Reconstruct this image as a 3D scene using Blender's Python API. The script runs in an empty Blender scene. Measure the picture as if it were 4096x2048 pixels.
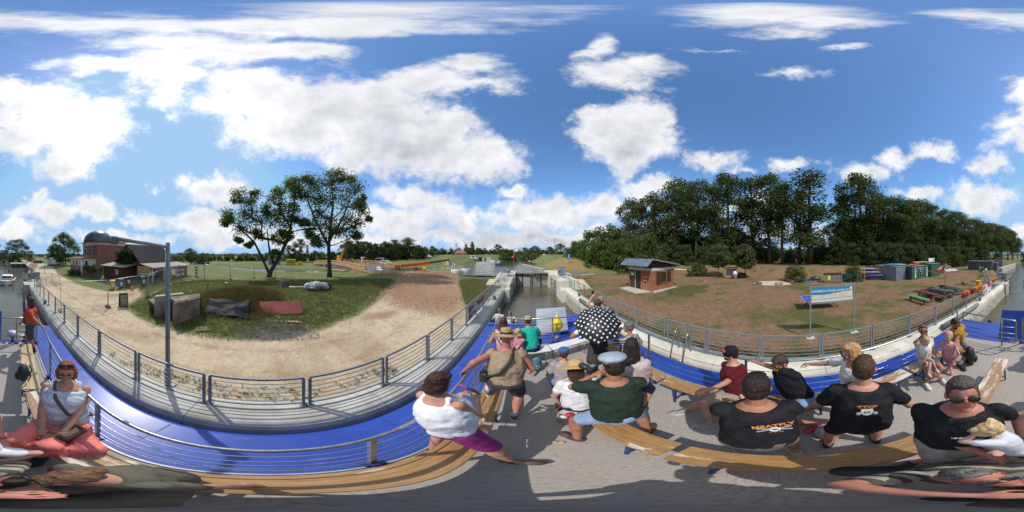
import bpy, math, random, bmesh
from mathutils import Vector, Matrix, noise
R = math.radians
sc = bpy.context.scene
C = sc.collection
random.seed(7)
# ---------------------------------------------------------------- camera: a 360 degree panorama held on a stick above the deck
CAMZ = 3.7; YAW = 4.4
cd = bpy.data.cameras.new('camera'); cam = bpy.data.objects.new('camera', cd); C.objects.link(cam)
cd.type = 'PANO'; cd.panorama_type = 'EQUIRECTANGULAR'; cd.clip_start = 0.02; cd.clip_end = 3000
cam.location = (0, 0, CAMZ); cam.rotation_euler = (R(90), 0, R(YAW)); sc.camera = cam
sc.render.engine = 'CYCLES'
sc.view_settings.view_transform = 'Standard'; sc.view_settings.look = 'None'
sc.view_settings.exposure = 0.28; sc.view_settings.gamma = 1.0
sc.cycles.max_bounces = 5; sc.cycles.transparent_max_bounces = 6
sc.cycles.diffuse_bounces = 3; sc.cycles.glossy_bounces = 3
sc.cycles.sample_clamp_indirect = 4
# ---------------------------------------------------------------- sky
SUN_AZ, SUN_EL = -134.4, 49.0          # measured from +Y towards +X
w = bpy.data.worlds.new('World'); sc.world = w; w.use_nodes = True
nt = w.node_tree; N = nt.nodes; L = nt.links; N.clear()
def nd(t, **k):
    n = N.new(t)
    for a, b in k.items(): setattr(n, a, b)
    return n
def mth(op, a, b=None, c=None, clamp=False):
    n = N.new('ShaderNodeMath'); n.operation = op; n.use_clamp = clamp
    for i, x in enumerate((a, b, c)):
        if x is None: continue
        if isinstance(x, (int, float)): n.inputs[i].default_value = x
        else: L.new(x, n.inputs[i])
    return n.outputs[0]
def vmth(op, a, b=None, out=0, scale=None):
    n = N.new('ShaderNodeVectorMath'); n.operation = op
    for i, x in enumerate((a, b)):
        if x is None: continue
        if isinstance(x, (tuple, list)): n.inputs[i].default_value = x
        else: L.new(x, n.inputs[i])
    if scale is not None: n.inputs['Scale'].default_value = scale
    return n.outputs[out]
out = nd('ShaderNodeOutputWorld')
sky = nd('ShaderNodeTexSky', sky_type='NISHITA', sun_disc=False)
sky.sun_elevation = R(SUN_EL); sky.sun_rotation = R(SUN_AZ); sky.altitude = 200
sky.air_density = 1.0; sky.dust_density = 0.5; sky.ozone_density = 2.0
bg = nd('ShaderNodeBackground'); bg.inputs[1].default_value = 0.15
hs = nd('ShaderNodeHueSaturation'); hs.inputs['Saturation'].default_value = 1.18; hs.inputs['Value'].default_value = 1.22
L.new(sky.outputs[0], hs.inputs['Color']); L.new(vmth('MINIMUM', hs.outputs[0], (2.1, 3.35, 5.0)), bg.inputs[0])
tc = nd('ShaderNodeTexCoord'); D = tc.outputs['Generated']
nw = nd('ShaderNodeTexNoise'); nw.inputs['Scale'].default_value = 3.2; nw.inputs['Detail'].default_value = 9; nw.inputs['Roughness'].default_value = 0.62
L.new(D, nw.inputs['Vector'])
sep = nd('ShaderNodeSeparateXYZ'); L.new(D, sep.inputs[0])
az = mth('ARCTAN2', sep.outputs[0], sep.outputs[1]); el = mth('ARCSINE', sep.outputs[2])
K = 180 / math.pi
def wrap_u(o): return mth('WRAP', o, 180.0, -180.0)
azd = wrap_u(mth('ADD', mth('MULTIPLY', az, K), YAW)); eld = mth('MULTIPLY', el, K)
cmb = nd('ShaderNodeCombineXYZ'); L.new(azd, cmb.inputs[0]); L.new(eld, cmb.inputs[1])
warp = vmth('SUBTRACT', nw.outputs['Color'], (0.5, 0.5, 0.5))
PP = vmth('ADD', cmb.outputs[0], vmth('MULTIPLY', warp, (30, 20, 0)))
# cloud bodies in the sky's own azimuth / elevation degrees: (u, v, ru, rv, strength) read as 2576 x 1288 panorama units
CL = [(165,318,200,92,1.2),(95,255,90,42,1),(160,395,85,62,1),(10,235,60,40,.9),(40,350,90,60,1),(2566,235,60,40,.8),(2585,310,90,30,.8),(5,290,35,16,.8),
 (330,165,230,28,.9),(420,190,120,40,.9),(640,135,200,30,.9),(780,140,110,22,.8),(450,100,260,42,.55),(700,60,520,34,.75),(300,45,420,26,.6),(1000,30,420,20,.5),(450,230,60,40,.6),(480,150,200,40,.8),
 (690,250,170,62,1.2),(760,330,190,75,1.2),(960,320,250,120,1.3),(860,280,240,90,1.3),(1060,380,150,80,1.1),(1210,400,120,62,1),(1190,170,100,24,.65),(1080,205,170,34,.8),(1200,215,110,26,.6),
 (1515,110,32,34,.62),(1480,140,45,16,.7),(1530,185,110,34,.62),(1620,175,80,24,.45),(1560,215,80,20,.4),
 (1480,275,48,22,.9),(1550,320,105,70,1.2),(1555,385,80,60,1.1),(1625,300,55,48,1),(1580,345,110,80,1.2),
 (1950,40,260,26,.85),(2100,58,180,22,.7),(2000,75,150,14,.45),(2480,35,200,16,.5),(100,30,250,14,.5),(2000,178,90,12,.4),(1800,125,60,6,.35),(2130,118,50,8,.4),
 (1780,398,90,28,.66),(1860,425,45,16,.55),(1975,405,70,22,.6),(2180,430,80,34,.8),(2260,395,60,34,.85),(2380,385,65,24,.7),(2500,410,60,28,.8),(2470,500,100,52,1.1),(2310,495,60,20,.6),(2540,360,50,40,.6),
 (530,480,105,36,.95),(480,470,50,20,.6),(85,498,32,16,.9),(120,535,80,32,.9),(230,530,70,32,.9),(30,575,100,22,.8),(360,545,60,26,.8),(480,560,110,36,1),(560,590,130,36,.9),(300,600,200,18,.6),
 (1045,500,110,36,.9),(1000,560,150,40,.9),(1120,540,70,30,.8),(1290,485,50,22,.9),(1330,540,120,40,1),(1180,560,70,32,.9),(1520,520,62,40,.9),(1450,545,90,30,.8),(1640,480,90,34,1),(1380,592,260,24,.85),(1180,600,230,20,.8),(960,610,160,22,.7),(700,590,140,30,.7),(2560,580,60,22,.8),(2000,590,160,30,.5),(1900,520,120,26,.5)]
Dn = None
for (u, v, ru, rv, s) in CL:
    for du in (0, -2576, 2576):
        uu = u + du
        if uu + ru < 0 or uu - ru > 2576: continue
        a0 = (uu / 2576 - .5) * 360; e0 = 90 - v / 1288 * 180
        d = vmth('SUBTRACT', PP, (a0, e0, 0))
        d = vmth('MULTIPLY', d, (1 / (ru * .1398), 1 / (rv * .1398), 0))
        ln = vmth('LENGTH', d, out=1)
        q = mth('MULTIPLY_ADD', ln, -s, s * 1.2)
        Dn = q if Dn is None else mth('SMOOTH_MAX', Dn, q, 0.12)
nf = nd('ShaderNodeTexNoise'); nf.inputs['Scale'].default_value = 7.0; nf.inputs['Detail'].default_value = 10; nf.inputs['Roughness'].default_value = 0.66
L.new(D, nf.inputs['Vector'])
fine = mth('MULTIPLY', mth('SUBTRACT', nf.outputs[0], 0.5), 1.95)
dens = mth('ADD', Dn, fine)
mr = nd('ShaderNodeMapRange', interpolation_type='SMOOTHSTEP'); L.new(dens, mr.inputs[0]); mr.inputs[1].default_value = -0.06; mr.inputs[2].default_value = 0.66
alpha = mr.outputs[0]
# relief: the same noise looked up a little nearer to the sun; grey bases where the cloud is deep
sd = Vector((math.sin(R(SUN_AZ)) * math.cos(R(SUN_EL)), math.cos(R(SUN_AZ)) * math.cos(R(SUN_EL)), math.sin(R(SUN_EL))))
ns = nd('ShaderNodeTexNoise'); ns.inputs['Scale'].default_value = 5.0; ns.inputs['Detail'].default_value = 5; ns.inputs['Roughness'].default_value = 0.5
L.new(vmth('ADD', D, tuple(sd * .05)), ns.inputs['Vector'])
ns2 = nd('ShaderNodeTexNoise'); ns2.inputs['Scale'].default_value = 5.0; ns2.inputs['Detail'].default_value = 5; ns2.inputs['Roughness'].default_value = 0.5
L.new(D, ns2.inputs['Vector'])
rel = mth('MULTIPLY', mth('SUBTRACT', ns2.outputs[0], ns.outputs[0]), .55)
deep = nd('ShaderNodeMapRange', interpolation_type='SMOOTHSTEP'); L.new(dens, deep.inputs[0]); deep.inputs[1].default_value = .45; deep.inputs[2].default_value = 1.5; deep.inputs[4].default_value = .15
sdot = vmth('DOT_PRODUCT', D, tuple(sd), out=1)
near = nd('ShaderNodeMapRange', interpolation_type='SMOOTHSTEP'); L.new(sdot, near.inputs[0]); near.inputs[1].default_value = .80; near.inputs[2].default_value = .98; near.inputs[4].default_value = .3
br = mth('ADD', mth('SUBTRACT', mth('ADD', .80, rel), deep.outputs[0]), near.outputs[0])
GB = [(1010,395,170,80,.20),(1560,410,110,60,.13),(1100,300,130,90,.07),(1150,590,260,40,.20),(1380,600,200,40,.18),(150,420,90,30,.12),(500,600,120,30,.1)]
for (u, v, ru, rv, s) in GB:
    a0 = (u / 2576 - .5) * 360; e0 = 90 - v / 1288 * 180
    d = vmth('MULTIPLY', vmth('SUBTRACT', PP, (a0, e0, 0)), (1 / (ru * .1398), 1 / (rv * .1398), 0))
    q = mth('MULTIPLY', mth('SUBTRACT', 1, vmth('LENGTH', d, out=1), clamp=True), s)
    br = mth('SUBTRACT', br, q)
br = mth('MAXIMUM', br, .35)
cr = nd('ShaderNodeMix', data_type='RGBA'); L.new(mth('SUBTRACT', 1.55, mth('MULTIPLY', br, 1.6), clamp=True), cr.inputs[0])
cr.inputs[6].default_value = (1, .985, .985, 1); cr.inputs[7].default_value = (.86, .91, 1.0, 1)
cbg = nd('ShaderNodeBackground'); L.new(cr.outputs[2], cbg.inputs[0]); L.new(br, cbg.inputs[1])
ms = nd('ShaderNodeMixShader'); L.new(mth('MULTIPLY', alpha, .96), ms.inputs[0]); L.new(bg.outputs[0], ms.inputs[1]); L.new(cbg.outputs[0], ms.inputs[2])
L.new(ms.outputs[0], out.inputs[0])
w.cycles.sampling_method = 'MANUAL'; w.cycles.sample_map_resolution = 512
sl = bpy.data.lights.new('sun', 'SUN'); sl.energy = 3.0; sl.angle = R(.55); sl.color = (1, .955, .89)
so = bpy.data.objects.new('sun', sl); C.objects.link(so); so.rotation_euler = (-sd).to_track_quat('-Z', 'Y').to_euler(); so.location = (0, 0, 60)

# ---------------------------------------------------------------- helpers
def P(u, v, z=0.0):                    # panorama direction (4096 x 2048 units) met with the level z
    a = (u / 4096 - .5) * 2 * math.pi - R(YAW); e = (.5 - v / 2048) * math.pi
    d = (z - CAMZ) / math.tan(e)
    return Vector((d * math.sin(a), d * math.cos(a), z))
def A(u, d, z=0.0):                    # direction u, distance d, level z
    a = (u / 4096 - .5) * 2 * math.pi - R(YAW)
    return Vector((d * math.sin(a), d * math.cos(a), z))
def zat(v, d): return CAMZ + d * math.tan((.5 - v / 2048) * math.pi)
def tag(o, label=None, cat=None, group=None, kind=None):
    if label: o['label'] = label
    if cat: o['category'] = cat
    if group: o['group'] = group
    if kind: o['kind'] = kind
    return o
def thing(name, label, cat, loc=(0, 0, 0), rz=0, group=None):
    o = bpy.data.objects.new(name, None); C.objects.link(o); o.location = loc; o.rotation_euler = (0, 0, rz)
    o.empty_display_size = .1
    return tag(o, label, cat, group)
_kids = {}
def link(o, parent=None):
    C.objects.link(o)
    if parent is not None:
        o.parent = parent; _kids.setdefault(parent.name, []).append(o)
    return o
def dup(root, loc=None, rz=None, label=None, group=None, scale=None, parent=None):
    r = root.copy(); C.objects.link(r)
    if parent is not None: r.parent = parent; _kids.setdefault(parent.name, []).append(r)
    if loc is not None: r.location = loc
    if rz is not None: r.rotation_euler = (0, 0, rz)
    if scale is not None: r.scale = (scale,) * 3 if isinstance(scale, (int, float)) else scale
    if label: r['label'] = label
    if group: r['group'] = group
    for c in _kids.get(root.name, []): dup(c, parent=r)
    return r
# materials -----------------------------------------------------------
_m = {}
class NT:
    def __init__(s, m): s.m = m; s.N = m.node_tree.nodes; s.L = m.node_tree.links; s.b = s.N['Principled BSDF']
    def n(s, t, **k):
        n = s.N.new(t)
        for a, b in k.items(): setattr(n, a, b)
        return n
    def put(s, i, x):
        if isinstance(x, (int, float, tuple)): i.default_value = x
        else: s.L.new(x, i)
    def math(s, op, a, b=None, c=None, clamp=False):
        n = s.N.new('ShaderNodeMath'); n.operation = op; n.use_clamp = clamp
        for i, x in enumerate((a, b, c)):
            if x is not None: s.put(n.inputs[i], x)
        return n.outputs[0]
    def noise(s, scale, detail=4, rough=.55, vec=None, stretch=None, dist=0):
        n = s.N.new('ShaderNodeTexNoise'); n.inputs['Scale'].default_value = scale; n.inputs['Detail'].default_value = detail; n.inputs['Roughness'].default_value = rough; n.inputs['Distortion'].default_value = dist
        v = vec or s.obj()
        if stretch:
            mp = s.N.new('ShaderNodeMapping'); mp.inputs['Scale'].default_value = stretch; s.L.new(v, mp.inputs[0]); v = mp.outputs[0]
        s.L.new(v, n.inputs['Vector']); return n.outputs[0]
    def obj(s):
        if not hasattr(s, '_o'): s._o = s.N.new('ShaderNodeTexCoord').outputs['Object']
        return s._o
    def rng(s, x, a, b, c=0, d=1):
        n = s.N.new('ShaderNodeMapRange'); n.interpolation_type = 'SMOOTHSTEP'; s.L.new(x, n.inputs[0])
        for i, q in zip((1, 2, 3, 4), (a, b, c, d)): n.inputs[i].default_value = q
        return n.outputs[0]
    def mix(s, f, a, b):
        n = s.N.new('ShaderNodeMix'); n.data_type = 'RGBA'; s.put(n.inputs[0], f)
        for i, x in ((6, a), (7, b)): s.put(n.inputs[i], (*x, 1) if isinstance(x, tuple) and len(x) == 3 else x)
        return n.outputs[2]
    def col(s, x): s.put(s.b.inputs['Base Color'], (*x, 1) if isinstance(x, tuple) and len(x) == 3 else x)
    def bump(s, h, st, dist=.02):
        n = s.N.new('ShaderNodeBump'); n.inputs['Strength'].default_value = st; n.inputs['Distance'].default_value = dist; s.L.new(h, n.inputs['Height']); s.L.new(n.outputs[0], s.b.inputs['Normal'])
def mat(name, c1, c2=None, sc_=8, rough=.6, metal=0, bump=0, bsc=None, stretch=None, lo=.35, hi=.65, spec=.5, detail=5):
    if name in _m: return _m[name]
    m = bpy.data.materials.new(name); m.use_nodes = True; t = NT(m)
    if c2 is None: c2 = tuple(x * .82 for x in c1)
    f = t.rng(t.noise(sc_, detail, .6, stretch=stretch), lo, hi)
    t.col(t.mix(f, c1, c2)); t.b.inputs['Roughness'].default_value = rough; t.b.inputs['Metallic'].default_value = metal
    t.b.inputs['Specular IOR Level'].default_value = spec
    if bump: t.bump(t.noise(bsc or sc_ * 4, 5, .6, stretch=stretch), bump)
    _m[name] = m; return m
# mesh builder ----------------------------------------------------------
SPLIT = set('post leg rib wheel foot foot_block hinge stiffener shutter red_stripe white_stripe warning_stripe hand_loop rung bearer deck_board headlight window eye pupil eyebrow painted_figure guard_post support plank cross_bar fascia push_rod edge_strip roof_seam rail_wire spectacles sunglasses_on_head sunglasses shirt_patch print_tools print_wings stop_marker lifting_pocket beam brace deck_trim side_trim porch_trim braces mark rail gate_rail rails print_badge handle window_frame clamp abutment side_wall hook_block slab zip symbol stern_roof bow_roof white_line stern_gate_rail shuttering stop_names gable'.split())
def _split(o, parent):
    me = o.data; n = len(me.vertices); r = list(range(n))
    def fd(a):
        while r[a] != a: r[a] = r[r[a]]; a = r[a]
        return a
    for q in me.polygons:
        a = fd(q.vertices[0])
        for v in q.vertices[1:]: r[fd(v)] = a
    g = {}
    for q in me.polygons: g.setdefault(fd(q.vertices[0]), []).append(q)
    if not 2 <= len(g) <= 60: return o
    first = None
    for qs in g.values():
        ix = {}; fs = [tuple(ix.setdefault(v, len(ix)) for v in q.vertices) for q in qs]; m2 = bpy.data.meshes.new(o.name); m2.from_pydata([tuple(me.vertices[v].co) for v in ix], [], fs); m2.polygons.foreach_set('use_smooth', [q.use_smooth for q in qs])
        for k in me.materials: m2.materials.append(k)
        if first is None: first = o; o.data = m2
        else: link(bpy.data.objects.new(o.name.split('.')[0], m2), parent)
    return first
class MB:
    def __init__(s): s.v = []; s.f = []; s.sm = []
    def add(s, vs, fs, smooth=False):
        k = len(s.v); s.v += [tuple(x) for x in vs]; s.f += [tuple(i + k for i in f) for f in fs]; s.sm += [smooth] * len(fs); return s
    def box(s, c, d, rz=0, M=None, bev=0):
        x, y, z = d[0] / 2, d[1] / 2, d[2] / 2
        M = M or (Matrix.Translation(Vector(c)) @ Matrix.Rotation(rz, 4, 'Z'))
        if bev:
            b = min(bev, x * .45, y * .45, z * .45)
            ring = lambda e, zz: [(-x + e, -y + e, zz), (x - e, -y + e, zz), (x - e, y - e, zz), (-x + e, y - e, zz)]
            def oct_(e, zz):
                q = []
                for sx, sy in ((-1, -1), (1, -1), (1, 1), (-1, 1)):
                    p1 = (sx * (x - e), sy * (y - e - b), zz); p2 = (sx * (x - e - b), sy * (y - e), zz)
                    q += [p1, p2] if sx * sy > 0 else [p2, p1]
                return q
            L_ = [oct_(b, -z), oct_(0, -z + b), oct_(0, z - b), oct_(b, z)]
            vs = [M @ Vector(p) for r in L_ for p in r]
            fs = [tuple(range(7, -1, -1)), tuple(range(24, 32))]
            for k in range(3):
                for i in range(8): fs.append((k * 8 + i, k * 8 + (i + 1) % 8, k * 8 + 8 + (i + 1) % 8, k * 8 + 8 + i))
            return s.add(vs, fs)
        vs = [M @ Vector((i * x, j * y, k * z)) for k in (-1, 1) for i, j in ((-1, -1), (1, -1), (1, 1), (-1, 1))]
        return s.add(vs, [(3, 2, 1, 0), (4, 5, 6, 7), (0, 1, 5, 4), (1, 2, 6, 5), (2, 3, 7, 6), (3, 0, 4, 7)])
    def bb(s, x0, x1, y0, y1, z0, z1, bev=0): return s.box(((x0 + x1) / 2, (y0 + y1) / 2, (z0 + z1) / 2), (abs(x1 - x0), abs(y1 - y0), abs(z1 - z0)), bev=bev)
    def bar(s, p, q, w_, h_=None, up=(0, 0, 1)):         # a rectangular bar from p to q
        p = Vector(p); q = Vector(q); d = q - p; h_ = h_ or w_
        zx = d.normalized(); up = Vector(up)
        if abs(zx.dot(up)) > .98: up = Vector((0, 1, 0))
        sx = zx.cross(up).normalized(); sy = sx.cross(zx)
        vs = [b + sx * i * w_ / 2 + sy * j * h_ / 2 for b in (p, q) for i, j in ((-1, -1), (1, -1), (1, 1), (-1, 1))]
        return s.add(vs, [(3, 2, 1, 0), (4, 5, 6, 7), (0, 1, 5, 4), (1, 2, 6, 5), (2, 3, 7, 6), (3, 0, 4, 7)])
    def tube(s, pts, r, n=8, cap=True, closed=False):
        pts = [Vector(p) for p in pts]; m = len(pts); rr = r if isinstance(r, (list, tuple)) else [r] * m
        if closed: dirs = [(pts[(i + 1) % m] - pts[i - 1]).normalized() for i in range(m)]
        else: dirs = [(pts[min(i + 1, m - 1)] - pts[max(i - 1, 0)]).normalized() for i in range(m)]
        up = Vector((0, 0, 1)) if abs(dirs[0].z) < .9 else Vector((1, 0, 0))
        vs = []
        for i, p in enumerate(pts):
            d = dirs[i]; a = d.cross(up)
            if a.length < 1e-4: a = d.cross(Vector((0, 1, 0)))
            a.normalize(); b = a.cross(d).normalized(); up = b
            vs += [p + (a * math.cos(2 * math.pi * k / n) + b * math.sin(2 * math.pi * k / n)) * rr[i] for k in range(n)]
        fs = []
        for i in range(m if closed else m - 1):
            j = (i + 1) % m
            fs += [(i * n + k, i * n + (k + 1) % n, j * n + (k + 1) % n, j * n + k) for k in range(n)]
        s.add(vs, fs, True)
        if cap and not closed: k0 = len(s.v) - m * n; s.f += [tuple(k0 + i for i in range(n - 1, -1, -1)), tuple(k0 + (m - 1) * n + i for i in range(n))]; s.sm += [False, False]
        return s
    def lathe(s, prof, c=(0, 0, 0), n=20, M=None, smooth=True):
        M = M or Matrix.Translation(Vector(c)); vs = [M @ Vector((r * math.cos(2 * math.pi * k / n), r * math.sin(2 * math.pi * k / n), z)) for r, z in prof for k in range(n)]
        fs = [(i * n + k, i * n + (k + 1) % n, (i + 1) * n + (k + 1) % n, (i + 1) * n + k) for i in range(len(prof) - 1) for k in range(n)]
        return s.add(vs, fs, smooth)
    def prism(s, poly, z0, z1, M=None):
        M = M or Matrix(); n = len(poly); vs = [M @ Vector((x, y, z)) for z in (z0, z1) for x, y in poly]
        return s.add(vs, [tuple(range(n - 1, -1, -1)), tuple(range(n, 2 * n))] + [(i, (i + 1) % n, n + (i + 1) % n, n + i) for i in range(n)])
    def ext(s, prof, p, q, side):                        # profile (a, z) along 'side' extruded from p to q
        p = Vector(p); q = Vector(q); side = Vector(side); n = len(prof)
        vs = [b + side * a + Vector((0, 0, z)) for b in (p, q) for a, z in prof]
        return s.add(vs, [tuple(range(n - 1, -1, -1)), tuple(range(n, 2 * n))] + [(i, (i + 1) % n, n + (i + 1) % n, n + i) for i in range(n)])
    def ball(s, c, r, n=12, m=8, M=None):
        r = (r,) * 3 if isinstance(r, (int, float)) else r; M = M or Matrix.Translation(Vector(c)); vs = []; fs = []
        for i in range(m + 1):
            t = math.pi * i / m
            vs += [M @ Vector((r[0] * math.sin(t) * math.cos(2 * math.pi * k / n), r[1] * math.sin(t) * math.sin(2 * math.pi * k / n), -r[2] * math.cos(t))) for k in range(n)]
        fs = [(i * n + k, i * n + (k + 1) % n, (i + 1) * n + (k + 1) % n, (i + 1) * n + k) for i in range(m) for k in range(n)]
        return s.add(vs, fs, True)
    def mesh(s, name, m, off=None):
        me = bpy.data.meshes.new(name)
        vs = s.v if off is None else [(x - off[0], y - off[1], z - off[2]) for x, y, z in s.v]
        me.from_pydata(vs, [], s.f); me.polygons.foreach_set('use_smooth', s.sm)
        for q in (m if isinstance(m, (list, tuple)) else [m]): me.materials.append(q)
        me.update(); return me
    def build(s, name, m, parent=None, world=True, loc=None):
        off = None
        if parent is not None and world: off = parent.matrix_basis.translation if parent.parent is None else _wo(parent)
        elif loc is not None: off = loc
        if parent is None and loc is None and s.v:        # origin at the base of the thing
            xs = [v[0] for v in s.v]; ys = [v[1] for v in s.v]; zs = [v[2] for v in s.v]; loc = off = ((min(xs) + max(xs)) / 2, (min(ys) + max(ys)) / 2, min(zs))
        o = bpy.data.objects.new(name, s.mesh(name, m, off)); link(o, parent)
        if parent is None: o.location = loc
        elif name in SPLIT: return _split(o, parent)
        return o
def _wo(o):
    v = Vector(o.matrix_basis.translation)
    while o.parent is not None: o = o.parent; v = v + Vector(o.matrix_basis.translation)
    return v
def text(body, size, M, m, parent, name='lettering', ext=.002, bold=0.0, ax='CENTER', xs=1.0):
    cu = bpy.data.curves.new('t', 'FONT'); cu.body = body; cu.size = size; cu.extrude = ext; cu.offset = bold; cu.align_x = ax; cu.resolution_u = 2
    to = bpy.data.objects.new('t', cu); C.objects.link(to)
    dg = bpy.context.evaluated_depsgraph_get(); me = bpy.data.meshes.new_from_object(to.evaluated_get(dg)); bpy.data.objects.remove(to); bpy.data.curves.remove(cu)
    off = _wo(parent) if parent is not None else Vector((0, 0, 0))
    me.transform(Matrix.Translation(-off) @ M @ Matrix.Diagonal((xs, 1, 1, 1))); me.materials.clear(); me.materials.append(m)
    return link(bpy.data.objects.new(name, me), parent)
def frame_m(o, x, y):                  # matrix with given origin, x axis and y axis
    x = Vector(x).normalized(); y = Vector(y).normalized(); z = x.cross(y)
    M = Matrix((x, y, z)).transposed().to_4x4(); M.translation = Vector(o); return M
# common materials
GALV = mat('galvanised_steel', (.27, .30, .32), (.20, .225, .24), 30, .6, .25)
STEEL = mat('brushed_steel', (.45, .45, .45), (.33, .33, .33), 20, .32, .9)
CONC = mat('pale_concrete', (.50, .48, .42), (.36, .34, .30), 2.2, .9, bump=.25, bsc=40)
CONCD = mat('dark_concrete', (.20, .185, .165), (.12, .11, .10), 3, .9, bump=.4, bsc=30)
BLACK = mat('black_plastic', (.012, .012, .014), (.02, .02, .02), 9, .5)
WHITE = mat('white_paint', (.78, .78, .76), (.66, .66, .64), 6, .5)
RED = mat('red_paint', (.55, .03, .03), (.42, .03, .03), 6, .5)
YEL = mat('yellow_paint', (.75, .50, .02), (.6, .4, .02), 6, .5)
ORG = mat('orange_paint', (.75, .20, .01), (.6, .15, .01), 4, .45)
GLASS = mat('dark_glass', (.02, .025, .03), (.03, .035, .04), 3, .08)
BRONZE = mat('brown_planks', (.10, .08, .06), (.06, .05, .04), 5, .8)
BENCHW = None
# ================================================================ SETTING: ground, water, hills
import numpy as np
rng = np.random.default_rng(5)
LX = lambda y: -2.12 - .004 * y        # chamber's left face
RX = lambda y: 4.30 + .010 * y
FL = lambda y: -2.77 - .012 * y        # fence lines
FR = lambda y: 4.90 + .012 * y
BASIN = [(-3.3,29.2),(4.4,29.2),(4.9,41),(-1,70),(-2,100),(3,138),(-6,143),(-16,112),(-27,109),(-30,98),(-28,70),(-25,44),(-34,27),(-39,10),(-44,-6),(-60,-28),(-90,-45),(-94,-38),(-56,-22),(-38,-5),(-32,10),(-28,26),(-18,36),(-12,35.5),(-6,33)]
REAR = [(-2.3,-20.6),(4.7,-20.6),(10.5,-45),(10.5,-600),(-5.5,-600),(-5.5,-52),(-3.4,-34)]
LOCK = [(-2.8,-22),(-2.8,29.5),(4.9,29.5),(4.9,-22)]
ROAD = [(-2.6,-60),(-2.6,9),(-4.6,11.6),(-9.5,22),(-13.5,31),(-23,28),(-14.2,14),(-8.5,5.2),(-7.3,1.9),(-6.5,-1.7),(-6.4,-5),(-7.2,-8.5),(-11,-10.5),(-12,-12.4),(-9.2,-14.5),(-8.4,-20),(-9.0,-31),(-12,-45),(-14,-70),(-7,-200),(-6,-200),(-6,-60)]
def sdp(poly, X, Y):                   # signed distance, negative inside
    d = np.full(X.shape, 1e9); inside = np.zeros(X.shape, bool); n = len(poly)
    for i in range(n):
        x0, y0 = poly[i]; x1, y1 = poly[(i + 1) % n]; ex, ey = x1 - x0, y1 - y0
        t = np.clip(((X - x0) * ex + (Y - y0) * ey) / (ex * ex + ey * ey), 0, 1)
        d = np.minimum(d, np.hypot(X - x0 - t * ex, Y - y0 - t * ey))
        c = ((y0 > Y) != (y1 > Y)) & (X < (ex) * (Y - y0) / ((ey) if ey else 1e-9) + x0); inside ^= c
    return np.where(inside, -d, d)
sst = lambda x, a, b: (lambda t: t * t * (3 - 2 * t))(np.clip((x - a) / (b - a), 0, 1))
def Hn(X, Y):
    right = X > 1
    foot = 28 + 0 * Y
    zr = -.12 + 1.55 * sst(X, 28.5, 35) * sst(-Y, -46, -20) + 1.9 * np.exp(-((X - 16) / 11) ** 2 - ((Y - 52) / 13) ** 2) + 1.6 * sst(Y, 34, 60) * sst(X, 5, 14)
    zl = .62 * sst(-X, 9.5, 15) + 1.15 * np.exp(-((X + 11.3) / 1.9) ** 2 - ((Y + 1.6) / 3.4) ** 2) + .30 * np.exp(-((X + 12.5) / 2.5) ** 2 - ((Y - 4) / 4) ** 2)
    zl = np.where(Y > 34, .3 + 1.3 * sst(Y, 60, 110), zl) * sst(-X, 3.2, 5.5) - .03
    zl = zl + .6 * np.exp(-((X + 20) / 6) ** 2 - ((Y - 19) / 6) ** 2)
    zl = np.where(Y < -22, zl * sst(-X, 8, 14), zl)
    z = np.where(right, zr, zl)
    b = sdp(BASIN, X, Y); z = z * sst(b, 0, 3.0) + (-1.0) * (1 - sst(b, -1.2, 1.2)) + .34 * (1 - sst(b, 0, 3)) * (b > 0)
    r = sdp(REAR, X, Y); z = z - 2.6 * (1 - sst(r, -.2, 1.6))
    z = z + 3.1 * sst(b, 3, 16) * sst(Y, 62, 95) + 1.5 * sst(b, 2.5, 10) * sst(Y, 38, 52) * (X < -14) * (1 - sst(Y, 62, 95))
    far = np.hypot(X, Y); z = z + 0.012 * np.maximum(far - 160, 0) * (1 - sst(-Y, 0, 60) * .8) * (np.abs(X) > 8)
    k = sdp(LOCK, X, Y); z = np.where(k < 0, -3.4, z)
    return z
def H(x, y): return float(Hn(np.array([float(x)]), np.array([float(y)]))[0])
def axis(a, b, fine0, fine1, st):
    q = list(np.arange(fine0, fine1 + .01, st)); s = st
    while q[-1] < b: s = min(s * 1.12, 60); q.append(q[-1] + s)
    s = st
    while q[0] > a: s = min(s * 1.12, 60); q.insert(0, q[0] - s)
    return q
xs = np.array(sorted(axis(-1400, 1400, -26, 34, .4) + [-2.78, -2.82, 4.88, 4.92])); ys = np.array(sorted(axis(-1400, 1400, -26, 42, .4) + [-22.02, -21.98, 29.48, 29.52]))
X, Y = np.meshgrid(xs, ys); Z = Hn(X, Y)
fbm = np.array([[noise.noise((x * .9, y * .9, 3)) * .035 + noise.noise((x * .16, y * .16, 9)) * .09 for x in xs] for y in ys])
okr = sdp(ROAD, X, Y); Z = Z + fbm * np.where(Z > -1, 1, 0) * np.where(np.abs(X - 1.1) > 4.3, 1, .1) * np.where(okr < .4, .35, 1)
nx, ny = len(xs), len(ys)
me = bpy.data.meshes.new('ground'); V = np.stack([X, Y, Z], -1).reshape(-1, 3)
idx = np.arange(nx * ny).reshape(ny, nx); F = np.stack([idx[:-1, :-1], idx[:-1, 1:], idx[1:, 1:], idx[1:, :-1]], -1).reshape(-1, 4)
me.from_pydata(V.tolist(), [], F.tolist()); me.polygons.foreach_set('use_smooth', [True] * len(F))
road = 1 - sst(okr, -1.5, 1.2)
rb = road * sst(Y, 4, 13)                                      # the brown half of the road
chips = sst(X, 4.5, 6) * sst(-Y, -33, -26) * (1 - sst(X, 27, 33) * .35) * (1 - sst(-Y, 28, 60) * .5)
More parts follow.
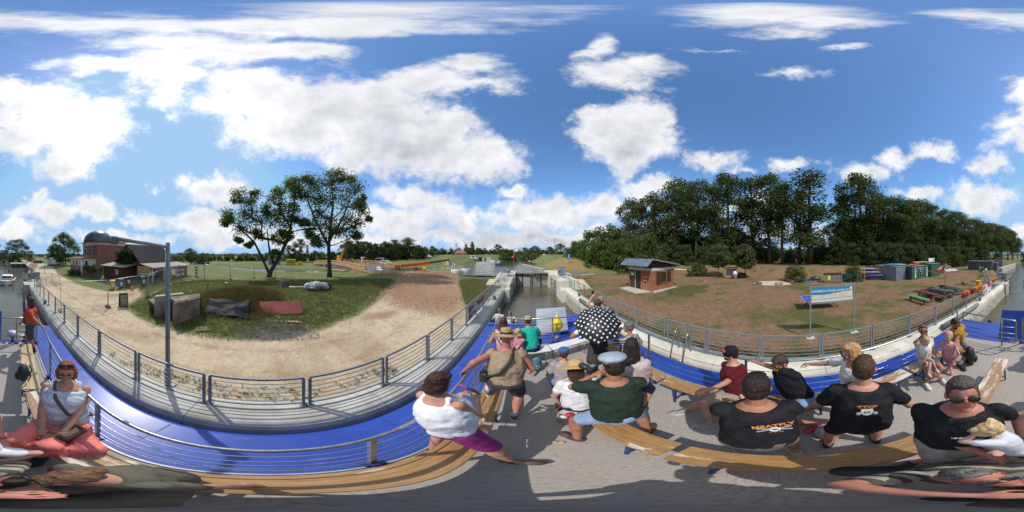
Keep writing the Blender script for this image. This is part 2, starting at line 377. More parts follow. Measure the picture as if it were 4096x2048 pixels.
chips = np.maximum(chips, np.exp(-((X + 20) / 6) ** 2 - ((Y - 20) / 6) ** 2) * .9)
trk = [(-3.9, -40), (-4.3, -20), (-4.6, -6), (-5.0, 2), (-7.2, 8), (-12, 16), (-15.5, 29)]
def pld(pl): return np.min([np.hypot(X - x0 - np.clip(((X - x0) * (x1 - x0) + (Y - y0) * (y1 - y0)) / ((x1 - x0) ** 2 + (y1 - y0) ** 2), 0, 1) * (x1 - x0), Y - y0 - np.clip(((X - x0) * (x1 - x0) + (Y - y0) * (y1 - y0)) / ((x1 - x0) ** 2 + (y1 - y0) ** 2), 0, 1) * (y1 - y0)) for (x0, y0), (x1, y1) in zip(pl, pl[1:])], 0)
rb = np.maximum.reduce([rb, .50 * np.exp(-((pld(trk) - .8) / .35) ** 2), .75 * np.exp(-((X + 11.5) / 3) ** 2 - ((Y - 12.5) / 6) ** 2), .62 * np.exp(-((X + 7.4) / .8) ** 2 - ((Y - 6.5) / 2.2) ** 2), .5 * np.exp(-((X + 9.5) / 2.5) ** 2 - ((Y + 12) / 2.5) ** 2)])
dry = np.exp(-((X - 14) / 10) ** 2 - ((Y - 47) / 13) ** 2) * 1.2 + .95 * np.exp(-((X + 10.9) / 1.9) ** 2 - ((Y + 2) / 3.2) ** 2) + .45 * sst(X, 28, 31) * (1 - sst(X, 35, 39)) * (Y < 40)
gravel = np.exp(-(((X + 7.5) / 1.1) ** 2 + ((Y - .2) / 1.7) ** 2) ** 2)
ca = me.color_attributes.new('zones', 'FLOAT_COLOR', 'POINT'); q = np.stack([road, np.maximum(chips, rb), np.clip(dry, 0, 1), gravel], -1).reshape(-1)
ca.data.foreach_set('color', q.astype('f'))
ca2 = me.color_attributes.new('brownroad', 'FLOAT_COLOR', 'POINT'); q = np.stack([rb, rb, rb, rb * 0 + 1], -1).reshape(-1); ca2.data.foreach_set('color', q.astype('f'))
gm = bpy.data.materials.new('ground'); gm.use_nodes = True; t = NT(gm)
at = t.n('ShaderNodeAttribute', attribute_name='zones'); sp = t.n('ShaderNodeSeparateColor'); t.L.new(at.outputs['Color'], sp.inputs[0])
at2 = t.n('ShaderNodeAttribute', attribute_name='brownroad')
n1 = t.noise(.55, 6, .62); n2 = t.noise(3.0, 6, .65); n3 = t.noise(22, 4, .7); n4 = t.noise(.16, 4, .55); n5 = t.noise(9, 6, .75)
grass = t.mix(t.rng(n2, .35, .7), (.11, .15, .04), (.18, .195, .07)); grass = t.mix(t.math('MULTIPLY', t.rng(n1, .44, .66), .75), grass, (.25, .20, .10)); grass = t.mix(t.math('MULTIPLY', t.rng(n3, .5, .62), .6), grass, (.03, .05, .012))
n6 = t.noise(.32, 5, .6, dist=.8); ch = t.mix(t.rng(n2, .35, .68), (.165, .098, .056), (.26, .155, .088)); ch = t.mix(t.math('MULTIPLY', t.rng(n3, .50, .66), .75), ch, (.33, .215, .13)); ch = t.mix(t.math('MULTIPLY', t.rng(n5, .52, .68), .55), ch, (.07, .045, .032)); ch = t.mix(t.math('MULTIPLY', t.rng(n4, .5, .66), .35), ch, (.17, .12, .06))
gp = t.math('ADD', t.math('MULTIPLY', n4, .55), t.math('MULTIPLY', n1, .45)); gpm = t.rng(t.math('ADD', gp, t.math('MULTIPLY', t.math('SUBTRACT', n5, .5), .14)), .488, .60)
ch2 = t.mix(t.math('MULTIPLY', gpm, .85), ch, t.mix(t.rng(n3, .4, .62), (.040, .075, .016), (.12, .125, .04)))
rd = t.mix(t.rng(n2, .3, .72), (.58, .465, .315), (.46, .345, .215)); rd = t.mix(t.math('MULTIPLY', t.rng(n1, .46, .66), .45), rd, (.30, .205, .12)); rd = t.mix(t.math('MULTIPLY', t.rng(n3, .52, .66), .5), rd, (.72, .65, .52)); rd = t.mix(t.math('MULTIPLY', t.rng(n5, .56, .7), .4), rd, (.19, .14, .09))
rd = t.mix(t.math('MULTIPLY', t.rng(n6, .5, .62), .35), rd, (.27, .19, .115)); br_ = t.mix(t.rng(n2, .3, .7), (.28, .165, .095), (.37, .235, .14)); br_ = t.mix(t.math('MULTIPLY', t.rng(n3, .52, .66), .6), br_, (.42, .31, .21)); br_ = t.mix(t.math('MULTIPLY', t.rng(n5, .52, .7), .5), br_, (.11, .065, .04))
dr = t.mix(t.rng(n3, .4, .65), (.34, .22, .085), (.20, .14, .055)); dr = t.mix(t.rng(n2, .45, .7), dr, (.13, .12, .04))
def edge(x, w_=.35): return t.rng(t.math('ADD', x, t.math('MULTIPLY', t.math('SUBTRACT', t.math('ADD', t.math('MULTIPLY', n1, .4), t.math('MULTIPLY', n5, .6)), .5), 1.5)), .5 - w_ / 2, .5 + w_ / 2)
c = t.mix(edge(sp.outputs[2], .5), grass, dr); c = t.mix(edge(sp.outputs[1], .3), c, ch2); c = t.mix(edge(sp.outputs[0], .25), c, rd)
c = t.mix(edge(at2.outputs['Fac'], .5), c, br_)
vor = t.n('ShaderNodeTexVoronoi'); vor.inputs['Scale'].default_value = 14; t.L.new(t.obj(), vor.inputs['Vector'])
c = t.mix(edge(at.outputs['Alpha'], .3), c, t.mix(t.rng(vor.outputs['Distance'], .1, .6), (.27, .25, .23), (.09, .08, .07)))
t.col(c); t.b.inputs['Roughness'].default_value = .95; t.b.inputs['Specular IOR Level'].default_value = .15
t.bump(t.math('ADD', t.math('MULTIPLY', n3, .6), n5), .8, .05)
me.materials.append(gm); ground = bpy.data.objects.new('ground', me); link(ground); tag(ground, kind='structure')
# water ------------------------------------------------------------------
def water(name, poly, z, col, waves=.25):
    m = bpy.data.materials.new(name); m.use_nodes = True; t = NT(m)
    f = t.rng(t.noise(.35, 4, .6), .35, .7); t.col(t.mix(f, col, tuple(x * 1.25 for x in col)))
    t.b.inputs['Roughness'].default_value = .06; t.b.inputs['Specular IOR Level'].default_value = .5
    h = t.math('ADD', t.noise(2.4, 5, .6, stretch=(1, .55, 1), dist=.6), t.math('MULTIPLY', t.noise(9, 3, .5), .35)); t.bump(h, waves, .10)
    b = MB(); b.v = [(x, y, z) for x, y in poly]; b.f = [tuple(range(len(poly)))]; b.sm = [False]
    o = b.build(name, m, loc=(0, 0, 0)); return tag(o, kind='structure')
water('lock_water', [(-2.7, -22), (4.85, -22), (4.85, 27.7), (-2.7, 27.7)], -1.5, (.078, .070, .038), .42)
water('canal_water', [(-8, -21.9), (-8, -700), (13, -700), (13, -21.9)][::-1], -1.5, (.070, .074, .055), .5)
water('upper_water', [(-100, -60), (-26, -60), (-26, 27), (-3.2, 27.9), (5.0, 27.9), (12, 160), (-60, 160), (-100, 60)], .22, (.072, .068, .040), .3)
# far hills ---------------------------------------------------------------
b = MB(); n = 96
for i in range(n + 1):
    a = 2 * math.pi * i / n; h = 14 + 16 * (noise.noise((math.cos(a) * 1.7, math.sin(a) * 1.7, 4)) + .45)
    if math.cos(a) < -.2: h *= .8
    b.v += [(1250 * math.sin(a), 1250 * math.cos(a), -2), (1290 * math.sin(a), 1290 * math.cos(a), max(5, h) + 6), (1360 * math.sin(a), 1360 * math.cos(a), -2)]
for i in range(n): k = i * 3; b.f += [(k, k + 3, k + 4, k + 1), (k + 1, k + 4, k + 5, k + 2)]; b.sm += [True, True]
tag(b.build('hills', mat('hazy_hill_green', (.055, .085, .075), (.04, .065, .06), .02, .95), loc=(0, 0, 0)), kind='structure')  # bluish haze of distance mixed into the hills' green

# ================================================================ LOCK
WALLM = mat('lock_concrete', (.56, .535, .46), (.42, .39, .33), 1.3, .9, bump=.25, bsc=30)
WALLR = mat('lock_concrete_cream', (.62, .60, .50), (.50, .47, .38), 1.0, .9, bump=.2, bsc=30)
STONE = None
def stone_mat():
    m = bpy.data.materials.new('stone_facing'); m.use_nodes = True; t = NT(m)
    v = t.n('ShaderNodeTexVoronoi', feature='DISTANCE_TO_EDGE'); v.inputs['Scale'].default_value = 3.2; t.L.new(t.obj(), v.inputs['Vector'])
    v2 = t.n('ShaderNodeTexVoronoi'); v2.inputs['Scale'].default_value = 3.2; t.L.new(t.obj(), v2.inputs['Vector'])
    s = t.n('ShaderNodeSeparateColor'); t.L.new(v2.outputs['Color'], s.inputs[0])
    c = t.mix(s.outputs[0], (.33, .30, .24), (.48, .45, .38)); t.col(t.mix(t.rng(v.outputs['Distance'], .02, .07), (.10, .09, .07), c)); t.b.inputs['Roughness'].default_value = .9
    t.bump(t.rng(v.outputs['Distance'], 0, .1), .6); return m
STONE = stone_mat()
lab = {'L': 'long pale concrete lock wall striped by fence shadows beside the dirt road', 'R': 'long cream concrete lock wall with stone facing beside the brown yard'}
for sgn, FXL, nm in ((-1, LX, 'L'), (1, RX, 'R')):
    y0, y1 = -20.5, 18.0
    root = thing('lock_wall', lab[nm], 'wall', (FXL(0), 0, -1.6))
    # profile: a = distance outwards from the water face
    top = [(.84, 0), (.42, 0), (.30, -.012), (.18, -.05), (.08, -.12), (.02, -.22), (0, -.34)]
    b = MB()
    for k in range(12):
        ya = y0 + (y1 - y0) * k / 12; yb = y0 + (y1 - y0) * (k + 1) / 12 - .012
        pts = [(.84, -.62)] + top + [(.0, -.62)]
        vs = []
        for yy in (ya, yb): vs += [(FXL(yy) + sgn * a, yy, z) for a, z in pts]
        m_ = len(pts); fs = [(i, i + 1, m_ + i + 1, m_ + i) for i in range(m_ - 1)] + [(m_ - 1, 0, m_, 2 * m_ - 1), tuple(range(m_)), tuple(range(2 * m_ - 1, m_ - 1, -1))]
        b.add(vs, [f if sgn < 0 else f[::-1] for f in fs])
    b.build('coping', WALLM if sgn < 0 else WALLR, root)
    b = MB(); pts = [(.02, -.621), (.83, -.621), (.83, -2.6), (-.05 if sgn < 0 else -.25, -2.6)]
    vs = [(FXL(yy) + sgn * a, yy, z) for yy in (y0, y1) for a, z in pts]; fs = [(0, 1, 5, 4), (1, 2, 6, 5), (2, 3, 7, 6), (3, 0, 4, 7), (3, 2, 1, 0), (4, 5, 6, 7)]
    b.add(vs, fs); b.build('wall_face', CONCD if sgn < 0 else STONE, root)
# lock heads (piers) --------------------------------------------------------
def pier(name, label, boxes, m=CONC):
    b = MB()
    for q in boxes: b.bb(*q, bev=.03)
    o = b.build(name, m); return tag(o, label, 'lock pier')
pier('lock_abutment', 'stepped pale concrete lock head on the left of the far gates', [(-3.3, -1.62, 17.6, 19.0, -3, -.06), (-3.5, -1.70, 19.003, 21.2, -3, .33), (-3.9, -1.55, 21.203, 23.0, -3, .80), (-4.0, -2.2, 23.003, 25.6, -3, .803), (-4.4, -1.50, 25.603, 32.5, -3, .806)], WALLM)
pier('lock_abutment', 'stepped cream concrete lock head on the right of the far gates', [(4.05, 6.2, 17.2, 18.6, -3, -.05), (4.05, 6.4, 18.603, 20.6, -3, .78), (4.7, 6.4, 20.603, 24.8, -3, .783), (4.0, 7.4, 24.803, 32.5, -3, .80)], WALLR)
pier('lock_pier', 'concrete pier with wooden platform ending the left wall behind the boat', [(-3.4, -1.47, -23.2, -20.55, -3, .02), (-3.4, -1.9, -27.6, -23.203, -3, .0)])
pier('lock_pier', 'pale concrete pier at the rear end of the right wall', [(3.85, 6.2, -22.6, -20.55, -3, .02), (4.5, 6.2, -27.5, -22.603, -3, .0)])
TIMB = mat('weathered_timber', (.30, .27, .22), (.20, .17, .14), 2, .85, stretch=(1, .2, 4))
def fender(x, y0_, y1_, label, z0=-1.3, z1=.5):
    t = thing('fender_rack', label, 'timber rack', (x, (y0_ + y1_) / 2, z0))
    for k in range(3): MB().bb(x - .06, x + .06, y0_, y1_, z0 + .3 + k * .62, z0 + .52 + k * .62, bev=.01).build('beam', TIMB, t)
    b = MB()
    for yy in (y0_ + .3, y1_ - .3): b.bb(x - .12, x - .061 if x < 0 else x + .12, yy - .08, yy + .08, z0, z1)
    b.build('post', GALV, t)
fender(-1.44, 21.3, 24.6, 'timber fender beams on the left of the far gates'); fender(3.98, 20.7, 24.4, 'timber fender beams on the right of the far gates')
fender(4.35, -27, -23, 'timber fender beams behind the right rear pier', -1.4, .2); fender(-1.75, -27.4, -23.4, 'timber fender beams behind the left rear pier', -1.4, .2)
# far gates ------------------------------------------------------------------
GATEM = mat('gate_plate', (.24, .225, .205), (.34, .32, .29), 1.2, .75, bump=.1)
gate = thing('lock_gate', 'grey mitred double lock gate with brown walkway holding back the upper canal', 'lock gate', (1.15, 27.4, -1.6))
for (xa, ya, xb, yb) in ((-1.48, 28.2, 1.13, 27.3), (3.98, 28.2, 1.17, 27.3)):
    MB().bar((xa, ya, -.45), (xb, yb, -.45), .28, 2.1).build('gate_leaf', GATEM, gate)
    d = Vector((xb - xa, yb - ya, 0)).normalized(); s = Vector((d.y, -d.x, 0)); s = s if s.y < 0 else -s
    b = MB()
    for f in (.42, .47, .96): p = Vector((xa, ya, 0)).lerp(Vector((xb, yb, 0)), f) + s * .17; b.box((p.x, p.y, -.4), (.07, .07, 2.2))
    b.build('rib', BLACK, gate)
    b = MB(); b.bar(Vector((xa, ya, .76)) + s * .25, Vector((xb, yb, .76)) + s * .25, .75, .07); b.build('walkway', BRONZE, gate)
    b = MB(); r = [Vector((xa, ya, 0)) - s * .1 + Vector((0, 0, z)) for z in (.8, 1.9)] + [Vector((xb, yb, 0)) - s * .1 + Vector((0, 0, z)) for z in (1.9, .8)]
    b.tube([r[0], r[1], r[2], r[3]], .03, 6); b.tube([r[0].lerp(r[1], .5), r[3].lerp(r[2], .5)], .018, 6)
    for f in (.2, .4, .6, .8): b.tube([r[0].lerp(r[3], f), r[1].lerp(r[2], f)], .022, 6)
    b.build('gate_rail', GALV, gate)
    b = MB(); b.tube([Vector((xa, ya, .5)) + s * .3, Vector((xb, yb, .55)) + s * .3], .045, 8)
    for f in (.35, .5, .8): p = Vector((xa, ya, .55)).lerp(Vector((xb, yb, .55)), f) + s * .32; b.box(p, (.12, .12, .34))
    b.build('push_rod', BLACK, gate)
b = MB(); b.lathe([(0, .94), (.13, .98), (.15, 1.08), (.13, 1.18), (0, 1.22)], (1.12, 26.85, 0), 12); b.build('marker_light', YEL, gate)
# control gear on the heads --------------------------------------------------
CAB = mat('cabinet_grey', (.20, .25, .28), (.16, .2, .23), 4, .5)
def cabinet(label, x, y, z, w_, d_, h_, rz=0):
    t = thing('control_cabinet', label, 'cabinet', (x, y, z), rz)
    MB().bb(-w_ / 2, w_ / 2, -d_ / 2, d_ / 2, .06, h_, bev=.02).build('body', CAB, t, world=False)
    MB().bb(-w_ / 2 - .03, w_ / 2 + .03, -d_ / 2 - .03, d_ / 2 + .03, h_ + .002, h_ + .06, bev=.015).build('lid', GALV, t, world=False)
    MB().bb(-w_ / 2 + .02, w_ / 2 - .02, -d_ / 2 + .02, d_ / 2 - .02, 0, .058).build('plinth', CONCD, t, world=False)
    b = MB(); b.lathe([(0, 0), (.09, 0), (.10, .05), (0, .06)], n=12, M=Matrix.Translation((-.12, -d_ / 2, h_ * .66)) @ Matrix.Rotation(R(90), 4, 'X')); b.build('hatch_handle', GALV, t, world=False)
cabinet('large grey control cabinet on the right lock head', 5.55, 24.3, .8, .95, .8, 1.25); cabinet('low wide grey cabinet on the left lock head', -3.25, 28.2, .8, 1.6, .8, .75)
cabinet('grey control cabinet among rails on the right rear pier', 5.3, -25.0, 0, 1.3, .8, 1.0); cabinet('grey control cabinet beside the left rear pier', -3.6, -26.6, 0, 1.7, .8, 1.0)
def pedestal(label, x, y, z):
    t = thing('control_pedestal', label, 'pedestal', (x, y, z)); MB().bb(-.09, .09, -.09, .09, 0, .8).build('column', GALV, t, world=False); MB().lathe([(0, .8), (.26, .8), (.30, .9), (.26, 1.0), (0, 1.02)], n=14).build('head', CAB, t, world=False)
pedestal('round headed grey control pedestal on the left lock head', -2.25, 22.3, .8); pedestal('round headed grey control pedestal on the right lock head', 4.95, 22.6, .783)
# fences -----------------------------------------------------------------------
def panel_mesh(L_, bars=5, h=1.1):
    b = MB(); b.bar((.03, 0, h - .03), (L_ - .03, 0, h - .03), .045, .05); b.bar((.03, 0, .14), (L_ - .03, 0, .14), .04, .045)
    for x in (.03, L_ - .03): b.bar((x, 0, .0), (x, 0, h - .055), .055, .045, up=(0, 1, 0))
    for k in range(bars): z = .14 + (h - .17) * (k + 1) / (bars + 1); b.bar((.055, 0, z), (L_ - .055, 0, z), .016, .018)
    for x in (.03, L_ - .03): b.box((x, 0, .008), (.14, .16, .014))
    return b
fl = thing('safety_fence', 'grey galvanised fence of low panels along the left lock wall', 'fence', (-2.77, 0, 0))
fr = thing('safety_fence', 'grey galvanised fence of low panels along the right lock wall', 'fence', (4.9, 0, 0))
GALV2 = GALV
pm_l = panel_mesh(1.70).mesh('fence_panel', GALV); PL = 1.755
def fpanel(parent, me_, p, rz, sx=1):
    o = bpy.data.objects.new('fence_panel', me_); link(o, parent); o.location = Vector(p) - _wo(parent); o.rotation_euler = (0, 0, rz); o.scale = (sx, 1, 1)
ysL = [-1.085 + PL * k for k in range(-10, 10)]
for y in ysL: fpanel(fl, pm_l, (FL(y), y + .02, 0), R(90.7))
pm_r = panel_mesh(1.80).mesh('fence_panel', GALV)
for k in range(-11, 8):
    y = -1.25 + 1.825 * k
    if k == 2: continue
    fpanel(fr, pm_r, (FR(y), y + .02, 0), R(89.3))
fpanel(fr, panel_mesh(.72).mesh('fence_panel', GALV), (FR(2.42), 2.42, 0), R(89.3)); fpanel(fr, panel_mesh(.94).mesh('fence_panel', GALV), (FR(3.2), 3.2, 0), R(89.3))
def rampfence(label, pts, group=None):       # a rail fence following given base points
    t = thing('railing', label, 'railing', pts[0]); b = MB()
    for p in pts: b.bar(p, Vector(p) + Vector((0, 0, 1.08)), .05, up=(0, 1, 0))
    b.build('post', GALV, t); b = MB()
    for p, q in zip(pts, pts[1:]):
        for k, z in enumerate((1.08, .88, .68, .48, .28, .12)): b.bar(Vector(p) + Vector((0, 0, z)), Vector(q) + Vector((0, 0, z)), .045 if k in (0, 5) else .018)
    b.build('rails', GALV, t)
rampfence('grey stair railing climbing to the left lock head', [(-2.97, 16.6, 0), (-2.95, 18.8, .0), (-2.9, 21.0, .8), (-2.75, 22.6, .8), (-2.4, 24.4, .8), (-2.4, 25.5, .8)])
rampfence('grey stair railing climbing to the right lock head', [(5.15, 13.4, 0), (5.2, 16.5, .0), (5.2, 18.3, .0), (5.15, 20.6, .78), (5.1, 22.0, .78), (5.1, 23.4, .78)])
rampfence('grey railing round the grass beside the left lock head', [(-3.9, 24.8, .3), (-5.7, 23.8, .2), (-7.6, 22.9, .1), (-9.6, 22.4, .1), (-9.4, 26.0, .1), (-6.8, 27.2, .3)])
rampfence('grey railing pen behind the right lock head', [(6.3, 24.6, .2), (8.0, 24.4, .1), (9.6, 24.3, .1), (9.6, 27.5, .1), (7.2, 28.4, .3), (6.6, 26.4, .3)])
rampfence('grey railing pen on the left bank behind the boat', [(-2.6, -19.3, 0), (-3.4, -19.6, 0), (-4.2, -20.0, 0), (-5.9, -19.8, 0), (-5.8, -23.5, 0), (-3.9, -24.5, 0)])
rampfence('grey railing along the walkway of the right rear pier', [(4.6, -22.9, 0), (4.6, -25, 0), (4.6, -27.2, 0)]); rampfence('grey railing of the left rear pier walkway', [(-1.75, -23.4, 0), (-1.75, -25.4, 0), (-1.75, -27.3, 0)])
rampfence('grey railing pen behind the right rear pier', [(5.2, -21.0, 0), (6.8, -20.5, 0), (7.0, -23, 0), (6.6, -25.5, 0), (5.9, -27, 0)])
# stairs with yellow nosings -----------------------------------------------------
for lab_, x0, x1, y0, dz, sg in (('concrete stairs with yellow edges beside the left lock head', -4.6, -3.42, 17.9, .16, 1), ('concrete stairs with yellow edges beside the right lock head', 6.42, 7.5, 17.2, .155, 1)):
    t = thing('stairs', lab_, 'stairs', ((x0 + x1) / 2, y0, -.1)); b = MB(); ye = MB()
    for k in range(5):
        b.bb(x0, x1, y0 + k * .55, y0 + 3.2, -.2 + k * dz + (.003 if k else 0), -.2 + (k + 1) * dz)
        if k in (0, 4): ye.bb(x0 + .01, x1 - .01, y0 + k * .55 - .004, y0 + k * .55 + .14, -.2 + (k + 1) * dz - .05, -.2 + (k + 1) * dz + .006)
    b.build('steps', WALLR, t); ye.build('edge_strip', YEL, t)
for x, y, l in ((-2.35, -23.9, 'brown plank walkway with yellow edge on the left rear pier'), (5.1, -23.9, 'brown plank walkway with yellow edge on the right rear pier')):
    t = thing('gate_walkway', l, 'walkway', (x, y, .02)); MB().bb(x - .55, x + .35, y - 2.6, y + .8, .06, .14).build('planks', BRONZE, t); MB().bb(x - .55, x + .35, y + .803, y + .92, .04, .145).build('edge_strip', YEL, t)
    b = MB(); [b.bb(x - .5, x + .3, y + yy, y + yy + .08, .021, .058) for yy in (-2.4, -.9, .6)]; b.build('bearer', GALV, t)
# ladder with steel hand loops on the right wall
t = thing('boarding_ladder', 'steel ladder with two tall hand loops let into the right lock wall', 'ladder', (4.35, 3.2, -.1)); b = MB()
for yy in (2.92, 3.42): b.tube([(4.75, yy, .0), (4.75, yy, .75), (4.70, yy, .9), (4.60, yy, .93), (4.50, yy, .82), (4.27, yy, -.15), (4.22, yy, -1.4)], .022, 8)
b.build('hand_loop', STEEL, t); b = MB()
for k in range(6): b.tube([(4.25 + .0 * k, 2.92, -.2 - .22 * k), (4.25, 3.42, -.2 - .22 * k)], .014, 6)
b.build('rung', STEEL, t)
# lamp post over the lock
def lamppost(label, x, y, h, arm, adeg, z=0, red=False, r=.055):
    t = thing('street_lamp', label, 'street lamp', (x, y, z)); dx, dy = math.sin(R(adeg)), math.cos(R(adeg))
    b = MB(); b.tube([(0, 0, .02), (0, 0, .75)], r * 1.35, 12); b.tube([(0, 0, .74), (0, 0, h)], r, 12); b.box((0, 0, .012), (.3, .3, .024)); b.build('pole', GALV, t, world=False)
    b = MB(); b.tube([(0, 0, h - .10), (dx * arm, dy * arm, h - .02)], r * .62, 10); b.build('arm', GALV, t, world=False)
    M = Matrix.Translation((dx * (arm + .30), dy * (arm + .30), h - .08)) @ Matrix.Rotation(R(-adeg), 4, 'Z')
    b = MB(); b.box((0, 0, 0), (.13, .24, .13), M=M @ Matrix.Translation((0, -.24, .03)), bev=.02)
    b.lathe([(.20, -.03), (.205, 0), (.19, .06), (.14, .12), (.07, .155), (0, .165)], n=20, M=M @ Matrix.Diagonal((.9, 1.12, 1, 1))); b.build('lamp_head', mat('lamp_grey', (.10, .105, .11), (.08, .085, .09), 8, .35, .3), t, world=False)
    b = MB(); b.lathe([(0, -.05), (.12, -.045), (.19, -.03)], n=20, M=M @ Matrix.Diagonal((.9, 1.12, 1, 1))); b.build('diffuser', mat('frosted_lens', (.35, .36, .36)), t, world=False)
    return t
lp = P(669, 1538, 0)
lamppost('tall grey lamp post with round head reaching over the left lock wall', -2.98, -2.12, 4.0, 1.45, 90)
# ================================================================ TOUR BOAT
BLUE = mat('boat_blue', (.012, .050, .30), (.016, .065, .36), 1.2, .34, spec=.5, bump=.03, bsc=6)
t = NT(BLUE); _c = t.b.inputs['Base Color'].links[0].from_socket; _c = t.mix(t.math('MULTIPLY', t.rng(t.noise(2.1, 7, .75), .56, .70), .45), _c, (.10, .14, .40)); _c = t.mix(t.math('MULTIPLY', t.rng(t.noise(30, 3, .6, stretch=(1, .06, 1)), .66, .72), .5), _c, (.25, .28, .42)); t.col(t.mix(t.math('MULTIPLY', t.rng(t.noise(5, 6, .8), .62, .70), .5), _c, (.03, .035, .08)))
BLUED = mat('boat_blue_dark', (.010, .025, .15), (.012, .032, .19), 2, .4)
def deck_mat():
    m = bpy.data.materials.new('deck_grey'); m.use_nodes = True; t = NT(m)
    a = t.noise(60, 3, .6, stretch=(.25, 1, 1)); b_ = t.noise(60, 3, .6, stretch=(1, .3, 1)); st = t.math('MULTIPLY', t.rng(a, .45, .62), .8); big = t.noise(1.1, 4, .6)
    c = t.mix(st, (.36, .325, .285), (.26, .232, .20)); c = t.mix(t.math('MULTIPLY', t.rng(b_, .56, .68), .35), c, (.44, .40, .33)); c = t.mix(t.math('MULTIPLY', t.rng(big, .4, .7), .35), c, (.28, .26, .24)); t.col(c); t.b.inputs['Roughness'].default_value = .85; t.bump(t.math('ADD', a, b_), .25); return m
DECK = deck_mat(); Z0 = .8
boat = thing('tour_boat', 'long blue tour boat with grey top deck and rails lying in the lock', 'boat', (.9, 0, -1.9))
def hullprof(x0, x1, y0, y1, z0, z1, nm, m):
    b = MB(); b.prism([(x0, y0), (x1, y0), (x1, y1), (x0, y1)], z0, z1); b.build(nm, m, boat)
hull = MB(); pl = [(-1.35, -7.4), (3.05, -7.4), (3.1, 7.4), (2.6, 8.6), (-1.2, 8.6), (-1.5, 7.4)]; hull.prism(pl, -1.9, -.45); hull.build('hull', BLUED, boat)
MB().bb(-1.28, 3.0, -4.8, 6.1, -.449, .70).build('cabin', mat('cabin_blue', (.014, .05, .3), (.02, .06, .36), 2, .4), boat)
MB().bb(-.665, 2.50, -4.85, 4.78, .705, Z0).build('deck', DECK, boat)
# pale strip of bare metal along the edge of the carpet
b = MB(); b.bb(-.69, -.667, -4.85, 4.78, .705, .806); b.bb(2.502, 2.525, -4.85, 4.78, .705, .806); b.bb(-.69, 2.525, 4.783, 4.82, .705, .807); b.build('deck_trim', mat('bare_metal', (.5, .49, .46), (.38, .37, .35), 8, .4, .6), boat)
b = MB(); b.ext([(-1.50, .62), (-1.535, .70), (-1.50, .76), (-1.46, .775), (-.692, .79), (-.692, .70)], (0, -5.0, 0), (0, 6.3, 0), (1, 0, 0)); b.build('side_roof', BLUE, boat)
b = MB(); b.ext([(2.527, .70), (2.527, .79), (3.12, .76), (3.19, .73), (3.22, .64), (3.16, .56)], (0, -5.0, 0), (0, 6.3, 0), (1, 0, 0)); b.build('side_roof', BLUE, boat)
b = MB(); b.bb(-.691, 2.526, 4.822, 6.3, .69, .77); b.bb(-1.45, 3.1, 6.303, 6.42, .60, .88, bev=.03); b.bb(1.7, 3.0, 6.423, 7.5, .55, .80, bev=.03); b.build('bow_roof', BLUE, boat)
b = MB(); b.bb(.9, 3.15, -6.5, -4.853, .66, .78, bev=.03); b.bb(-1.5, -.70, -6.5, -5.003, .50, .70, bev=.03); b.build('stern_roof', BLUE, boat)
b = MB(); b.bb(-.69, .90, -6.9, -4.853, -.449, -.35); b.build('stern_platform', BLUE, boat)
b = MB(); b.bb(-.69, 2.52, -4.96, -4.854, .70, .795); b.build('stern_sill', BLUE, boat)
b = MB(); b2 = MB()
for k in range(13): (b if k % 2 else b2).bar((-.66 + k * .1, -4.90, .800), (-.60 + k * .1, -4.90, .800), .085, .012)
b.build('warning_stripe', BLACK, boat); b2.build('warning_stripe', YEL, boat)
b = MB(); [b.bb(-1.44, -.72, y, y + .012, .776, .787) for y in (-3.2, -1.0, 1.2, 3.4, 5.2)]; b.build('roof_seam', BLUED, boat)
# deck marking: a raised light panel in the middle of the deck
# rails ---------------------------------------------------------------------------
def rail(nm, ptsxy, top, mids, posts, r=.022):
    b = MB(); pts = [(x, y, top) for x, y in ptsxy]; b.tube(pts, r, 10); b.build('handrail', STEEL, boat)
    b = MB()
    for z in mids: b.tube([(x, y, z) for x, y in ptsxy], .0065, 6)
    b.build('rail_wire', STEEL, boat)
    for (x, y) in posts:
        b = MB(); b.bar((x, y, .78), (x, y, top), .04, .04); b.build('rail_post', STEEL, boat)
        b = MB(); b.box((x, y, .80), (.12, .14, .05), bev=.01); b.box((x + (.05 if x < 1 else -.05), y, .84), (.03, .08, .1)); b.build('post_foot', BLUED, boat)
rail('l', [(-.72, -4.85), (-.72, -3.0), (-.72, 0), (-.72, 2.6), (-.72, 4.66)], 1.86, (1.64, 1.42, 1.22, 1.02, .90), [(-.72, y) for y in (-4.83, -3.06, -1.25, .53, 2.34, 4.1)])
rail('r', [(2.56, 4.66), (2.56, 2.6), (2.56, 0), (2.56, -3.0), (2.56, -4.83)], 1.78, (1.50, 1.30, 1.12, .96), [(2.56, y) for y in (4.1, 2.67, .55, -1.4, -3.2, -4.83)])
rail('f', [(-.70, 4.72), (.9, 4.72), (2.54, 4.72)], 1.78, (1.52, 1.30, 1.12, .96), [(-.70, 4.72), (.82, 4.72), (2.54, 4.72)])
rail('s1', [(-.68, -4.90), (.0, -4.90), (.42, -4.90)], 1.74, (1.5, 1.3, 1.1, .95), [(-.66, -4.90), (-.12, -4.90), (.42, -4.90)])
# the gate rail at the stern stairs
b = MB(); q = [(2.30, -4.75), (1.0, -4.62), (.62, -4.58)]
b.tube([(*q[0], .82), (*q[0], 1.80), (*q[1], 1.78), (q[2][0], q[2][1], 1.76), (q[2][0] - .05, q[2][1], 1.70), (q[2][0] - .05, q[2][1], 1.02), (q[2][0], q[2][1], .97), (*q[1], .99)], .024, 10)
b.tube([(*q[1], .82), (*q[1], 1.78)], .024, 10)
for z in (1.52, 1.30, 1.14, .99): b.tube([(*q[0], z), (*q[1], z), (q[2][0] - .05, q[2][1], z)], .012, 6)
b.build('stern_gate_rail', STEEL, boat)
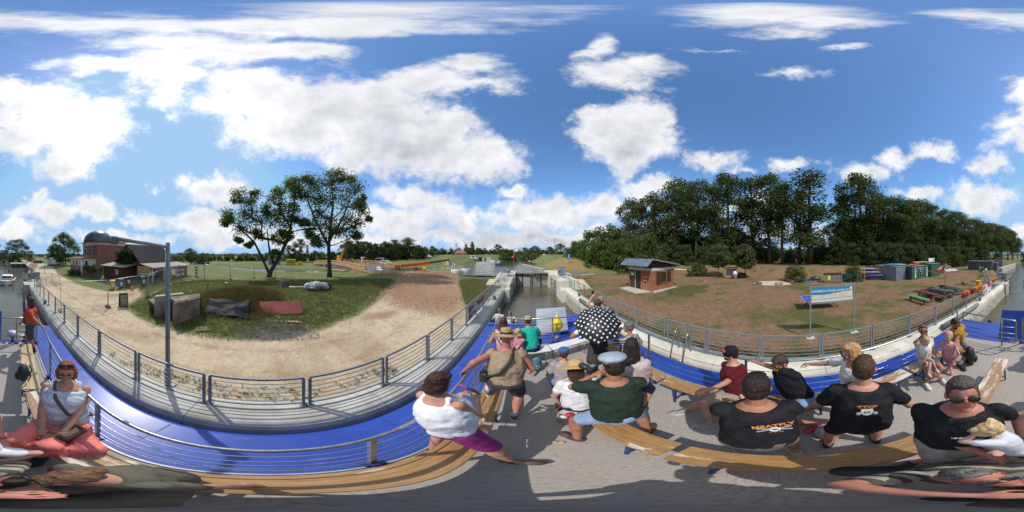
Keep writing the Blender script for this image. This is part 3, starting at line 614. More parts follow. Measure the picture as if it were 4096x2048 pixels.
# hatch covers ---------------------------------------------------------------------
def checker():
    m = bpy.data.materials.new('checker_plate'); m.use_nodes = True; t = NT(m)
    wv = t.n('ShaderNodeTexChecker'); wv.inputs['Scale'].default_value = 14; mp = t.n('ShaderNodeMapping'); mp.inputs['Rotation'].default_value = (0, 0, .78); t.L.new(t.obj(), mp.inputs[0]); t.L.new(mp.outputs[0], wv.inputs[0])
    n_ = t.noise(30, 3, .6); t.col(t.mix(t.math('MULTIPLY', wv.outputs['Fac'], .9), (.42, .44, .48), (.62, .63, .66))); t.b.inputs['Metallic'].default_value = .55; t.b.inputs['Roughness'].default_value = .38; t.bump(t.math('ADD', wv.outputs['Fac'], n_), .25); return m
hc = thing('hatch_cover', 'silver checker plate hatch propped up on the bow roof', 'hatch', (.98, 5.5, .80))
M = frame_m((.98, 5.75, 1.24), (1, .05, 0), (0, .45, .88)); b = MB(); b.box((0, 0, 0), (1.12, 1.02, .05), M=M, bev=.012); b.build('plate', checker(), hc)
b = MB(); [b.box((x, -.44, -.06), (.05, .05, .09), M=M) for x in (-.45, .45)]; b.build('hinge', STEEL, hc)
b = MB(); b.bb(.42, 1.55, 5.50, 6.26, .771, .86); b.build('coaming', BLUE, hc)
hc = thing('hatch_cover', 'blue slanted stair cover standing up at the stern', 'hatch', (.8, -4.95, .80))
M = frame_m((.80, -5.45, 1.25), (-1, 0, 0), (0, -.55, .84)); b = MB(); b.box((0, 0, 0), (.86, 1.05, .06), M=M, bev=.015); b.build('plate', BLUE, hc)
b = MB(); b.box((-.36, 0, .045), (.035, .95, .03), M=M); b.box((.36, 0, .045), (.035, .95, .03), M=M); b.build('stiffener', BLUED, hc)
# benches --------------------------------------------------------------------------
def bench_mat(nm, a, b_, worn):
    m = bpy.data.materials.new(nm); m.use_nodes = True; t = NT(m)
    g = t.noise(9, 7, .65, stretch=(6, .45, 1)); k = t.noise(3.5, 6, .7, stretch=(2.2, .5, 1)); f2 = t.noise(40, 3, .6, stretch=(3, .2, 1))
    c = t.mix(t.rng(g, .3, .7), a, b_); c = t.mix(t.math('MULTIPLY', t.rng(f2, .45, .7), .4), c, tuple(x * .45 for x in b_)); c = t.mix(t.rng(k, .68 - worn * .25, .74 - worn * .2), c, (.62, .55, .45)); t.col(c); t.b.inputs['Roughness'].default_value = .5; t.bump(g, .12); return m
BW1 = bench_mat('bench_orange', (.41, .24, .09), (.28, .145, .055), .42); BW2 = bench_mat('bench_pale', (.56, .42, .23), (.40, .27, .13), .35); BW3 = bench_mat('bench_worn', (.42, .26, .13), (.26, .14, .07), .85)
def bench(label, x0, y0, x1, y1, m, L_=None, group='benches on the top deck'):
    p = Vector((x0, y0, 0)); q = Vector((x1, y1, 0)); L_ = (q - p).length; c = (p + q) / 2; rz = math.atan2((q - p).x, (q - p).y) * -1
    t = thing('bench', label, 'bench', (c.x, c.y, Z0), rz)
    b = MB(); b.box((0, 0, .455), (.27, L_ - .02, .028), bev=.008); b.build('seat', m, t, world=False)
    for s in (-1, 1):
        b = MB(); yy = s * (L_ / 2 - .28); b.bar((-.10, yy, .44), (-.12, yy, .012), .028, .028, up=(0, 1, 0)); b.bar((.10, yy, .44), (.12, yy, .012), .028, .028, up=(0, 1, 0)); b.bar((-.115, yy, .10), (.115, yy, .10), .022); b.bar((-.12, yy, .43), (.12, yy, .43), .03)
        b.build('leg', BLUED, t, world=False)
        b = MB(); b.bar((0, yy, .11), (0, yy - s * .32, .435), .02); b.build('brace', BLUED, t, world=False)
bench('pale worn bench at the stern end of the left rail', -.34, -4.05, -.26, -2.26, BW2); bench('pale bench under the seated red haired woman', -.30, -2.22, -.40, -.42, BW3)
bench('orange bench nearest the camera along the left rail', -.40, -.40, -.41, 1.42, BW1); bench('orange bench by the left rail under the foot of the man in the straw hat', -.42, 1.46, -.45, 3.3, BW1)
bench('orange bench under the man in the green shirt', .64, 2.42, .77, .60, BW1); bench('orange bench behind the big man in the black shirt', .76, .56, .72, -1.36, BW1); bench('white flaked bench at the stern in the middle of the deck', .70, -1.46, .70, -3.28, BW3)
bench('foremost orange bench along the right rail', 1.96, 3.55, 1.96, 1.72, BW1); bench('second orange bench along the right rail beside the man in maroon', 1.96, 1.68, 2.0, -.16, BW1); bench('third bench along the right rail beside the blond woman', 2.02, -.20, 2.04, -2.0, BW3); bench('rear bench along the right rail under the woman with the baby', 2.05, -2.05, 2.02, -3.2, BW2); bench('short bench at the right stern corner under the man in yellow', 2.05, -3.25, 2.05, -4.4, BW1)
WPL = mat('white_plastic', (.70, .70, .68), (.6, .6, .58), 12, .45)
def wbench(label, p, q):
    p = Vector(p); q = Vector(q); L_ = (q - p).length; c = (p + q) / 2; rz = math.atan2(-(q - p).x, (q - p).y); t = thing('folding_bench', label, 'bench', (c.x, c.y, Z0), rz)
    MB().box((0, 0, .44), (.29, L_ - .01, .045), bev=.015).build('seat', WPL, t, world=False)
    for s in (-1, 1):
        b = MB(); yy = s * (L_ / 2 - .12); b.tube([(-.11, yy, .42), (-.13, yy, .01), (.13, yy, .01), (.11, yy, .42)], .012, 6); b.tube([(0, yy, .2), (0, yy - s * .3, .41)], .009, 6); b.build('leg', STEEL, t, world=False)
wbench('white plastic folding bench by the front rail, empty half', (.62, 3.85, 0), (1.62, 4.14, 0)); wbench('white plastic folding bench under the person in turquoise', (-.42, 3.62, 0), (.60, 3.84, 0))
# ================================================================ TREES
def leaf_mat(nm, c1, c2, c3, tr=.3):
    m = bpy.data.materials.new(nm); m.use_nodes = True; t = NT(m)
    oi = t.n('ShaderNodeObjectInfo'); n_ = t.noise(.9, 3, .6); n2 = t.noise(6, 2, .5)
    c = t.mix(t.rng(n_, .36, .66), c1, c2); c = t.mix(t.math('MULTIPLY', t.rng(n2, .5, .7), .6), c, c3); c = t.mix(t.math('MULTIPLY', oi.outputs['Random'], .35), c, c3)
    t.col(c); t.b.inputs['Roughness'].default_value = .6; t.b.inputs['Specular IOR Level'].default_value = .25
    tl = t.n('ShaderNodeBsdfTranslucent'); t.L.new(t.mix(.5, c, (.10, .14, .02)), tl.inputs[0]); mx = t.n('ShaderNodeMixShader'); mx.inputs[0].default_value = tr
    t.L.new(t.b.outputs[0], mx.inputs[1]); t.L.new(tl.outputs[0], mx.inputs[2]); t.L.new(mx.outputs[0], t.N['Material Output'].inputs[0]); return m
LEAF = leaf_mat('foliage_green', (.066, .112, .026), (.098, .145, .034), (.125, .155, .05), .4)
LEAFD = leaf_mat('foliage_dark', (.058, .092, .030), (.078, .112, .036), (.10, .12, .045), .38)
LEAFO = leaf_mat('foliage_olive', (.065, .085, .028), (.095, .11, .04), (.12, .12, .05))
LEAFB = leaf_mat('foliage_bright', (.055, .10, .015), (.08, .135, .022), (.10, .15, .03), .35)
LEAFC = leaf_mat('locust_leaves', (.10, .155, .036), (.14, .19, .05), (.19, .21, .08), .5)
BARK = mat('bark', (.085, .068, .05), (.045, .037, .03), 3, .95, bump=.6, bsc=12, stretch=(1, 1, .25)); BARKP = mat('pale_bark', (.20, .18, .15), (.10, .09, .075), 3, .95, bump=.5, bsc=12, stretch=(1, 1, .25))
def leaves(cl, per, size, rg, flat=.8, pw=.45):
    """cl: (x,y,z,r) clumps -> mesh of small leaf faces"""
    cl = np.array(cl); n = len(cl) * per; c = np.repeat(cl, per, 0)
    d = rg.normal(size=(n, 3)); d /= np.linalg.norm(d, axis=1)[:, None]; rr = rg.random(n) ** pw * (1.25 if pw > .5 else 1)
    p = c[:, :3] + d * (c[:, 3] * rr)[:, None] * np.array([1, 1, flat])
    nrm = rg.normal(size=(n, 3)); nrm[:, 2] = np.abs(nrm[:, 2]) + .25; nrm /= np.linalg.norm(nrm, axis=1)[:, None]
    a = np.cross(nrm, rg.normal(size=(n, 3))); a /= np.linalg.norm(a, axis=1)[:, None]; b = np.cross(nrm, a)
    s = size * (.55 + .9 * rg.random(n))[:, None]; L_ = .5 + .35 * rg.random(n)[:, None]
    v = np.stack([p - a * s * .5, p + b * s * L_ * .5, p + a * s * .6, p - b * s * L_ * .5], 1).reshape(-1, 3)
    me = bpy.data.meshes.new('crown'); k = np.arange(n * 4)
    me.vertices.add(n * 4); me.vertices.foreach_set('co', v.reshape(-1)); me.loops.add(n * 4); me.loops.foreach_set('vertex_index', k)
    me.polygons.add(n); me.polygons.foreach_set('loop_start', np.arange(n) * 4); me.polygons.foreach_set('loop_total', np.full(n, 4)); me.update(calc_edges=True); return me
def limbs(trunk, cl, r0, rmin=.03, thin=1.0, n=6):
    """trunk: polyline; joins every clump to the nearest lower node; radii grow with what they carry"""
    nodes = [Vector(p) for p in trunk]; par = [i - 1 for i in range(len(trunk))]; order = sorted(cl, key=lambda c: min((Vector(c[:3]) - p).length for p in nodes[:len(trunk)]))
    for c in order:
        c3 = Vector(c[:3]); best = min(range(1, len(nodes)), key=lambda i: (nodes[i] - c3).length + max(0, nodes[i].z - c3.z + .2 * (nodes[i] - c3).length) * 1.6)
        m_ = nodes[best].lerp(c3, .5) + Vector((random.uniform(-.1, .1), random.uniform(-.1, .1), random.uniform(-.12, .03))) * (nodes[best] - c3).length
        nodes.append(m_); par.append(best); nodes.append(c3); par.append(len(nodes) - 2)
    wt = [1.0] * len(nodes)
    for i in range(len(nodes) - 1, 0, -1):
        if par[i] >= 0: wt[par[i]] += wt[i] * (1 if i >= len(trunk) else 1)
    R_ = lambda i: max(rmin, r0 * (wt[i] / wt[0]) ** (.55 * thin)); b = MB()
    for i in range(1, len(nodes)):
        if i < len(trunk): continue
        b.tube([nodes[par[i]], nodes[i]], [min(R_(par[i]), R_(i) * 1.3), R_(i) * (.8 if i < len(nodes) else .5)], 5, cap=False)
    b.tube(trunk, [r0 * (1.25 if i == 0 else 1 - .75 * i / (len(trunk) - 1)) for i in range(len(trunk))], 9)
    return b
def tree_proto(nm, leafm, barkm, h, tf, prof, ncl, per, size, cr, seed, lean=.02, r0=None, label=None, cat='tree'):
    rg = np.random.default_rng(seed); random.seed(seed)
    tr = [(0, 0, -.2)]; x = y = 0
    for k in range(1, 7): x += random.uniform(-1, 1) * lean * h; y += random.uniform(-1, 1) * lean * h; tr.append((x, y, h * .93 * k / 6))
    cl = []
    while len(cl) < ncl:
        tt = random.random(); R_ = prof(tt) * h; a = random.random() * 6.283; q = random.random() ** .45 * R_
        z = h * (tf + (1 - tf) * tt); kx = min(5, int(z / h * 6)); cx, cy = tr[kx][0], tr[kx][1]
        p = (cx + q * math.cos(a), cy + q * math.sin(a), z - cr * h * .4)
        if all((Vector(p) - Vector(o[:3])).length > cr * h * .72 for o in cl[-60:]) or random.random() < .12: cl.append((*p, cr * h * random.uniform(.65, 1.25)))
    t = thing(nm, label or 'tree', cat, (0, 0, 0)); me = leaves(cl, per, size, rg); me.materials.append(leafm); link(bpy.data.objects.new('crown', me), t)
    limbs(tr, cl, r0 or h * .016).build('trunk', barkm, t); return t
ovate = lambda t: .26 * (math.sin(math.pi * min(1, t * .93 + .06)) ** .7); tallp = lambda t: .17 * (math.sin(math.pi * min(1, t * .95 + .04)) ** .6) * (1 + .25 * math.sin(t * 17)); bushp = lambda t: .55 * (1 - t * t * .8) ** .5; sparse = lambda t: .15 * (.6 + .4 * math.sin(t * 13 + 1)) * (math.sin(math.pi * min(1, t * .9 + .1)) ** .4)
PT = {}
PT['tall1'] = tree_proto('tall_tree', LEAFD, BARK, 10, .26, tallp, 62, 190, .16, .085, 11); PT['tall2'] = tree_proto('tall_tree', LEAFD, BARK, 10, .33, tallp, 54, 190, .16, .09, 12)
PT['tall3'] = tree_proto('tall_tree', LEAF, BARK, 10, .30, tallp, 56, 190, .16, .088, 13); PT['gap'] = tree_proto('tall_tree', LEAFD, BARK, 10, .22, sparse, 44, 150, .15, .072, 14)
PT['gap2'] = tree_proto('tall_tree', LEAF, BARK, 10, .3, sparse, 40, 160, .15, .078, 21)
PT['broad'] = tree_proto('broad_tree', LEAF, BARK, 10, .16, lambda t: .42 * (math.sin(math.pi * min(1, t * .9 + .09)) ** .6), 95, 150, .22, .10, 15)
PT['broadd'] = tree_proto('broad_tree', LEAFD, BARK, 10, .10, lambda t: .44 * (math.sin(math.pi * min(1, t * .9 + .09)) ** .6), 95, 150, .22, .10, 16)
PT['olive'] = tree_proto('willow_tree', LEAFO, BARK, 10, .08, lambda t: .32 * (math.sin(math.pi * min(1, t * .9 + .09)) ** .6), 90, 150, .20, .085, 17)
PT['bush'] = tree_proto('bush', LEAFB, BARK, 10, .05, bushp, 70, 120, .40, .16, 18, cat='bush'); PT['bushd'] = tree_proto('bush', LEAFD, BARK, 10, .05, bushp, 70, 120, .40, .16, 19, cat='bush'); PT['busho'] = tree_proto('bush', LEAF, BARK, 10, .05, bushp, 70, 120, .40, .16, 20, cat='bush')
PT['fir'] = tree_proto('fir_tree', LEAFD, BARK, 10, .08, lambda t: .24 * (1 - t) + .01, 60, 120, .2, .07, 22, lean=.002, cat='tree')
PT['small'] = tree_proto('young_tree', LEAFO, BARK, 10, .40, lambda t: .33 * (math.sin(math.pi * min(1, t * .85 + .12)) ** .7), 60, 150, .42, .12, 23)
used = set(); GW = 'tall trees of the wood beyond the yard'
def plant(kind, u, vtop, d, label, group=None, wx=1.0, z=None, cat=None):
    """u, vtop in 2576-wide panorama units"""
    p = A(u * 1.59006, d); zb = H(p.x, p.y) if z is None else z; top = CAMZ + d * math.tan((.5 - vtop / 1288) * math.pi); h = max(.6, top - zb)
    s = h / 10; src = PT[kind]; rz = random.uniform(0, 6.28)
    if kind in used: o = dup(src, (p.x, p.y, zb - .05), rz, label, group, (s * wx, s * wx, s))
    else: o = src; used.add(kind); o.location = (p.x, p.y, zb - .05); o.rotation_euler = (0, 0, rz); o.scale = (s * wx, s * wx, s); o['label'] = label
    if group: o['group'] = group
    elif 'group' in o: del o['group']
    return o
random.seed(3)
G1 = 'leafy shrubs at the near end of the wood'
for k, (kd, u, v, d, wx, lb) in enumerate([
 ('busho', 1452, 606, 58, 1.1, 'low green shrub at the canal end of the wood, farthest from the brick hut'), ('bush', 1490, 580, 52, 1.0, 'rounded bright green shrub left of the wood'), ('busho', 1535, 572, 47, 1.0, 'rounded green bush against the tall wood left of the brick hut'),
 ('busho', 1560, 600, 42, 1.1, 'olive bush just behind the left end of the hut roof'), ('busho', 1612, 590, 38, 1.15, 'olive green bush behind the blue hut roof'), ('bush', 1510, 612, 44, 1.2, 'low bright bush on the slope left of the brick hut')]): plant(kd, u, v, d, lb, G1, wx)
for kd, u, v, d, wx, lb in [
 ('olive', 1590, 500, 52, 1.1, 'pale olive willow at the left end of the tall wood'), ('olive', 1640, 486, 50, 1.1, 'broad olive willow towering behind the brick hut'),
 ('tall3', 1702, 450, 50, 1.25, 'tall tree with a dark tufted top right of the olive willow'), ('tall2', 1752, 452, 47, 1.2, 'tall tree over the right end of the hut roof'), ('tall1', 1832, 438, 49, 1.25, 'tall forked tree rising above the two young trees'), ('gap', 1790, 470, 45, 1.1, 'slim tall tree with bare pale trunk behind the young trees'),
 ('gap', 1898, 446, 47, 1.4, 'airy tall tree just right of the second young tree'), ('tall2', 1935, 434, 46, 1.25, 'broad topped tall tree above the pallet seats'), ('gap2', 1968, 452, 43, 1.2, 'slender tall tree with sky showing round its trunk'), ('gap', 2035, 446, 43, 1.9, 'tallest tree of the wood, over the ping pong table'), ('gap2', 2012, 470, 46, 1.2, 'thin leaning tree beside the tallest tree'),
 ('tall1', 2165, 438, 45, 1.35, 'tall round topped tree above the green netting'), ('gap2', 2118, 480, 44, 1.2, 'tall airy tree over the old wooden crate hut')]: plant(kd, u, v, d, lb, GW, wx)
for kd, u, v, d in [('tall2', 2215, 482, 46), ('tall1', 2250, 492, 48), ('tall3', 2285, 500, 52), ('tall1', 2318, 500, 56), ('gap', 2345, 510, 58), ('tall2', 2372, 522, 62)]: plant(kd, u, v, d, 'dark tall tree in the close wood behind the kayak containers', GW, 1.35)
for kd, u, v, d in [('tall1', 2400, 530, 68), ('tall2', 2425, 540, 76), ('tall1', 2450, 548, 86), ('tall3', 2470, 556, 96), ('tall1', 2488, 560, 108), ('tall2', 2505, 560, 122), ('tall1', 2520, 566, 138), ('tall2', 2535, 572, 158), ('tall1', 2548, 580, 180), ('tall2', 2560, 596, 215)]: plant(kd, u, v, d, 'dark tall tree in the far row along the canal beyond the umbrella', GW, 1.5)
# dense lower trees that close the wood
UB = [(1660, 560, 54), (1700, 575, 52), (1745, 580, 52), (1790, 590, 50), (1840, 570, 54), (1885, 592, 52), (1930, 600, 50), (2100, 560, 50), (2140, 545, 50), (2185, 540, 50), (2225, 545, 52), (2265, 545, 54), (2305, 548, 58), (2345, 560, 62), (2385, 575, 68), (2420, 590, 78), (2455, 600, 90)]
for u, v, d in UB: plant('broadd', u, v, d, 'dark leafy tree filling the gaps between the tall trunks', 'understorey trees of the wood', 1.15)
for u, v, d in [(1680, 612, 44), (1720, 615, 43), (1768, 618, 43), (1815, 615, 43), (1860, 618, 43), (1985, 632, 52), (2050, 628, 50), (2110, 606, 42), (2150, 610, 41), (2200, 606, 42), (2250, 610, 42), (2300, 612, 45), (2350, 615, 50), (2395, 618, 58), (2435, 622, 68), (2475, 628, 84), (2510, 634, 105)]: plant('bushd', u, v, d, 'dark bush at the foot of the wood', 'bushes at the foot of the wood', 1.1)
for u, v, d, lb in [(1805, 612, 29, 'left one of the two young trees by the chalkboard'), (1876, 614, 28, 'right one of the two young trees by the chalkboard')]: plant('small', u, v, d, lb, 'young trees on the yard', .95)
plant('busho', 1755, 660, 31, 'small low bush on the bank beside the pale stones', None, 1.4); plant('busho', 2145, 668, 25, 'scrubby weeds beside the green netting', None, 1.2); plant('busho', 2000, 668, 25, 'leafy heap of cut branches behind the pallets', None, 1.5)
# left and far trees
for kd, u, v, d, wx, lb in [('broad', 165, 584, 55, 1.15, 'large walnut tree left of the brick house'), ('broadd', 138, 612, 60, 1.1, 'smaller dark tree at the left foot of the walnut tree'), ('broadd', 45, 601, 92, 1.25, 'dark round tree by the water at the rear canal'), ('broadd', 75, 630, 110, 1.2, 'small dark tree right of the round tree by the rear canal'), ('broadd', 10, 628, 130, 1.4, 'low dark tree left of the round tree by the rear canal'),
 ('busho', 440, 640, 44, 1.3, 'bush behind the dark gabled barn'), ('broad', 482, 624, 66, 1.2, 'green bushy tree between the barn and the crooked trees'), ('broad', 512, 636, 72, 1.2, 'low green tree beside the bushy tree behind the barn'),
 ('broadd', 755, 600, 82, .9, 'grey green willow behind the bridge end'), ('broadd', 728, 616, 84, 1, 'dark tree left of the grey green willow'), ('broad', 790, 630, 80, 1.1, 'low tree between the willow and the second crooked tree'),
 ('broadd', 880, 604, 70, 1.1, 'dark tree behind the bridge workers'), ('broadd', 915, 606, 70, 1.1, 'dark dense tree above the near bridge rail'), ('broadd', 948, 612, 72, 1.0, 'dark tree above the white portable toilet'), ('olive', 968, 606, 72, 1.0, 'pale tree behind the white vans'), ('broadd', 992, 602, 74, 1.0, 'dark tree just right of the pale tree'), ('tall3', 1024, 596, 74, 1.9, 'tall dark tree standing above the far bridge end'), ('broadd', 1050, 616, 84, 1.0, 'lower tree right of the tall dark tree'),
 ('fir', 1172, 612, 150, 1.2, 'pointed fir beside the red roofed house'), ('fir', 1188, 606, 150, 1.3, 'taller pointed fir beside the red roofed house'), ('broadd', 1178, 622, 140, 1.5, 'dark tree behind the red roofed house'), ('broadd', 1205, 624, 135, 1.5, 'dark tree right of the firs'),
 ('broadd', 1253, 614, 160, 1.2, 'round tree just left of the red canal light'), ('bush', 1278, 626, 120, 1.3, 'bright bush right of the red canal light'), ('broad', 1385, 620, 110, 1.3, 'green tree at the far right canal bank'), ('broad', 1412, 612, 96, 1.3, 'taller green tree left of the blue canal sign'), ('busho', 1436, 622, 76, 1.2, 'bush right behind the blue canal sign'), ('broadd', 1345, 618, 170, 1.3, 'dark tree over the upper canal bend')]: plant(kd, u, v, d, lb, None, wx)
def wood(nm, label, pts, per, size, m, seed, z0=None):
    """far-off wood read as one mass: a row of overlapping leaf clumps following (u, vtop, d)"""
    rg = np.random.default_rng(seed); random.seed(seed); cl = []
    for (u0, v0, d0), (u1, v1, d1) in zip(pts, pts[1:]):
        n_ = max(2, int(abs(u1 - u0) / 5))
        for k in range(n_):
            f = k / n_; u = u0 + (u1 - u0) * f; v = v0 + (v1 - v0) * f + random.uniform(-3.5, 4); d = (d0 + (d1 - d0) * f) * random.uniform(.97, 1.06); p = A(u * 1.59006, d); zb = H(p.x, p.y); top = CAMZ + d * math.tan((.5 - v / 1288) * math.pi)
            r = d * .012 + .4; z = zb + r * .6
            while z < top - r * .4: cl.append((p.x + random.uniform(-1, 1) * r, p.y + random.uniform(-1, 1) * r, z, r * random.uniform(.8, 1.2))); z += r * .9
    me = leaves(cl, per, size, rg); me.materials.append(m); o = bpy.data.objects.new(nm, me); link(o); tag(o, label, 'trees', kind='stuff')
wood('far_wood', 'low green scrub along the horizon behind the meadow', [(395, 642, 95), (450, 638, 95), (540, 640, 100), (600, 641, 95), (650, 636, 100), (720, 640, 95), (800, 636, 95), (860, 630, 90)], 46, .9, LEAF, 31)
wood('far_wood', 'dark far wood along the horizon behind the red roofed house', [(1050, 628, 210), (1090, 622, 230), (1140, 628, 250), (1180, 626, 240), (1230, 628, 260), (1290, 628, 300), (1350, 626, 240), (1400, 628, 180)], 46, 2.2, LEAFD, 32)
wood('far_wood', 'far dark wood along the horizon of the rear canal', [(2576, 634, 420), (2600, 637, 420), (2640, 640, 380), (2690, 640, 330), (2750, 636, 260), (2820, 640, 200)], 46, 2.5, LEAFD, 33)
wood('far_wood', 'green scrub on the bank across the upper canal', [(1250, 632, 150), (1300, 632, 140), (1360, 632, 130), (1420, 634, 110)], 40, 1.1, LEAF, 34)
wood('far_wood', 'dark depth of the wood behind the trunks', [(1640, 600, 62), (1760, 596, 60), (1870, 604, 60), (1960, 628, 64), (2080, 618, 62), (2120, 590, 58), (2260, 580, 60), (2350, 585, 74)], 44, .8, LEAFD, 35)
wood('far_wood', 'dense green tree belt behind the bridge and the white vans', [(862, 612, 80), (900, 606, 80), (950, 614, 80), (985, 612, 82), (1060, 622, 90), (1110, 630, 110)], 60, .8, LEAFD, 36)
# the two crooked trees on the left
def crooked(label, d, trunks, cl, r0, seed, per=150, dead=()):
    rg = np.random.default_rng(seed); random.seed(seed); k = .00244 * d
    q = lambda u, v, dd=0: (lambda p: (p.x, p.y, zat(v * 1.59006, d + dd)))(A(u * 1.59006, d + dd))
    base = q(*trunks[0][0]); t = thing('crooked_tree', label, 'tree', base, group='two crooked trees on the left bank')
    tr = [q(u, v) for u, v in trunks[0]]; tr[0] = (tr[0][0], tr[0][1], H(tr[0][0], tr[0][1]) - .3)
    cs = []
    for u, v, r in cl:
        dd = random.uniform(-2.2, 2.2)
        for _ in range(7):
            c = q(u + random.uniform(-.75, .75) * r, v + random.uniform(-.75, .75) * r, dd + random.uniform(-.8, .8)); cs.append((*c, r * k * random.uniform(.5, .95)))
    me = leaves(cs, per, .22, rg, .8, .75); me.materials.append(LEAFC); link(bpy.data.objects.new('crown', me), t).location = -Vector(base)
    b = limbs(tr, cs, r0, .02); 
    for ex in trunks[1:]: b.tube([q(u, v) for u, v in ex], [r0 * .62 * (1 - .7 * i / (len(ex) - 1)) for i in range(len(ex))], 8)
    for a0, a1 in dead: m_ = q((a0[0] + a1[0]) / 2 + 3, (a0[1] + a1[1]) / 2 - 3); b.tube([q(*a0), m_, q(*a1)], [.07, .04, .015], 5)
    b.build('trunk', BARK, t)
crooked('left crooked tree with a leaning forked trunk', 23.5, [[(674, 699), (682, 680), (694, 660), (706, 640), (720, 610), (730, 575), (738, 530), (742, 490), (746, 470)], [(678, 690), (668, 668), (655, 640), (640, 610), (620, 590), (600, 572), (585, 566)], [(690, 668), (680, 640), (675, 610), (672, 575)]],
 [(600, 498, 22), (582, 540, 22), (618, 522, 26), (640, 495, 16), (610, 568, 26), (575, 555, 16), (652, 552, 28), (690, 520, 26), (698, 486, 20), (730, 466, 18), (700, 552, 28), (728, 540, 24), (648, 590, 16), (700, 596, 22), (600, 606, 10), (720, 585, 18), (742, 505, 16), (668, 530, 18), (625, 615, 9), (690, 630, 10)], .36, 41, 160, [((600, 572), (572, 590)), ((640, 610), (610, 625)), ((738, 530), (752, 560))])
crooked('right crooked tree with a straight dark trunk beside the bridge', 24, [[(829, 699), (829, 680), (828, 650), (827, 620), (830, 590), (834, 550), (838, 510), (836, 475)], [(828, 622), (812, 590), (795, 560), (780, 520), (765, 480)], [(829, 600), (848, 575), (866, 540), (880, 500)], [(795, 575), (770, 576), (745, 580)]],
 [(748, 462, 18), (775, 456, 20), (762, 482, 20), (800, 464, 24), (830, 450, 22), (864, 444, 22), (892, 462, 22), (838, 488, 32), (800, 508, 28), (878, 498, 32), (900, 520, 20), (850, 535, 34), (800, 545, 26), (892, 556, 26), (768, 560, 14), (822, 575, 28), (868, 588, 26), (800, 608, 18), (780, 590, 12), (898, 588, 12), (928, 550, 7), (740, 556, 12), (915, 500, 12)], .38, 42, 170, [((880, 500), (908, 475)), ((892, 556), (936, 552)), ((836, 475), (820, 436)), ((780, 520), (748, 520))])
for k_, o_ in PT.items():
    if k_ not in used: 
        for c_ in _kids.get(o_.name, []): bpy.data.objects.remove(c_)
        bpy.data.objects.remove(o_)
# ---------------------------------------------------------------- grass and weeds (nobody could count them)
def tufts(nm, label, sampler, n, h, m, seed, blades=5, sprd=.05):
    rg = np.random.default_rng(seed); P_ = sampler(n, rg); n = len(P_); z = Hn(P_[:, 0], P_[:, 1]); c = np.repeat(np.column_stack([P_, z]), blades, 0); N_ = len(c)
    c[:, :2] += rg.normal(size=(N_, 2)) * sprd; a = rg.random(N_) * 6.283; hh = h * (.5 + .8 * rg.random(N_)); wd = np.column_stack([np.cos(a), np.sin(a), 0 * a]) * (hh * .10)[:, None]
    tip = c + np.column_stack([rg.normal(size=N_) * .35 * hh, rg.normal(size=N_) * .35 * hh, hh])
    v = np.stack([c - wd, c + wd, tip], 1).reshape(-1, 3); me = bpy.data.meshes.new(nm); me.vertices.add(N_ * 3); me.vertices.foreach_set('co', v.reshape(-1)); me.loops.add(N_ * 3); me.loops.foreach_set('vertex_index', np.arange(N_ * 3)); me.polygons.add(N_); me.polygons.foreach_set('loop_start', np.arange(N_) * 3); me.polygons.foreach_set('loop_total', np.full(N_, 3)); me.update(calc_edges=True)
    me.materials.append(m); o = bpy.data.objects.new(nm, me); link(o); tag(o, label, 'grass', kind='stuff')
def mask_sampler(x0, x1, y0, y1, keep):
    def f(n, rg):
        p = np.column_stack([rg.uniform(x0, x1, n * 3), rg.uniform(y0, y1, n * 3)]); return p[keep(p[:, 0], p[:, 1], rg)][:n]
    return f
LG = leaf_mat('grass_blades', (.17, .205, .06), (.24, .25, .095), (.40, .33, .16), .45); LGD = leaf_mat('dry_blades', (.26, .18, .07), (.17, .13, .05), (.34, .25, .11), .2)
nz = lambda x, y, s: np.array([noise.noise((a * s, b_ * s, 5.5)) for a, b_ in zip(x, y)])
tufts('grass', 'green grass and weeds on the left bank and mound', mask_sampler(-20, -5, -14, 14, lambda x, y, rg: (sdp(ROAD, x, y) > .3 + rg.normal(size=len(x)) * .25) & (np.hypot(x, y) < 21) & (((x + 10.9) / 1.8) ** 2 + ((y + 2) / 3) ** 2 > rg.random(len(x)) * 1.4)), 26000, .15, LG, 51)
tufts('dry_grass', 'dry straw coloured grass on top of the mound', mask_sampler(-14, -8.6, -5.5, 2, lambda x, y, rg: ((x + 10.8) / 2.3) ** 2 + ((y + 2.2) / 3) ** 2 < rg.random(len(x)) * 1.3), 8000, .2, LGD, 52)
tufts('grass', 'lush weeds in the corner between the brown road and the left fence', mask_sampler(-9, -3.1, 10.5, 24, lambda x, y, rg: sdp(ROAD, x, y) > .2), 9000, .26, LG, 53)
tufts('grass', 'patchy grass tufts among the wood chips of the right yard', mask_sampler(5.2, 24, -14, 22, lambda x, y, rg: nz(x, y, .22) > .24 + rg.random(len(x)) * .2), 9000, .09, LG, 54)
tufts('grass', 'grass strip along the foot of the right fence', mask_sampler(5.1, 6.1, -14, 14, lambda x, y, rg: rg.random(len(x)) > (x - 5.1)), 4000, .09, LG, 55)
tufts('grass', 'green lawn beside the brick hut', mask_sampler(12.3, 19.5, 6, 12.3, lambda x, y, rg: ((x - 15.3) / 3.4) ** 2 + ((y - 9.8) / 1.9) ** 2 + nz(x, y, .9) * .9 < rg.random(len(x)) ** 1.5 * 1.3), 9000, .12, LG, 56)
tufts('weeds', 'sparse weeds sprouting along the foot of the left fence', mask_sampler(-3.6, -2.9, -4.5, 3.5, lambda x, y, rg: nz(x, y, 1.3) > .12), 260, .11, LG, 57, 6, .03)
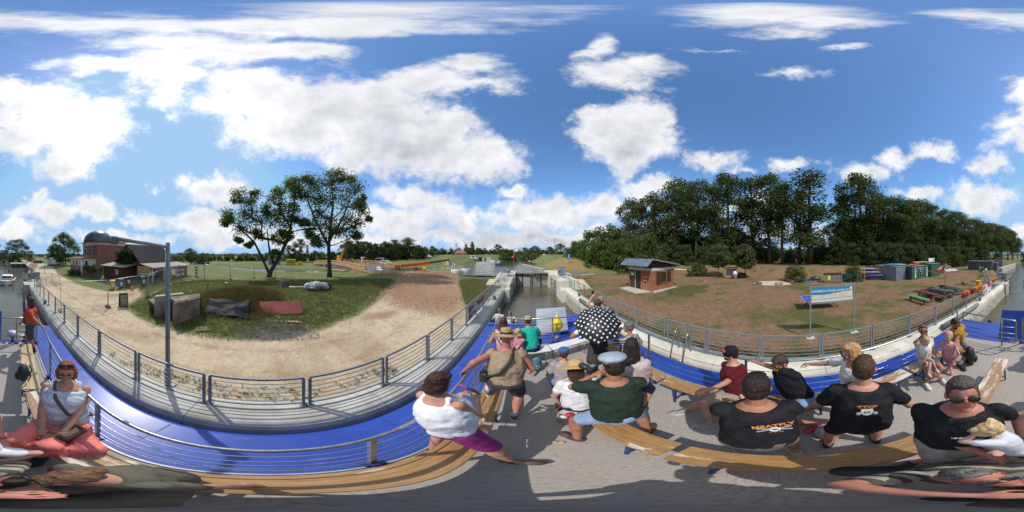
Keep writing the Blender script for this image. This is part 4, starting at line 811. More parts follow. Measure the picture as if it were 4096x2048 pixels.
def heap(sampler, nm, label, m, n, size, seed):
    rg = np.random.default_rng(seed); P_ = sampler(n, rg); z = Hn(P_[:, 0], P_[:, 1]); b = MB()
    for (x, y), z_ in zip(P_, z): s = size * rg.uniform(.5, 1.4); b.add([(x + s * rg.normal() * .5, y + s * rg.normal() * .5, z_ + s * .2 * rg.random()) for _ in range(3)] + [(x, y, z_ + s * .5)], [(0, 1, 3), (1, 2, 3), (2, 0, 3)])
    o = b.build(nm, m, loc=(0, 0, 0)); tag(o, label, 'stones', kind='stuff')
heap(mask_sampler(-8.6, -6.4, -1.9, 2.2, lambda x, y, rg: np.ones(len(x), bool)), 'gravel', 'grey crushed stones spilled before the red board', mat('grey_gravel', (.34, .32, .29), (.16, .15, .14), 30, .9), 4200, .04, 61)
WCH = mat('wood_chips', (.36, .22, .12), (.16, .09, .055), 18, .9)
heap(mask_sampler(5.2, 22, -16, 20, lambda x, y, rg: rg.random(len(x)) > (np.hypot(x - 5, y) / 30)), 'wood_chips', 'brown wood chips scattered over the right yard', WCH, 16000, .055, 62)
heap(mask_sampler(-16, -5, 8, 28, lambda x, y, rg: (sdp(ROAD, x, y) < -.1)), 'wood_chips', 'reddish wood chips on the far part of the dirt road', WCH, 7000, .07, 63)
heap(mask_sampler(-11, -2.9, -22, 10, lambda x, y, rg: (sdp(ROAD, x, y) < .1)), 'pebbles', 'pale pebbles on the dirt road', mat('pebbles', (.50, .44, .34), (.25, .2, .14), 25, .9), 7000, .035, 64)
# ================================================================ OBJECTS ON THE BANKS
_K = {1: (0, 850, 3.22), 2: (700, 650, 1.84), 3: (1200, 900, 2.863), 4: (1750, 950, 3.22), 5: (2400, 950, 3.22), 6: (3000, 950, 3.22), 7: (3500, 950, 3.22)}
def Q(c, x, y, z=0.0): o = _K[c]; return P(o[0] + x / o[2], o[1] + y / o[2], z)
def brick_mat(nm, c1, c2, mortar, sc_=4.4):
    m = bpy.data.materials.new(nm); m.use_nodes = True; t = NT(m); g = t.n('ShaderNodeNewGeometry'); s = t.n('ShaderNodeSeparateXYZ'); t.L.new(g.outputs['Position'], s.inputs[0])
    cb = t.n('ShaderNodeCombineXYZ'); t.L.new(t.math('ADD', s.outputs[0], s.outputs[1]), cb.inputs[0]); t.L.new(s.outputs[2], cb.inputs[1])
    b = t.n('ShaderNodeTexBrick'); b.inputs['Scale'].default_value = sc_; b.inputs['Mortar Size'].default_value = .022; b.inputs['Row Height'].default_value = .30; b.inputs['Brick Width'].default_value = 1.1; b.inputs['Color1'].default_value = (*c1, 1); b.inputs['Color2'].default_value = (*c2, 1); b.inputs['Mortar'].default_value = (*mortar, 1); t.L.new(cb.outputs[0], b.inputs['Vector'])
    t.col(t.mix(t.math('MULTIPLY', t.rng(t.noise(1.3, 5, .6), .42, .7), .4), b.outputs[0], tuple(x * .6 for x in c2))); t.b.inputs['Roughness'].default_value = .9; t.bump(b.outputs['Fac'], .3); return m
BRK = brick_mat('orange_brick', (.36, .125, .055), (.29, .095, .045), (.25, .17, .12)); BRKO = brick_mat('old_red_brick', (.33, .145, .105), (.26, .11, .08), (.16, .11, .09)); BRKW = brick_mat('pale_brick', (.42, .38, .33), (.34, .30, .26), (.14, .12, .10), 5)
TIN = mat('blue_grey_tin', (.16, .215, .27), (.13, .175, .22), 1.5, .38, .3); DBR = mat('dark_brown_wood', (.075, .035, .022), (.05, .025, .016), 4, .6, stretch=(4, 4, .6)); PLA = mat('white_plaster', (.62, .60, .56), (.50, .48, .44), 1.5, .9); WOOD = mat('sawn_wood', (.62, .40, .16), (.46, .28, .11), 3, .75, stretch=(1, 1, 4)); OLDW = mat('old_grey_wood', (.24, .18, .12), (.13, .095, .065), 3, .85, stretch=(4, 1, 1)); PAPER = mat('paper', (.72, .72, .70), (.62, .62, .60), 5, .7)
BLK = BLACK
# ---- brick hut
t = thing('brick_hut', 'small orange brick hut with blue grey tin roof and brown shutters', 'hut', (13.7, 13.95, -.1))
b = MB(); b.bb(11.85, 15.65, 12.05, 15.9, -.2, 2.12); b.build('wall', BRK, t)
b = MB(); b.bb(11.83, 15.67, 12.03, 15.92, 2.122, 2.42); b.build('lintel_band', PLA, t)
b = MB(); b.add([(11.1, 12.08, 3.30), (15.66, 12.08, 2.47), (11.84, 12.08, 2.421), (11.84, 15.88, 2.421), (15.66, 15.88, 2.47), (11.1, 15.88, 3.30)][:0], []); zr = lambda x: 3.40 - (x - 11.6) * .155
b.add([(11.84, 12.06, 2.423), (15.66, 12.06, 2.423), (15.66, 12.06, zr(15.66) - .12), (11.84, 12.06, zr(11.84) - .12), (11.84, 15.89, 2.423), (15.66, 15.89, 2.423), (15.66, 15.89, zr(15.66) - .12), (11.84, 15.89, zr(11.84) - .12)], [(0, 1, 2, 3), (5, 4, 7, 6), (0, 3, 7, 4), (1, 5, 6, 2), (3, 2, 6, 7)]); b.build('gable', DBR, t)
b = MB(); zl = lambda x: 3.40 - (11.6 - x) * .82
for k in range(7):
    ya = 11.55 + k * .66; yb = ya + .655; b.add([(11.6, ya, 3.40), (16.25, ya, zr(16.25)), (16.25, yb, zr(16.25)), (11.6, yb, 3.40), (11.6, ya, 3.33), (16.25, ya, zr(16.25) - .07), (16.25, yb, zr(16.25) - .07), (11.6, yb, 3.33)], [(0, 1, 2, 3), (7, 6, 5, 4), (0, 4, 5, 1), (2, 6, 7, 3), (1, 5, 6, 2)])
    b.add([(10.75, ya, zl(10.75)), (11.6, ya, 3.40), (11.6, yb, 3.40), (10.75, yb, zl(10.75)), (10.75, ya, zl(10.75) - .07), (11.6, ya, 3.33), (11.6, yb, 3.33), (10.75, yb, zl(10.75) - .07)], [(0, 1, 2, 3), (7, 6, 5, 4), (0, 4, 5, 1), (2, 6, 7, 3), (0, 3, 7, 4)])
    b.bar((10.76, ya, zl(10.76) + .02), (11.6, ya, 3.42), .03, .05); b.bar((11.6, ya, 3.42), (16.24, ya, zr(16.24) + .02), .03, .05)
b.build('roof', TIN, t)
b = MB(); b.bar((10.76, 11.53, zl(10.76) - .03), (11.6, 11.53, 3.37), .03, .14); b.bar((11.6, 11.53, 3.37), (16.25, 11.53, zr(16.25) - .03), .03, .14); b.build('fascia', GALV, t)
dr = MB().bb(11.80, 11.848, 14.62, 15.62, .02, 2.05).build('door', DBR, t); MB().bb(11.785, 11.799, 15.05, 15.12, 1.0, 1.15).build('handle', STEEL, dr)
MB().bb(11.81, 11.849, 13.75, 14.55, .02, 2.05).build('doorway', mat('interior_shade', (.015, .015, .018)), t)  # near-black sheet painted as the shade inside the open doorway
dl = MB().bb(11.2, 11.84, 13.70, 13.74, .02, 2.03); b = MB(); b.bb(11.79, 11.808, 14.55, 14.61, .02, 2.06); b.build('door_frame', WHITE, t)
ps = MB().bb(11.78, 11.799, 14.85, 15.4, 1.45, 1.85).build('notice', PAPER, t); MB().bb(11.772, 11.779, 14.87, 15.38, 1.72, 1.84).build('notice_header', mat('sign_blue', (.05, .22, .55)), ps)
wf = MB(); wf.bb(13.25, 13.33, 12.0, 12.048, .78, 1.98); wf.bb(14.2, 14.28, 12.0, 12.048, .78, 1.98); wf.bb(13.331, 14.199, 12.0, 12.048, 1.9, 1.98); wf.bb(13.2, 14.33, 11.96, 12.047, .70, .777); w_ = wf.build('window', mat('window_wood', (.35, .13, .05), (.28, .1, .04)), t)
MB().bb(13.331, 14.199, 12.02, 12.046, .78, 1.899).build('pane', GLASS, w_)
for x0, x1, yy in ((12.55, 13.2, 11.9), (14.35, 15.05, 11.98)): MB().bb(x0, x1, yy, yy + .045, .72, 2.02, bev=.01).build('shutter', DBR, t)
b = MB(); b.prism([(10.2, 12.6), (11.83, 12.05), (11.83, 15.8), (10.5, 15.8)], -.2, -.03); b.prism([(11.9, 11.4), (15.8, 11.5), (15.8, 12.04), (11.9, 12.04)], -.2, -.04); b.build('slab', CONC, t)
def torus(c, R0, r0, M=None, n=28, m=9, a0=0, a1=360):
    b = MB(); pts = [Vector((R0 * math.cos(R(a0 + (a1 - a0) * k / n)), R0 * math.sin(R(a0 + (a1 - a0) * k / n)), 0)) for k in range(n if a1 - a0 >= 360 else n + 1)]
    M = M or Matrix.Translation(Vector(c)); b.tube([M @ p for p in pts], r0, m, closed=a1 - a0 >= 360); return b
def lifering(label, M, R0=.30, r0=.07, c=None):
    o = M.translation; t = thing('life_ring', label, 'life ring', o); torus(None, R0, r0, M).build('ring', c or mat('ring_red', (.62, .07, .03), (.5, .06, .03), 6), t)
    for k in range(4): torus(None, R0, r0 * 1.06, M, 4, 9, k * 90 + 30, k * 90 + 54).build('band', WHITE, t)
lifering('red and white life ring hanging on the brick hut wall', frame_m((11.78, 12.85, 1.25), (0, 1, 0), (0, 0, 1)), .26, .075)
# ---- chalkboard, wheel sign etc by the wood bank
def Zg(p): return H(p[0], p[1])
p = Q(5, 1690, 525, -.1); t = thing('chalkboard_shelter', 'big blackboard under a small dark shingle roof near the young trees', 'blackboard', (p.x, p.y, Zg(p)), R(-62)); z = 0
MB().box((0, 0, 1.05), (1.75, .05, 1.15)).build('board', mat('slate_black', (.03, .033, .035), (.05, .05, .055), 2), t, world=False)
for s in (-1, 1): MB().bar((s * 1.0, .25, 0), (s * .88, 0, 1.75), .10, .10).build('post', WOOD, t, world=False)
b = MB(); b.box((0, 0, .38), (1.9, .12, .12)); b.box((0, .1, .16), (1.9, .4, .05)); b.build('rail', WOOD, t, world=False); MB().box((0, .05, 1.84), (2.2, .8, .09), M=Matrix.Translation((0, .05, 1.84)) @ Matrix.Rotation(R(-14), 4, 'X')).build('roof', DBR, t, world=False)
p = Q(5, 1738, 525, -.1); t = thing('wheel_sign', 'round white wheel sign with yellow and blue sectors in front of the blackboard', 'sign', (p.x - .6, p.y - .2, Zg(p)), R(-62)); b = MB(); M = Matrix.Translation((0, 0, .95)) @ Matrix.Rotation(R(90), 4, 'X'); b.lathe([(0, 0), (.42, 0), (.42, .03), (0, .03)], n=24, M=M); b.build('disc', WHITE, t, world=False)
for k, mm in enumerate((YEL, mat('sign_blue', (0, 0, 0)), mat('leafy_green', (.05, .25, .05)))): 
    b = MB(); a = R(40 + k * 115); b.add([M @ Vector((0, 0, .034)), M @ Vector((.4 * math.cos(a), .4 * math.sin(a), .034)), M @ Vector((.4 * math.cos(a + .45), .4 * math.sin(a + .45), .034))], [(0, 1, 2)]); b.build('sector', mm, t, world=False)
torus(None, .40, .025, M @ Matrix.Translation((0, 0, .036)), 24, 6).build('rim', mat('sign_blue', (0, 0, 0)), t, world=False); MB().bar((0, 0, 0), (0, 0, .9), .06).build('post', WOOD, t, world=False)
p = Q(5, 1830, 518, -.1); t = thing('tarp_crate', 'dark tarpaulin covered crate right of the blackboard', 'crate', (p.x, p.y, Zg(p)), R(-58)); MB().box((0, 0, .45), (1.2, .6, .8), bev=.06).build('cover', BLK, t, world=False); b = MB(); [b.box((s * .5, .25, .03), (.08, .08, .06)) for s in (-1, 1)]; b.build('foot', WOOD, t, world=False)
# pale stones
rg = np.random.default_rng(9)
for k in range(16):
    f = k / 15; p = Q(5, 975 + 330 * f, 437 + 22 * f, .0); s = .22 * rg.uniform(.7, 1.4); b = MB(); b.ball((p.x, p.y, Zg(p) + s * .2), (s * 1.6, s, s * .55), 7, 5); b.v = [(x + rg.normal() * .03, y + rg.normal() * .03, z_ + rg.normal() * .03) for x, y, z_ in b.v]; tag(b.build('edging_stone', PLA), 'pale block in the stone edging on the bank right of the hut', 'stone', 'pale edging stones')
# pallet seats
def pallet(p, rz, nm='pallet', label=None, w_=1.2, d_=.8, h=.14, m=OLDW, group=None, z=None):
    t = thing(nm, label, 'pallet', (p[0], p[1], Zg(p) if z is None else z), rz)
    b = MB(); [b.box((0, -d_ / 2 + .05 + k * (d_ - .1) / 5, h - .011), (w_, .09, .022)) for k in range(6)]; b.build('deck_board', m, t, world=False)
    b = MB(); [b.box((-w_ / 2 + .06 + k * (w_ - .12) / 2, 0, (h - .024) / 2), (.10, d_ - .02, h - .026)) for k in range(3)]; b.build('bearer', m, t, world=False)
    if group: t['group'] = group
    return t
p0 = Q(6, 300, 585, -.1); tarp = MB(); tarp.lathe([(0, .07), (1.5, .06), (1.75, .03), (1.85, 0)], n=14, M=Matrix.Translation((p0.x, p0.y, Zg(p0))) @ Matrix.Diagonal((1.1, 1.6, 1, 1))); tag(tarp.build('sand_patch', mat('pale_sand', (.55, .47, .36), (.42, .35, .26), 6, .95)), 'pale round sandy patch inside the ring of pallet seats', 'sand patch')
for k, l in enumerate(('left end of the ring', 'far left of the ring', 'far side of the ring', 'right end of the ring', 'near right of the ring', 'near left of the ring')):
    a = k * 1.047 + .3; q = (p0.x + 1.7 * math.cos(a), p0.y + 2.7 * math.sin(a)); tt = thing('pallet_seat', 'low brown pallet seat at the ' + l + ' round the sandy patch', 'seat', (q[0], q[1], Zg(q)), a + 1.57, 'pallet seats in a ring'); MB().box((0, 0, .30), (1.0, .42, .05), bev=.01).build('seat', OLDW, tt, world=False)
    for s in (-1, 1): MB().box((s * .38, 0, .136), (.1, .36, .27)).build('leg', OLDW, tt, world=False)
p = Q(6, 505, 575, -.1); t = thing('low_bench', 'small red bench beside the pile of branches', 'bench', (p.x, p.y, Zg(p)), R(-60)); MB().box((0, 0, .40), (.9, .32, .05)).build('seat', RED, t, world=False); [MB().box((s * .36, 0, .188), (.05, .28, .37)).build('leg', DBR, t, world=False) for s in (-1, 1)]
p = Q(6, 640, 575, -.1); b = MB(); rg = np.random.default_rng(4)
for k in range(60):
    a = rg.uniform(-.5, .5) + 1.7; L_ = rg.uniform(.8, 2.2); c = Vector((p.x + rg.normal() * .5, p.y + rg.normal() * 1.0, Zg(p) + abs(rg.normal()) * .25)); d = Vector((math.cos(a), math.sin(a), rg.normal() * .15)) * L_ / 2; b.tube([c - d, c + d], [.035, .015], 5)
tag(b.build('branch_pile', BARK), 'heap of cut branches beside the old crate hut', 'branch pile')
p = Q(6, 750, 578, -.1); b = MB(); b.prism([(-.5, -.3), (.6, -.2), (.5, .35), (-.4, .3)], .05, .22, M=Matrix.Translation((p.x, p.y, Zg(p))) @ Matrix.Rotation(R(70), 4, 'Z')); tag(b.build('blue_tub', mat('sign_blue', (0, 0, 0))), 'flat blue plastic tub lying by the branch pile', 'tub')
p = Q(6, 845, 545, -.1); b = MB(); b.ball((p.x, p.y, Zg(p) + .2), (.6, .9, .5), 12, 8); tag(b.build('tarp_heap', mat('dark_tarp', (.03, .035, .045), (.05, .055, .07), 5, .4, bump=.6)), 'rounded heap under a dark tarpaulin left of the crate hut', 'covered heap')
p = Q(6, 1065, 568, -.1); zg = Zg(p); t = thing('crate_hut', 'low hut knocked together from old boards and pallets', 'hut', (p.x, p.y, zg), R(-104)); 
b = MB(); b.box((0, 0, .6), (2.5, 1.2, 1.15)); b.build('wall', OLDW, t, world=False); MB().box((0, 0, 1.24), (2.7, 1.4, .10)).build('roof', DBR, t, world=False); b = MB(); [b.box((-1.2 + k * .3, -.62, .6), (.22, .03, 1.1)) for k in range(9)]; b.build('boarding', mat('faded_boards', (.34, .31, .27), (.15, .13, .11), 6, .85), t, world=False)
p2 = Q(6, 1018, 530, .5); tag(MB().box((p2.x, p2.y, zg + .75), (.10, .34, .6), rz=R(-10), bev=.04).build('safety_vest', mat('hi_vis_yellow', (.65, .85, .03), (.55, .7, .02))), 'bright yellow safety vest hanging on the crate hut corner', 'vest')
p = Q(6, 1275, 570, -.1); t = thing('netting_screen', 'dark green netting stretched over a frame right of the crate hut', 'screen', (p.x, p.y, Zg(p)), R(-118)); b = MB()
for i in range(9):
    for j in range(2): b.v.append((-1.15 + i * .29, .05 * math.sin(i * 2.1) + .02, .05 + j * 1.2 - .06 * math.sin(i * 1.2)))
b.f = [(i * 2, i * 2 + 2, i * 2 + 3, i * 2 + 1) for i in range(8)]; b.sm = [True] * 8; k = len(b.v); b.v += [(x, y + .03, z_) for x, y, z_ in b.v]; b.f += [(a + k, d + k, c + k, b__ + k) for a, b__, c, d in b.f]; b.sm += [True] * 8
b.build('netting', mat('green_net', (.012, .06, .045), (.018, .08, .06), 6, .8), t, world=False); [MB().bar((x, .015, 0), (x, .015, 1.3), .06).build('post', WOOD, t, world=False) for x in (-1.22, 1.22)]
# ---- table tennis table
t = thing('table_tennis_table', 'blue table tennis table behind the canal sign board', 'table', (11.45, -2.9, -.13), R(3)); MB().box((0, 0, .745), (1.53, 2.74, .03)).build('table_top', mat('table_blue', (.02, .07, .42), (.025, .08, .46), 2, .5), t, world=False)
b = MB(); [b.box(c, d) for c, d in (((-.75, 0, .763), (.02, 2.74, .004)), ((.75, 0, .763), (.02, 2.74, .004)), ((0, -1.36, .763), (1.48, .02, .004)), ((0, 1.36, .763), (1.48, .02, .004)), ((0, 0, .763), (.01, 2.69, .004)))]; b.build('white_line', WHITE, t, world=False)
b = MB(); b.box((0, 0, .84), (1.7, .01, .15)); b.build('net', BLK, t, world=False)
for s in (-1, 1):
    for r_ in (-1, 1): MB().bar((r_ * .55, s * .55, .72), (r_ * .55, s * 1.15, 0), .05).build('leg', BLK, t, world=False)
# ---- sign board of the lock
SB = mat('sign_teal', (.03, .24, .42), (.035, .26, .45), 1, .45); SC = mat('sign_cream', (.70, .64, .50), (.66, .60, .47), 1, .45); SL = mat('route_blue', (.10, .42, .62), (.1, .42, .62), 1, .45); SD = mat('sign_navy', (.03, .07, .26), (.03, .07, .26), 1, .5)
t = thing('information_sign', 'framed blue and cream sign board PLAVEBNÍ KOMORA VNOROVY I. on two steel posts', 'sign', (6.8, -2.27, -.12)); za, zb = 1.62, 2.40; ya, yb = -1.26, -3.28
for y in (ya, yb): MB().bar((6.8, y, -.10), (6.8, y, zb), .06, .06, up=(0, 1, 0)).build('post', GALV, t)
for y in (ya, yb): MB().bb(6.62, 6.98, y - .18, y + .18, -.25, -.06).build('footing', CONC, t)
b = MB(); b.bar((6.8, ya - .031, zb - .03), (6.8, yb + .031, zb - .03), .06); b.bar((6.8, ya - .031, za), (6.8, yb + .031, za), .06); b.build('frame', GALV, t)
MB().bb(6.79, 6.81, yb + .05, ya - .05, za + .05, zb - .08).build('panel', SC, t)
def band(pts, x, m, nm): b = MB(); b.add([(x, y, z) for y, z in pts], [tuple(range(len(pts)))]); return b.build(nm, m, t)
y0, y1 = ya - .05, yb + .05; W_ = y1 - y0; zz0, zz1 = za + .05, zb - .08; HH = zz1 - zz0
wave = [(y0 + W_ * k / 16, zz1 - HH * (.44 + .05 * math.sin(k / 16 * 5 + .3) - .10 * k / 16)) for k in range(17)]
band([(y, z - .018) for y, z in wave] + [(y1, zz1), (y0, zz1)], 6.788, SD, 'wave_band'); band(wave + [(y1, zz1), (y0, zz1)], 6.786, SB, 'header')
MS = frame_m((6.782, (y0 + y1) / 2 + .05, zz1 - .20), (0, -1, 0), (0, 0, 1)); text('PLAVEBNÍ KOMORA VNOROVY I.', .125, MS, WHITE, t, bold=.002)
b = MB(); z = zz0 + .13; b.add([(6.784, y0, z - .022), (6.784, y1, z + .01), (6.784, y1, z + .045), (6.784, y0, z + .018)], [(0, 1, 2, 3)]); b.build('route_line', SL, t)
b = MB(); c = MB()
for k, f in enumerate((.03, .13, .22, .24, .28, .38, .44, .53, .65, .70, .73, .78, .83, .97)): zz = z - .002 + .03 * f; b.lathe([(0, 0), (.018, 0), (.018, .003), (0, .004)], n=10, M=frame_m((6.783, y0 + W_ * f, zz), (0, -1, 0), (0, 0, 1))); c.bar((6.783, y0 + W_ * f, zz + .05), (6.783, y0 + W_ * (f + .035), zz + .05 + .1 + .05 * ((k * 7) % 3)), .004, .008, up=(1, 0, 0))
b.build('stop_marker', WHITE, t); c.build('stop_names', BLK, t); MB().bb(6.775, 6.785, y1 + .04, y1 + .16, zz1 - .17, zz1 - .03).build('crest', PAPER, t)
# ---- boat rental containers, kayaks
RIBG = mat('ribbed_grey', (.22, .25, .29), (.17, .19, .23), 1, .5); GRN = mat('container_green', (.025, .10, .075), (.02, .075, .06), 1.2, .55)
def container(label, x0, x1, y0, y1, h, m, ribs=True):
    t = thing('container', label, 'container', ((x0 + x1) / 2, (y0 + y1) / 2, -.12)); b = MB(); b.bb(x0, x1, y0, y1, -.1, h - .06)
    if ribs:
        n_ = int((y1 - y0) / .2)
        for k in range(n_): b.bb(x0 - .03, x0 - .001, y0 + .05 + k * .2, y0 + .14 + k * .2, 0, h - .1)
    b.build('body', m, t); MB().bb(x0 - .05, x1 + .05, y0 - .05, y1 + .05, h - .059, h).build('roof', GALV, t); return t
container('grey ribbed container carrying two light blue kayaks', 19.0, 25.0, -18.3, -16.3, 2.05, RIBG)
gc = container('green container with painted white figures under the red kayak', 18.0, 20.3, -23.0, -18.75, 2.05, GRN, False); container('second green container just behind the painted one', 17.6, 20.0, -26.2, -23.4, 2.35, mat('bright_green', (.03, .16, .10), (.025, .13, .085), 1, .5))
WF = mat('painted_white', (.62, .66, .64), (.5, .55, .53), 6)
for y in (-19.6, -22.6):
    b = MB(); X_ = 17.985; b.lathe([(0, 0), (.13, 0), (.13, .006), (0, .006)], n=14, M=frame_m((X_, y, 1.66), (0, -1, 0), (0, 0, 1)))
    for pts in ([(-.09, 1.0), (.09, 1.0), (.20, .1), (-.20, .1)],): b.add([(X_ - .004, y - a, z) for a, z in pts], [(0, 1, 2, 3)])
    b.build('painted_figure', WF, gc); torus(None, .21, .055, frame_m((X_, y, 1.22), (0, -1, 0), (0, 0, 1)), 16, 6).build('painted_figure', WF, gc); MB().bb(X_ - .01, X_, y - .12, y + .12, 1.18, 1.24).build('painted_figure', WF, gc)
text('PŮJČOVNA', .30, frame_m((17.98, -21.05, 1.55), (0, -1, 0), (0, 0, 1)), WF, gc, xs=.9); text('LODÍ', .30, frame_m((17.98, -21.05, 1.24), (0, -1, 0), (0, 0, 1)), WF, gc)
lifering('dark red and white life ring on the green container', frame_m((17.93, -21.05, .88), (0, 1, 0), (0, 0, 1)), .22, .06, mat('dull_red', (.25, .03, .03)))
def kayak(label, x, y, z, rz, m, L_=3.6, w_=.62, roll=0, group='kayaks and canoes of the boat rental'):
    t = thing('kayak', label, 'kayak', (x, y, z), rz); b = MB(); n_ = 14; vs = []; M = Matrix.Translation((0, 0, .16)) @ Matrix.Rotation(roll, 4, 'X')
    for i in range(n_ + 1):
        f = i / n_ * 2 - 1; hw = w_ / 2 * max(.02, (1 - abs(f) ** 2.2)); zz = .07 * abs(f) ** 2
        for a in range(10): an = a / 10 * 6.283; vs.append(M @ Vector((f * L_ / 2, hw * math.cos(an), zz + (.13 if math.sin(an) > 0 else .17) * math.sin(an) * (1 - abs(f) ** 3 * .8))))
    b.add(vs, [(i * 10 + k, i * 10 + (k + 1) % 10, i * 10 + 10 + (k + 1) % 10, i * 10 + 10 + k) for i in range(n_) for k in range(10)], True); b.build('hull', m, t, world=False)
    b = MB(); b.lathe([(.22, 0), (.24, .03), (.22, .05)], n=14, M=M @ Matrix.Translation((0, 0, .115)) @ Matrix.Diagonal((1.6, .8, 1, 1))); b.build('cockpit_rim', BLACK, t, world=False); return t
kc = lambda n, a: mat('kayak_' + n, a, tuple(x * .8 for x in a), 2, .4)
LB, VB, PG, YO, DG, DR_, TN, RD_ = kc('light_blue', (.12, .34, .52)), kc('violet_blue', (.06, .08, .45)), kc('pale_green', (.26, .36, .16)), kc('yellow_orange', (.65, .36, .03)), kc('dark_green', (.02, .12, .06)), kc('dark_red', (.16, .02, .025)), kc('tan', (.50, .33, .16)), kc('red', (.50, .02, .04))
kayak('left light blue kayak on top of the grey container', 20.3, -16.85, 2.05, R(60), LB, roll=R(48)); kayak('right light blue kayak on top of the grey container', 20.5, -17.6, 2.05, R(56), LB, roll=R(48))
kayak('red kayak on the painted green container', 18.9, -20.0, 2.05, R(100), RD_, 3.0); kayak('pinkish kayak behind the red one on the green container', 19.5, -21.3, 2.08, R(95), kc('pink', (.35, .16, .13)), 3.2); kayak('long tan canoe highest on the green containers', 19.6, -22.6, 2.40, R(92), TN, 4.0, .8); kayak('yellow green kayak behind the tan canoe', 19.3, -24.6, 2.36, R(88), kc('moss', (.25, .3, .08)), 2.6)
p = Q(7, 20, 555, -.1); rk = thing('kayak_rack', 'low wooden rack of stacked kayaks left of the grey container', 'rack', (p.x, p.y, Zg(p)))
for dx, dy in ((1.5, 1.3), (2.3, -1.9), (3.0, 1.0), (3.6, -1.4)): MB().bar((p.x + dx, p.y + dy, Zg(p)), (p.x + dx, p.y + dy, 1.65), .08).build('post', WOOD, rk)
b = MB(); [b.bar((p.x + 1.2, p.y + s, z), (p.x + 3.8, p.y + s, z), .07) for s in (1.15, -1.65) for z in (.42, .85, 1.28)]; b.build('cross_bar', WOOD, rk)
for k, (dx, z, m, l) in enumerate(((1.2, .02, DG, 'dark green kayak lying lowest in the kayak rack'), (1.0, .46, VB, 'violet blue kayak at the front left of the rack'), (2.1, .88, PG, 'pale green kayak in the middle of the rack'), (2.4, .10, DR_, 'dark red kayak low in the rack'), (2.8, 1.31, VB, 'violet blue kayak on the upper tier of the rack'), (3.5, 1.32, YO, 'yellow orange kayak at the top of the rack'), (2.7, .50, DR_, 'dark red kayak in the middle tier of the rack'))): kayak(l, p.x + dx, p.y - .3, z + Zg(p), R(66 + k * 2), m, 3.8, .6, R(52))
MB().bb(0, 0, 0, 0, 0, 0)
t = thing('white_sign', 'small white sign board on the roof of the second green container', 'sign', (19, -25.3, 2.36)); MB().bb(19.0, 19.05, -26.3, -24.4, 2.6, 3.3).build('board', PAPER, t); b = MB(); b.bb(19.0, 19.05, -26.0, -25.95, 2.36, 2.6); b.bb(19.0, 19.05, -24.8, -24.75, 2.36, 2.6); b.build('post', GALV, t); torus(None, .2, .03, frame_m((18.98, -26.0, 2.95), (0, -1, 0), (0, 0, 1)), 12, 6).build('symbol', BLK, t)
# ---- parasol
t = thing('parasol', 'big brown parasol with orange leaf emblem over the picnic tables', 'parasol', (9.3, -14.8, -.12)); c = Vector((9.3, -14.8, 0)); BR = mat('parasol_brown', (.13, .06, .045), (.105, .05, .038), 2, .8)
MB().tube([c + Vector((0, 0, -.1)), c + Vector((0, 0, 2.85))], .028, 10).build('pole', DBR, t); MB().bb(9.0, 9.6, -15.1, -14.5, -.12, -.02).build('base', CONCD, t)
ap = c + Vector((0, 0, 2.95)); co = [c + Vector((1.95 * math.sin(R(a)), 1.95 * math.cos(R(a)), 1.95)) * 1 for a in (62, 152, 242, 332)]; co = [Vector((q.x, q.y, 2.0)) for q in co]; b = MB()
for i in range(4):
    A_, B_ = co[i], co[(i + 1) % 4]; n_ = 6; base = len(b.v)
    for r_ in range(n_ + 1):
        f = r_ / n_
        for s_ in range(n_ + 1): g = s_ / n_; e = A_.lerp(B_, g); pnt = ap.lerp(e, f); pnt = pnt + Vector((0, 0, -.10 * math.sin(math.pi * f) * (1 if True else 0) - .06 * f * math.sin(math.pi * g))); b.v.append(tuple(pnt))
    b.f += [(base + r_ * 7 + s_, base + r_ * 7 + 7 + s_, base + r_ * 7 + 8 + s_, base + r_ * 7 + 1 + s_) for r_ in range(n_) for s_ in range(n_)]; b.sm += [False] * 36
b.build('canopy', BR, t)
b = MB(); [b.tube([ap - Vector((0, 0, .08)), ap.lerp(q, .96) - Vector((0, 0, .1))], .012, 5) for q in co]; b.build('rib', DBR, t)
def onpanel(i, f, g): A_, B_ = co[i], co[(i + 1) % 4]; e = A_.lerp(B_, g); p_ = ap.lerp(e, f); return p_ + Vector((0, 0, -.10 * math.sin(math.pi * f) - .06 * f * math.sin(math.pi * g) + .045))
def decal(i, pts, m, nm, up=0.0): b = MB(); c_ = onpanel(i, sum(q[0] for q in pts) / len(pts), sum(q[1] for q in pts) / len(pts)); b.v = [tuple(c_ + Vector((0, 0, up)))] + [tuple(onpanel(i, *q) + Vector((0, 0, up))) for q in pts]; n_ = len(pts); b.f = [(0, k + 1, (k + 1) % n_ + 1) for k in range(n_)]; b.sm = [False] * n_; b.build(nm, m, t)
front = sorted(range(4), key=lambda i: ((co[i] + co[(i + 1) % 4]) / 2).length)[:2]
PI_ = sorted(front, key=lambda i: -((co[i] + co[(i + 1) % 4]) / 2).x)
decal(PI_[0], [(.45 + .28 * math.cos(a), .5 + .30 * math.sin(a)) for a in [k * .628 for k in range(10)]], mat('emblem_orange', (.75, .16, .02)), 'emblem')
for a0, a1 in ((.5, .28), (.38, .40), (.34, .55)): decal(PI_[0], [(.62, .45), (a0, a1), (a0 + .03, a1 + .12)], WHITE, 'emblem_leaf', .012)
Mx = onpanel(PI_[1], .80, .5); A_, B_ = co[PI_[1]], co[(PI_[1] + 1) % 4]; xd = (B_ - A_).normalized(); yd = (ap - (A_ + B_) / 2).normalized()
if xd.cross(yd).z < 0: xd = -xd
text('kofola', .62, frame_m(Mx + Vector((0, 0, .03)), xd, yd), WHITE, t, bold=.012)
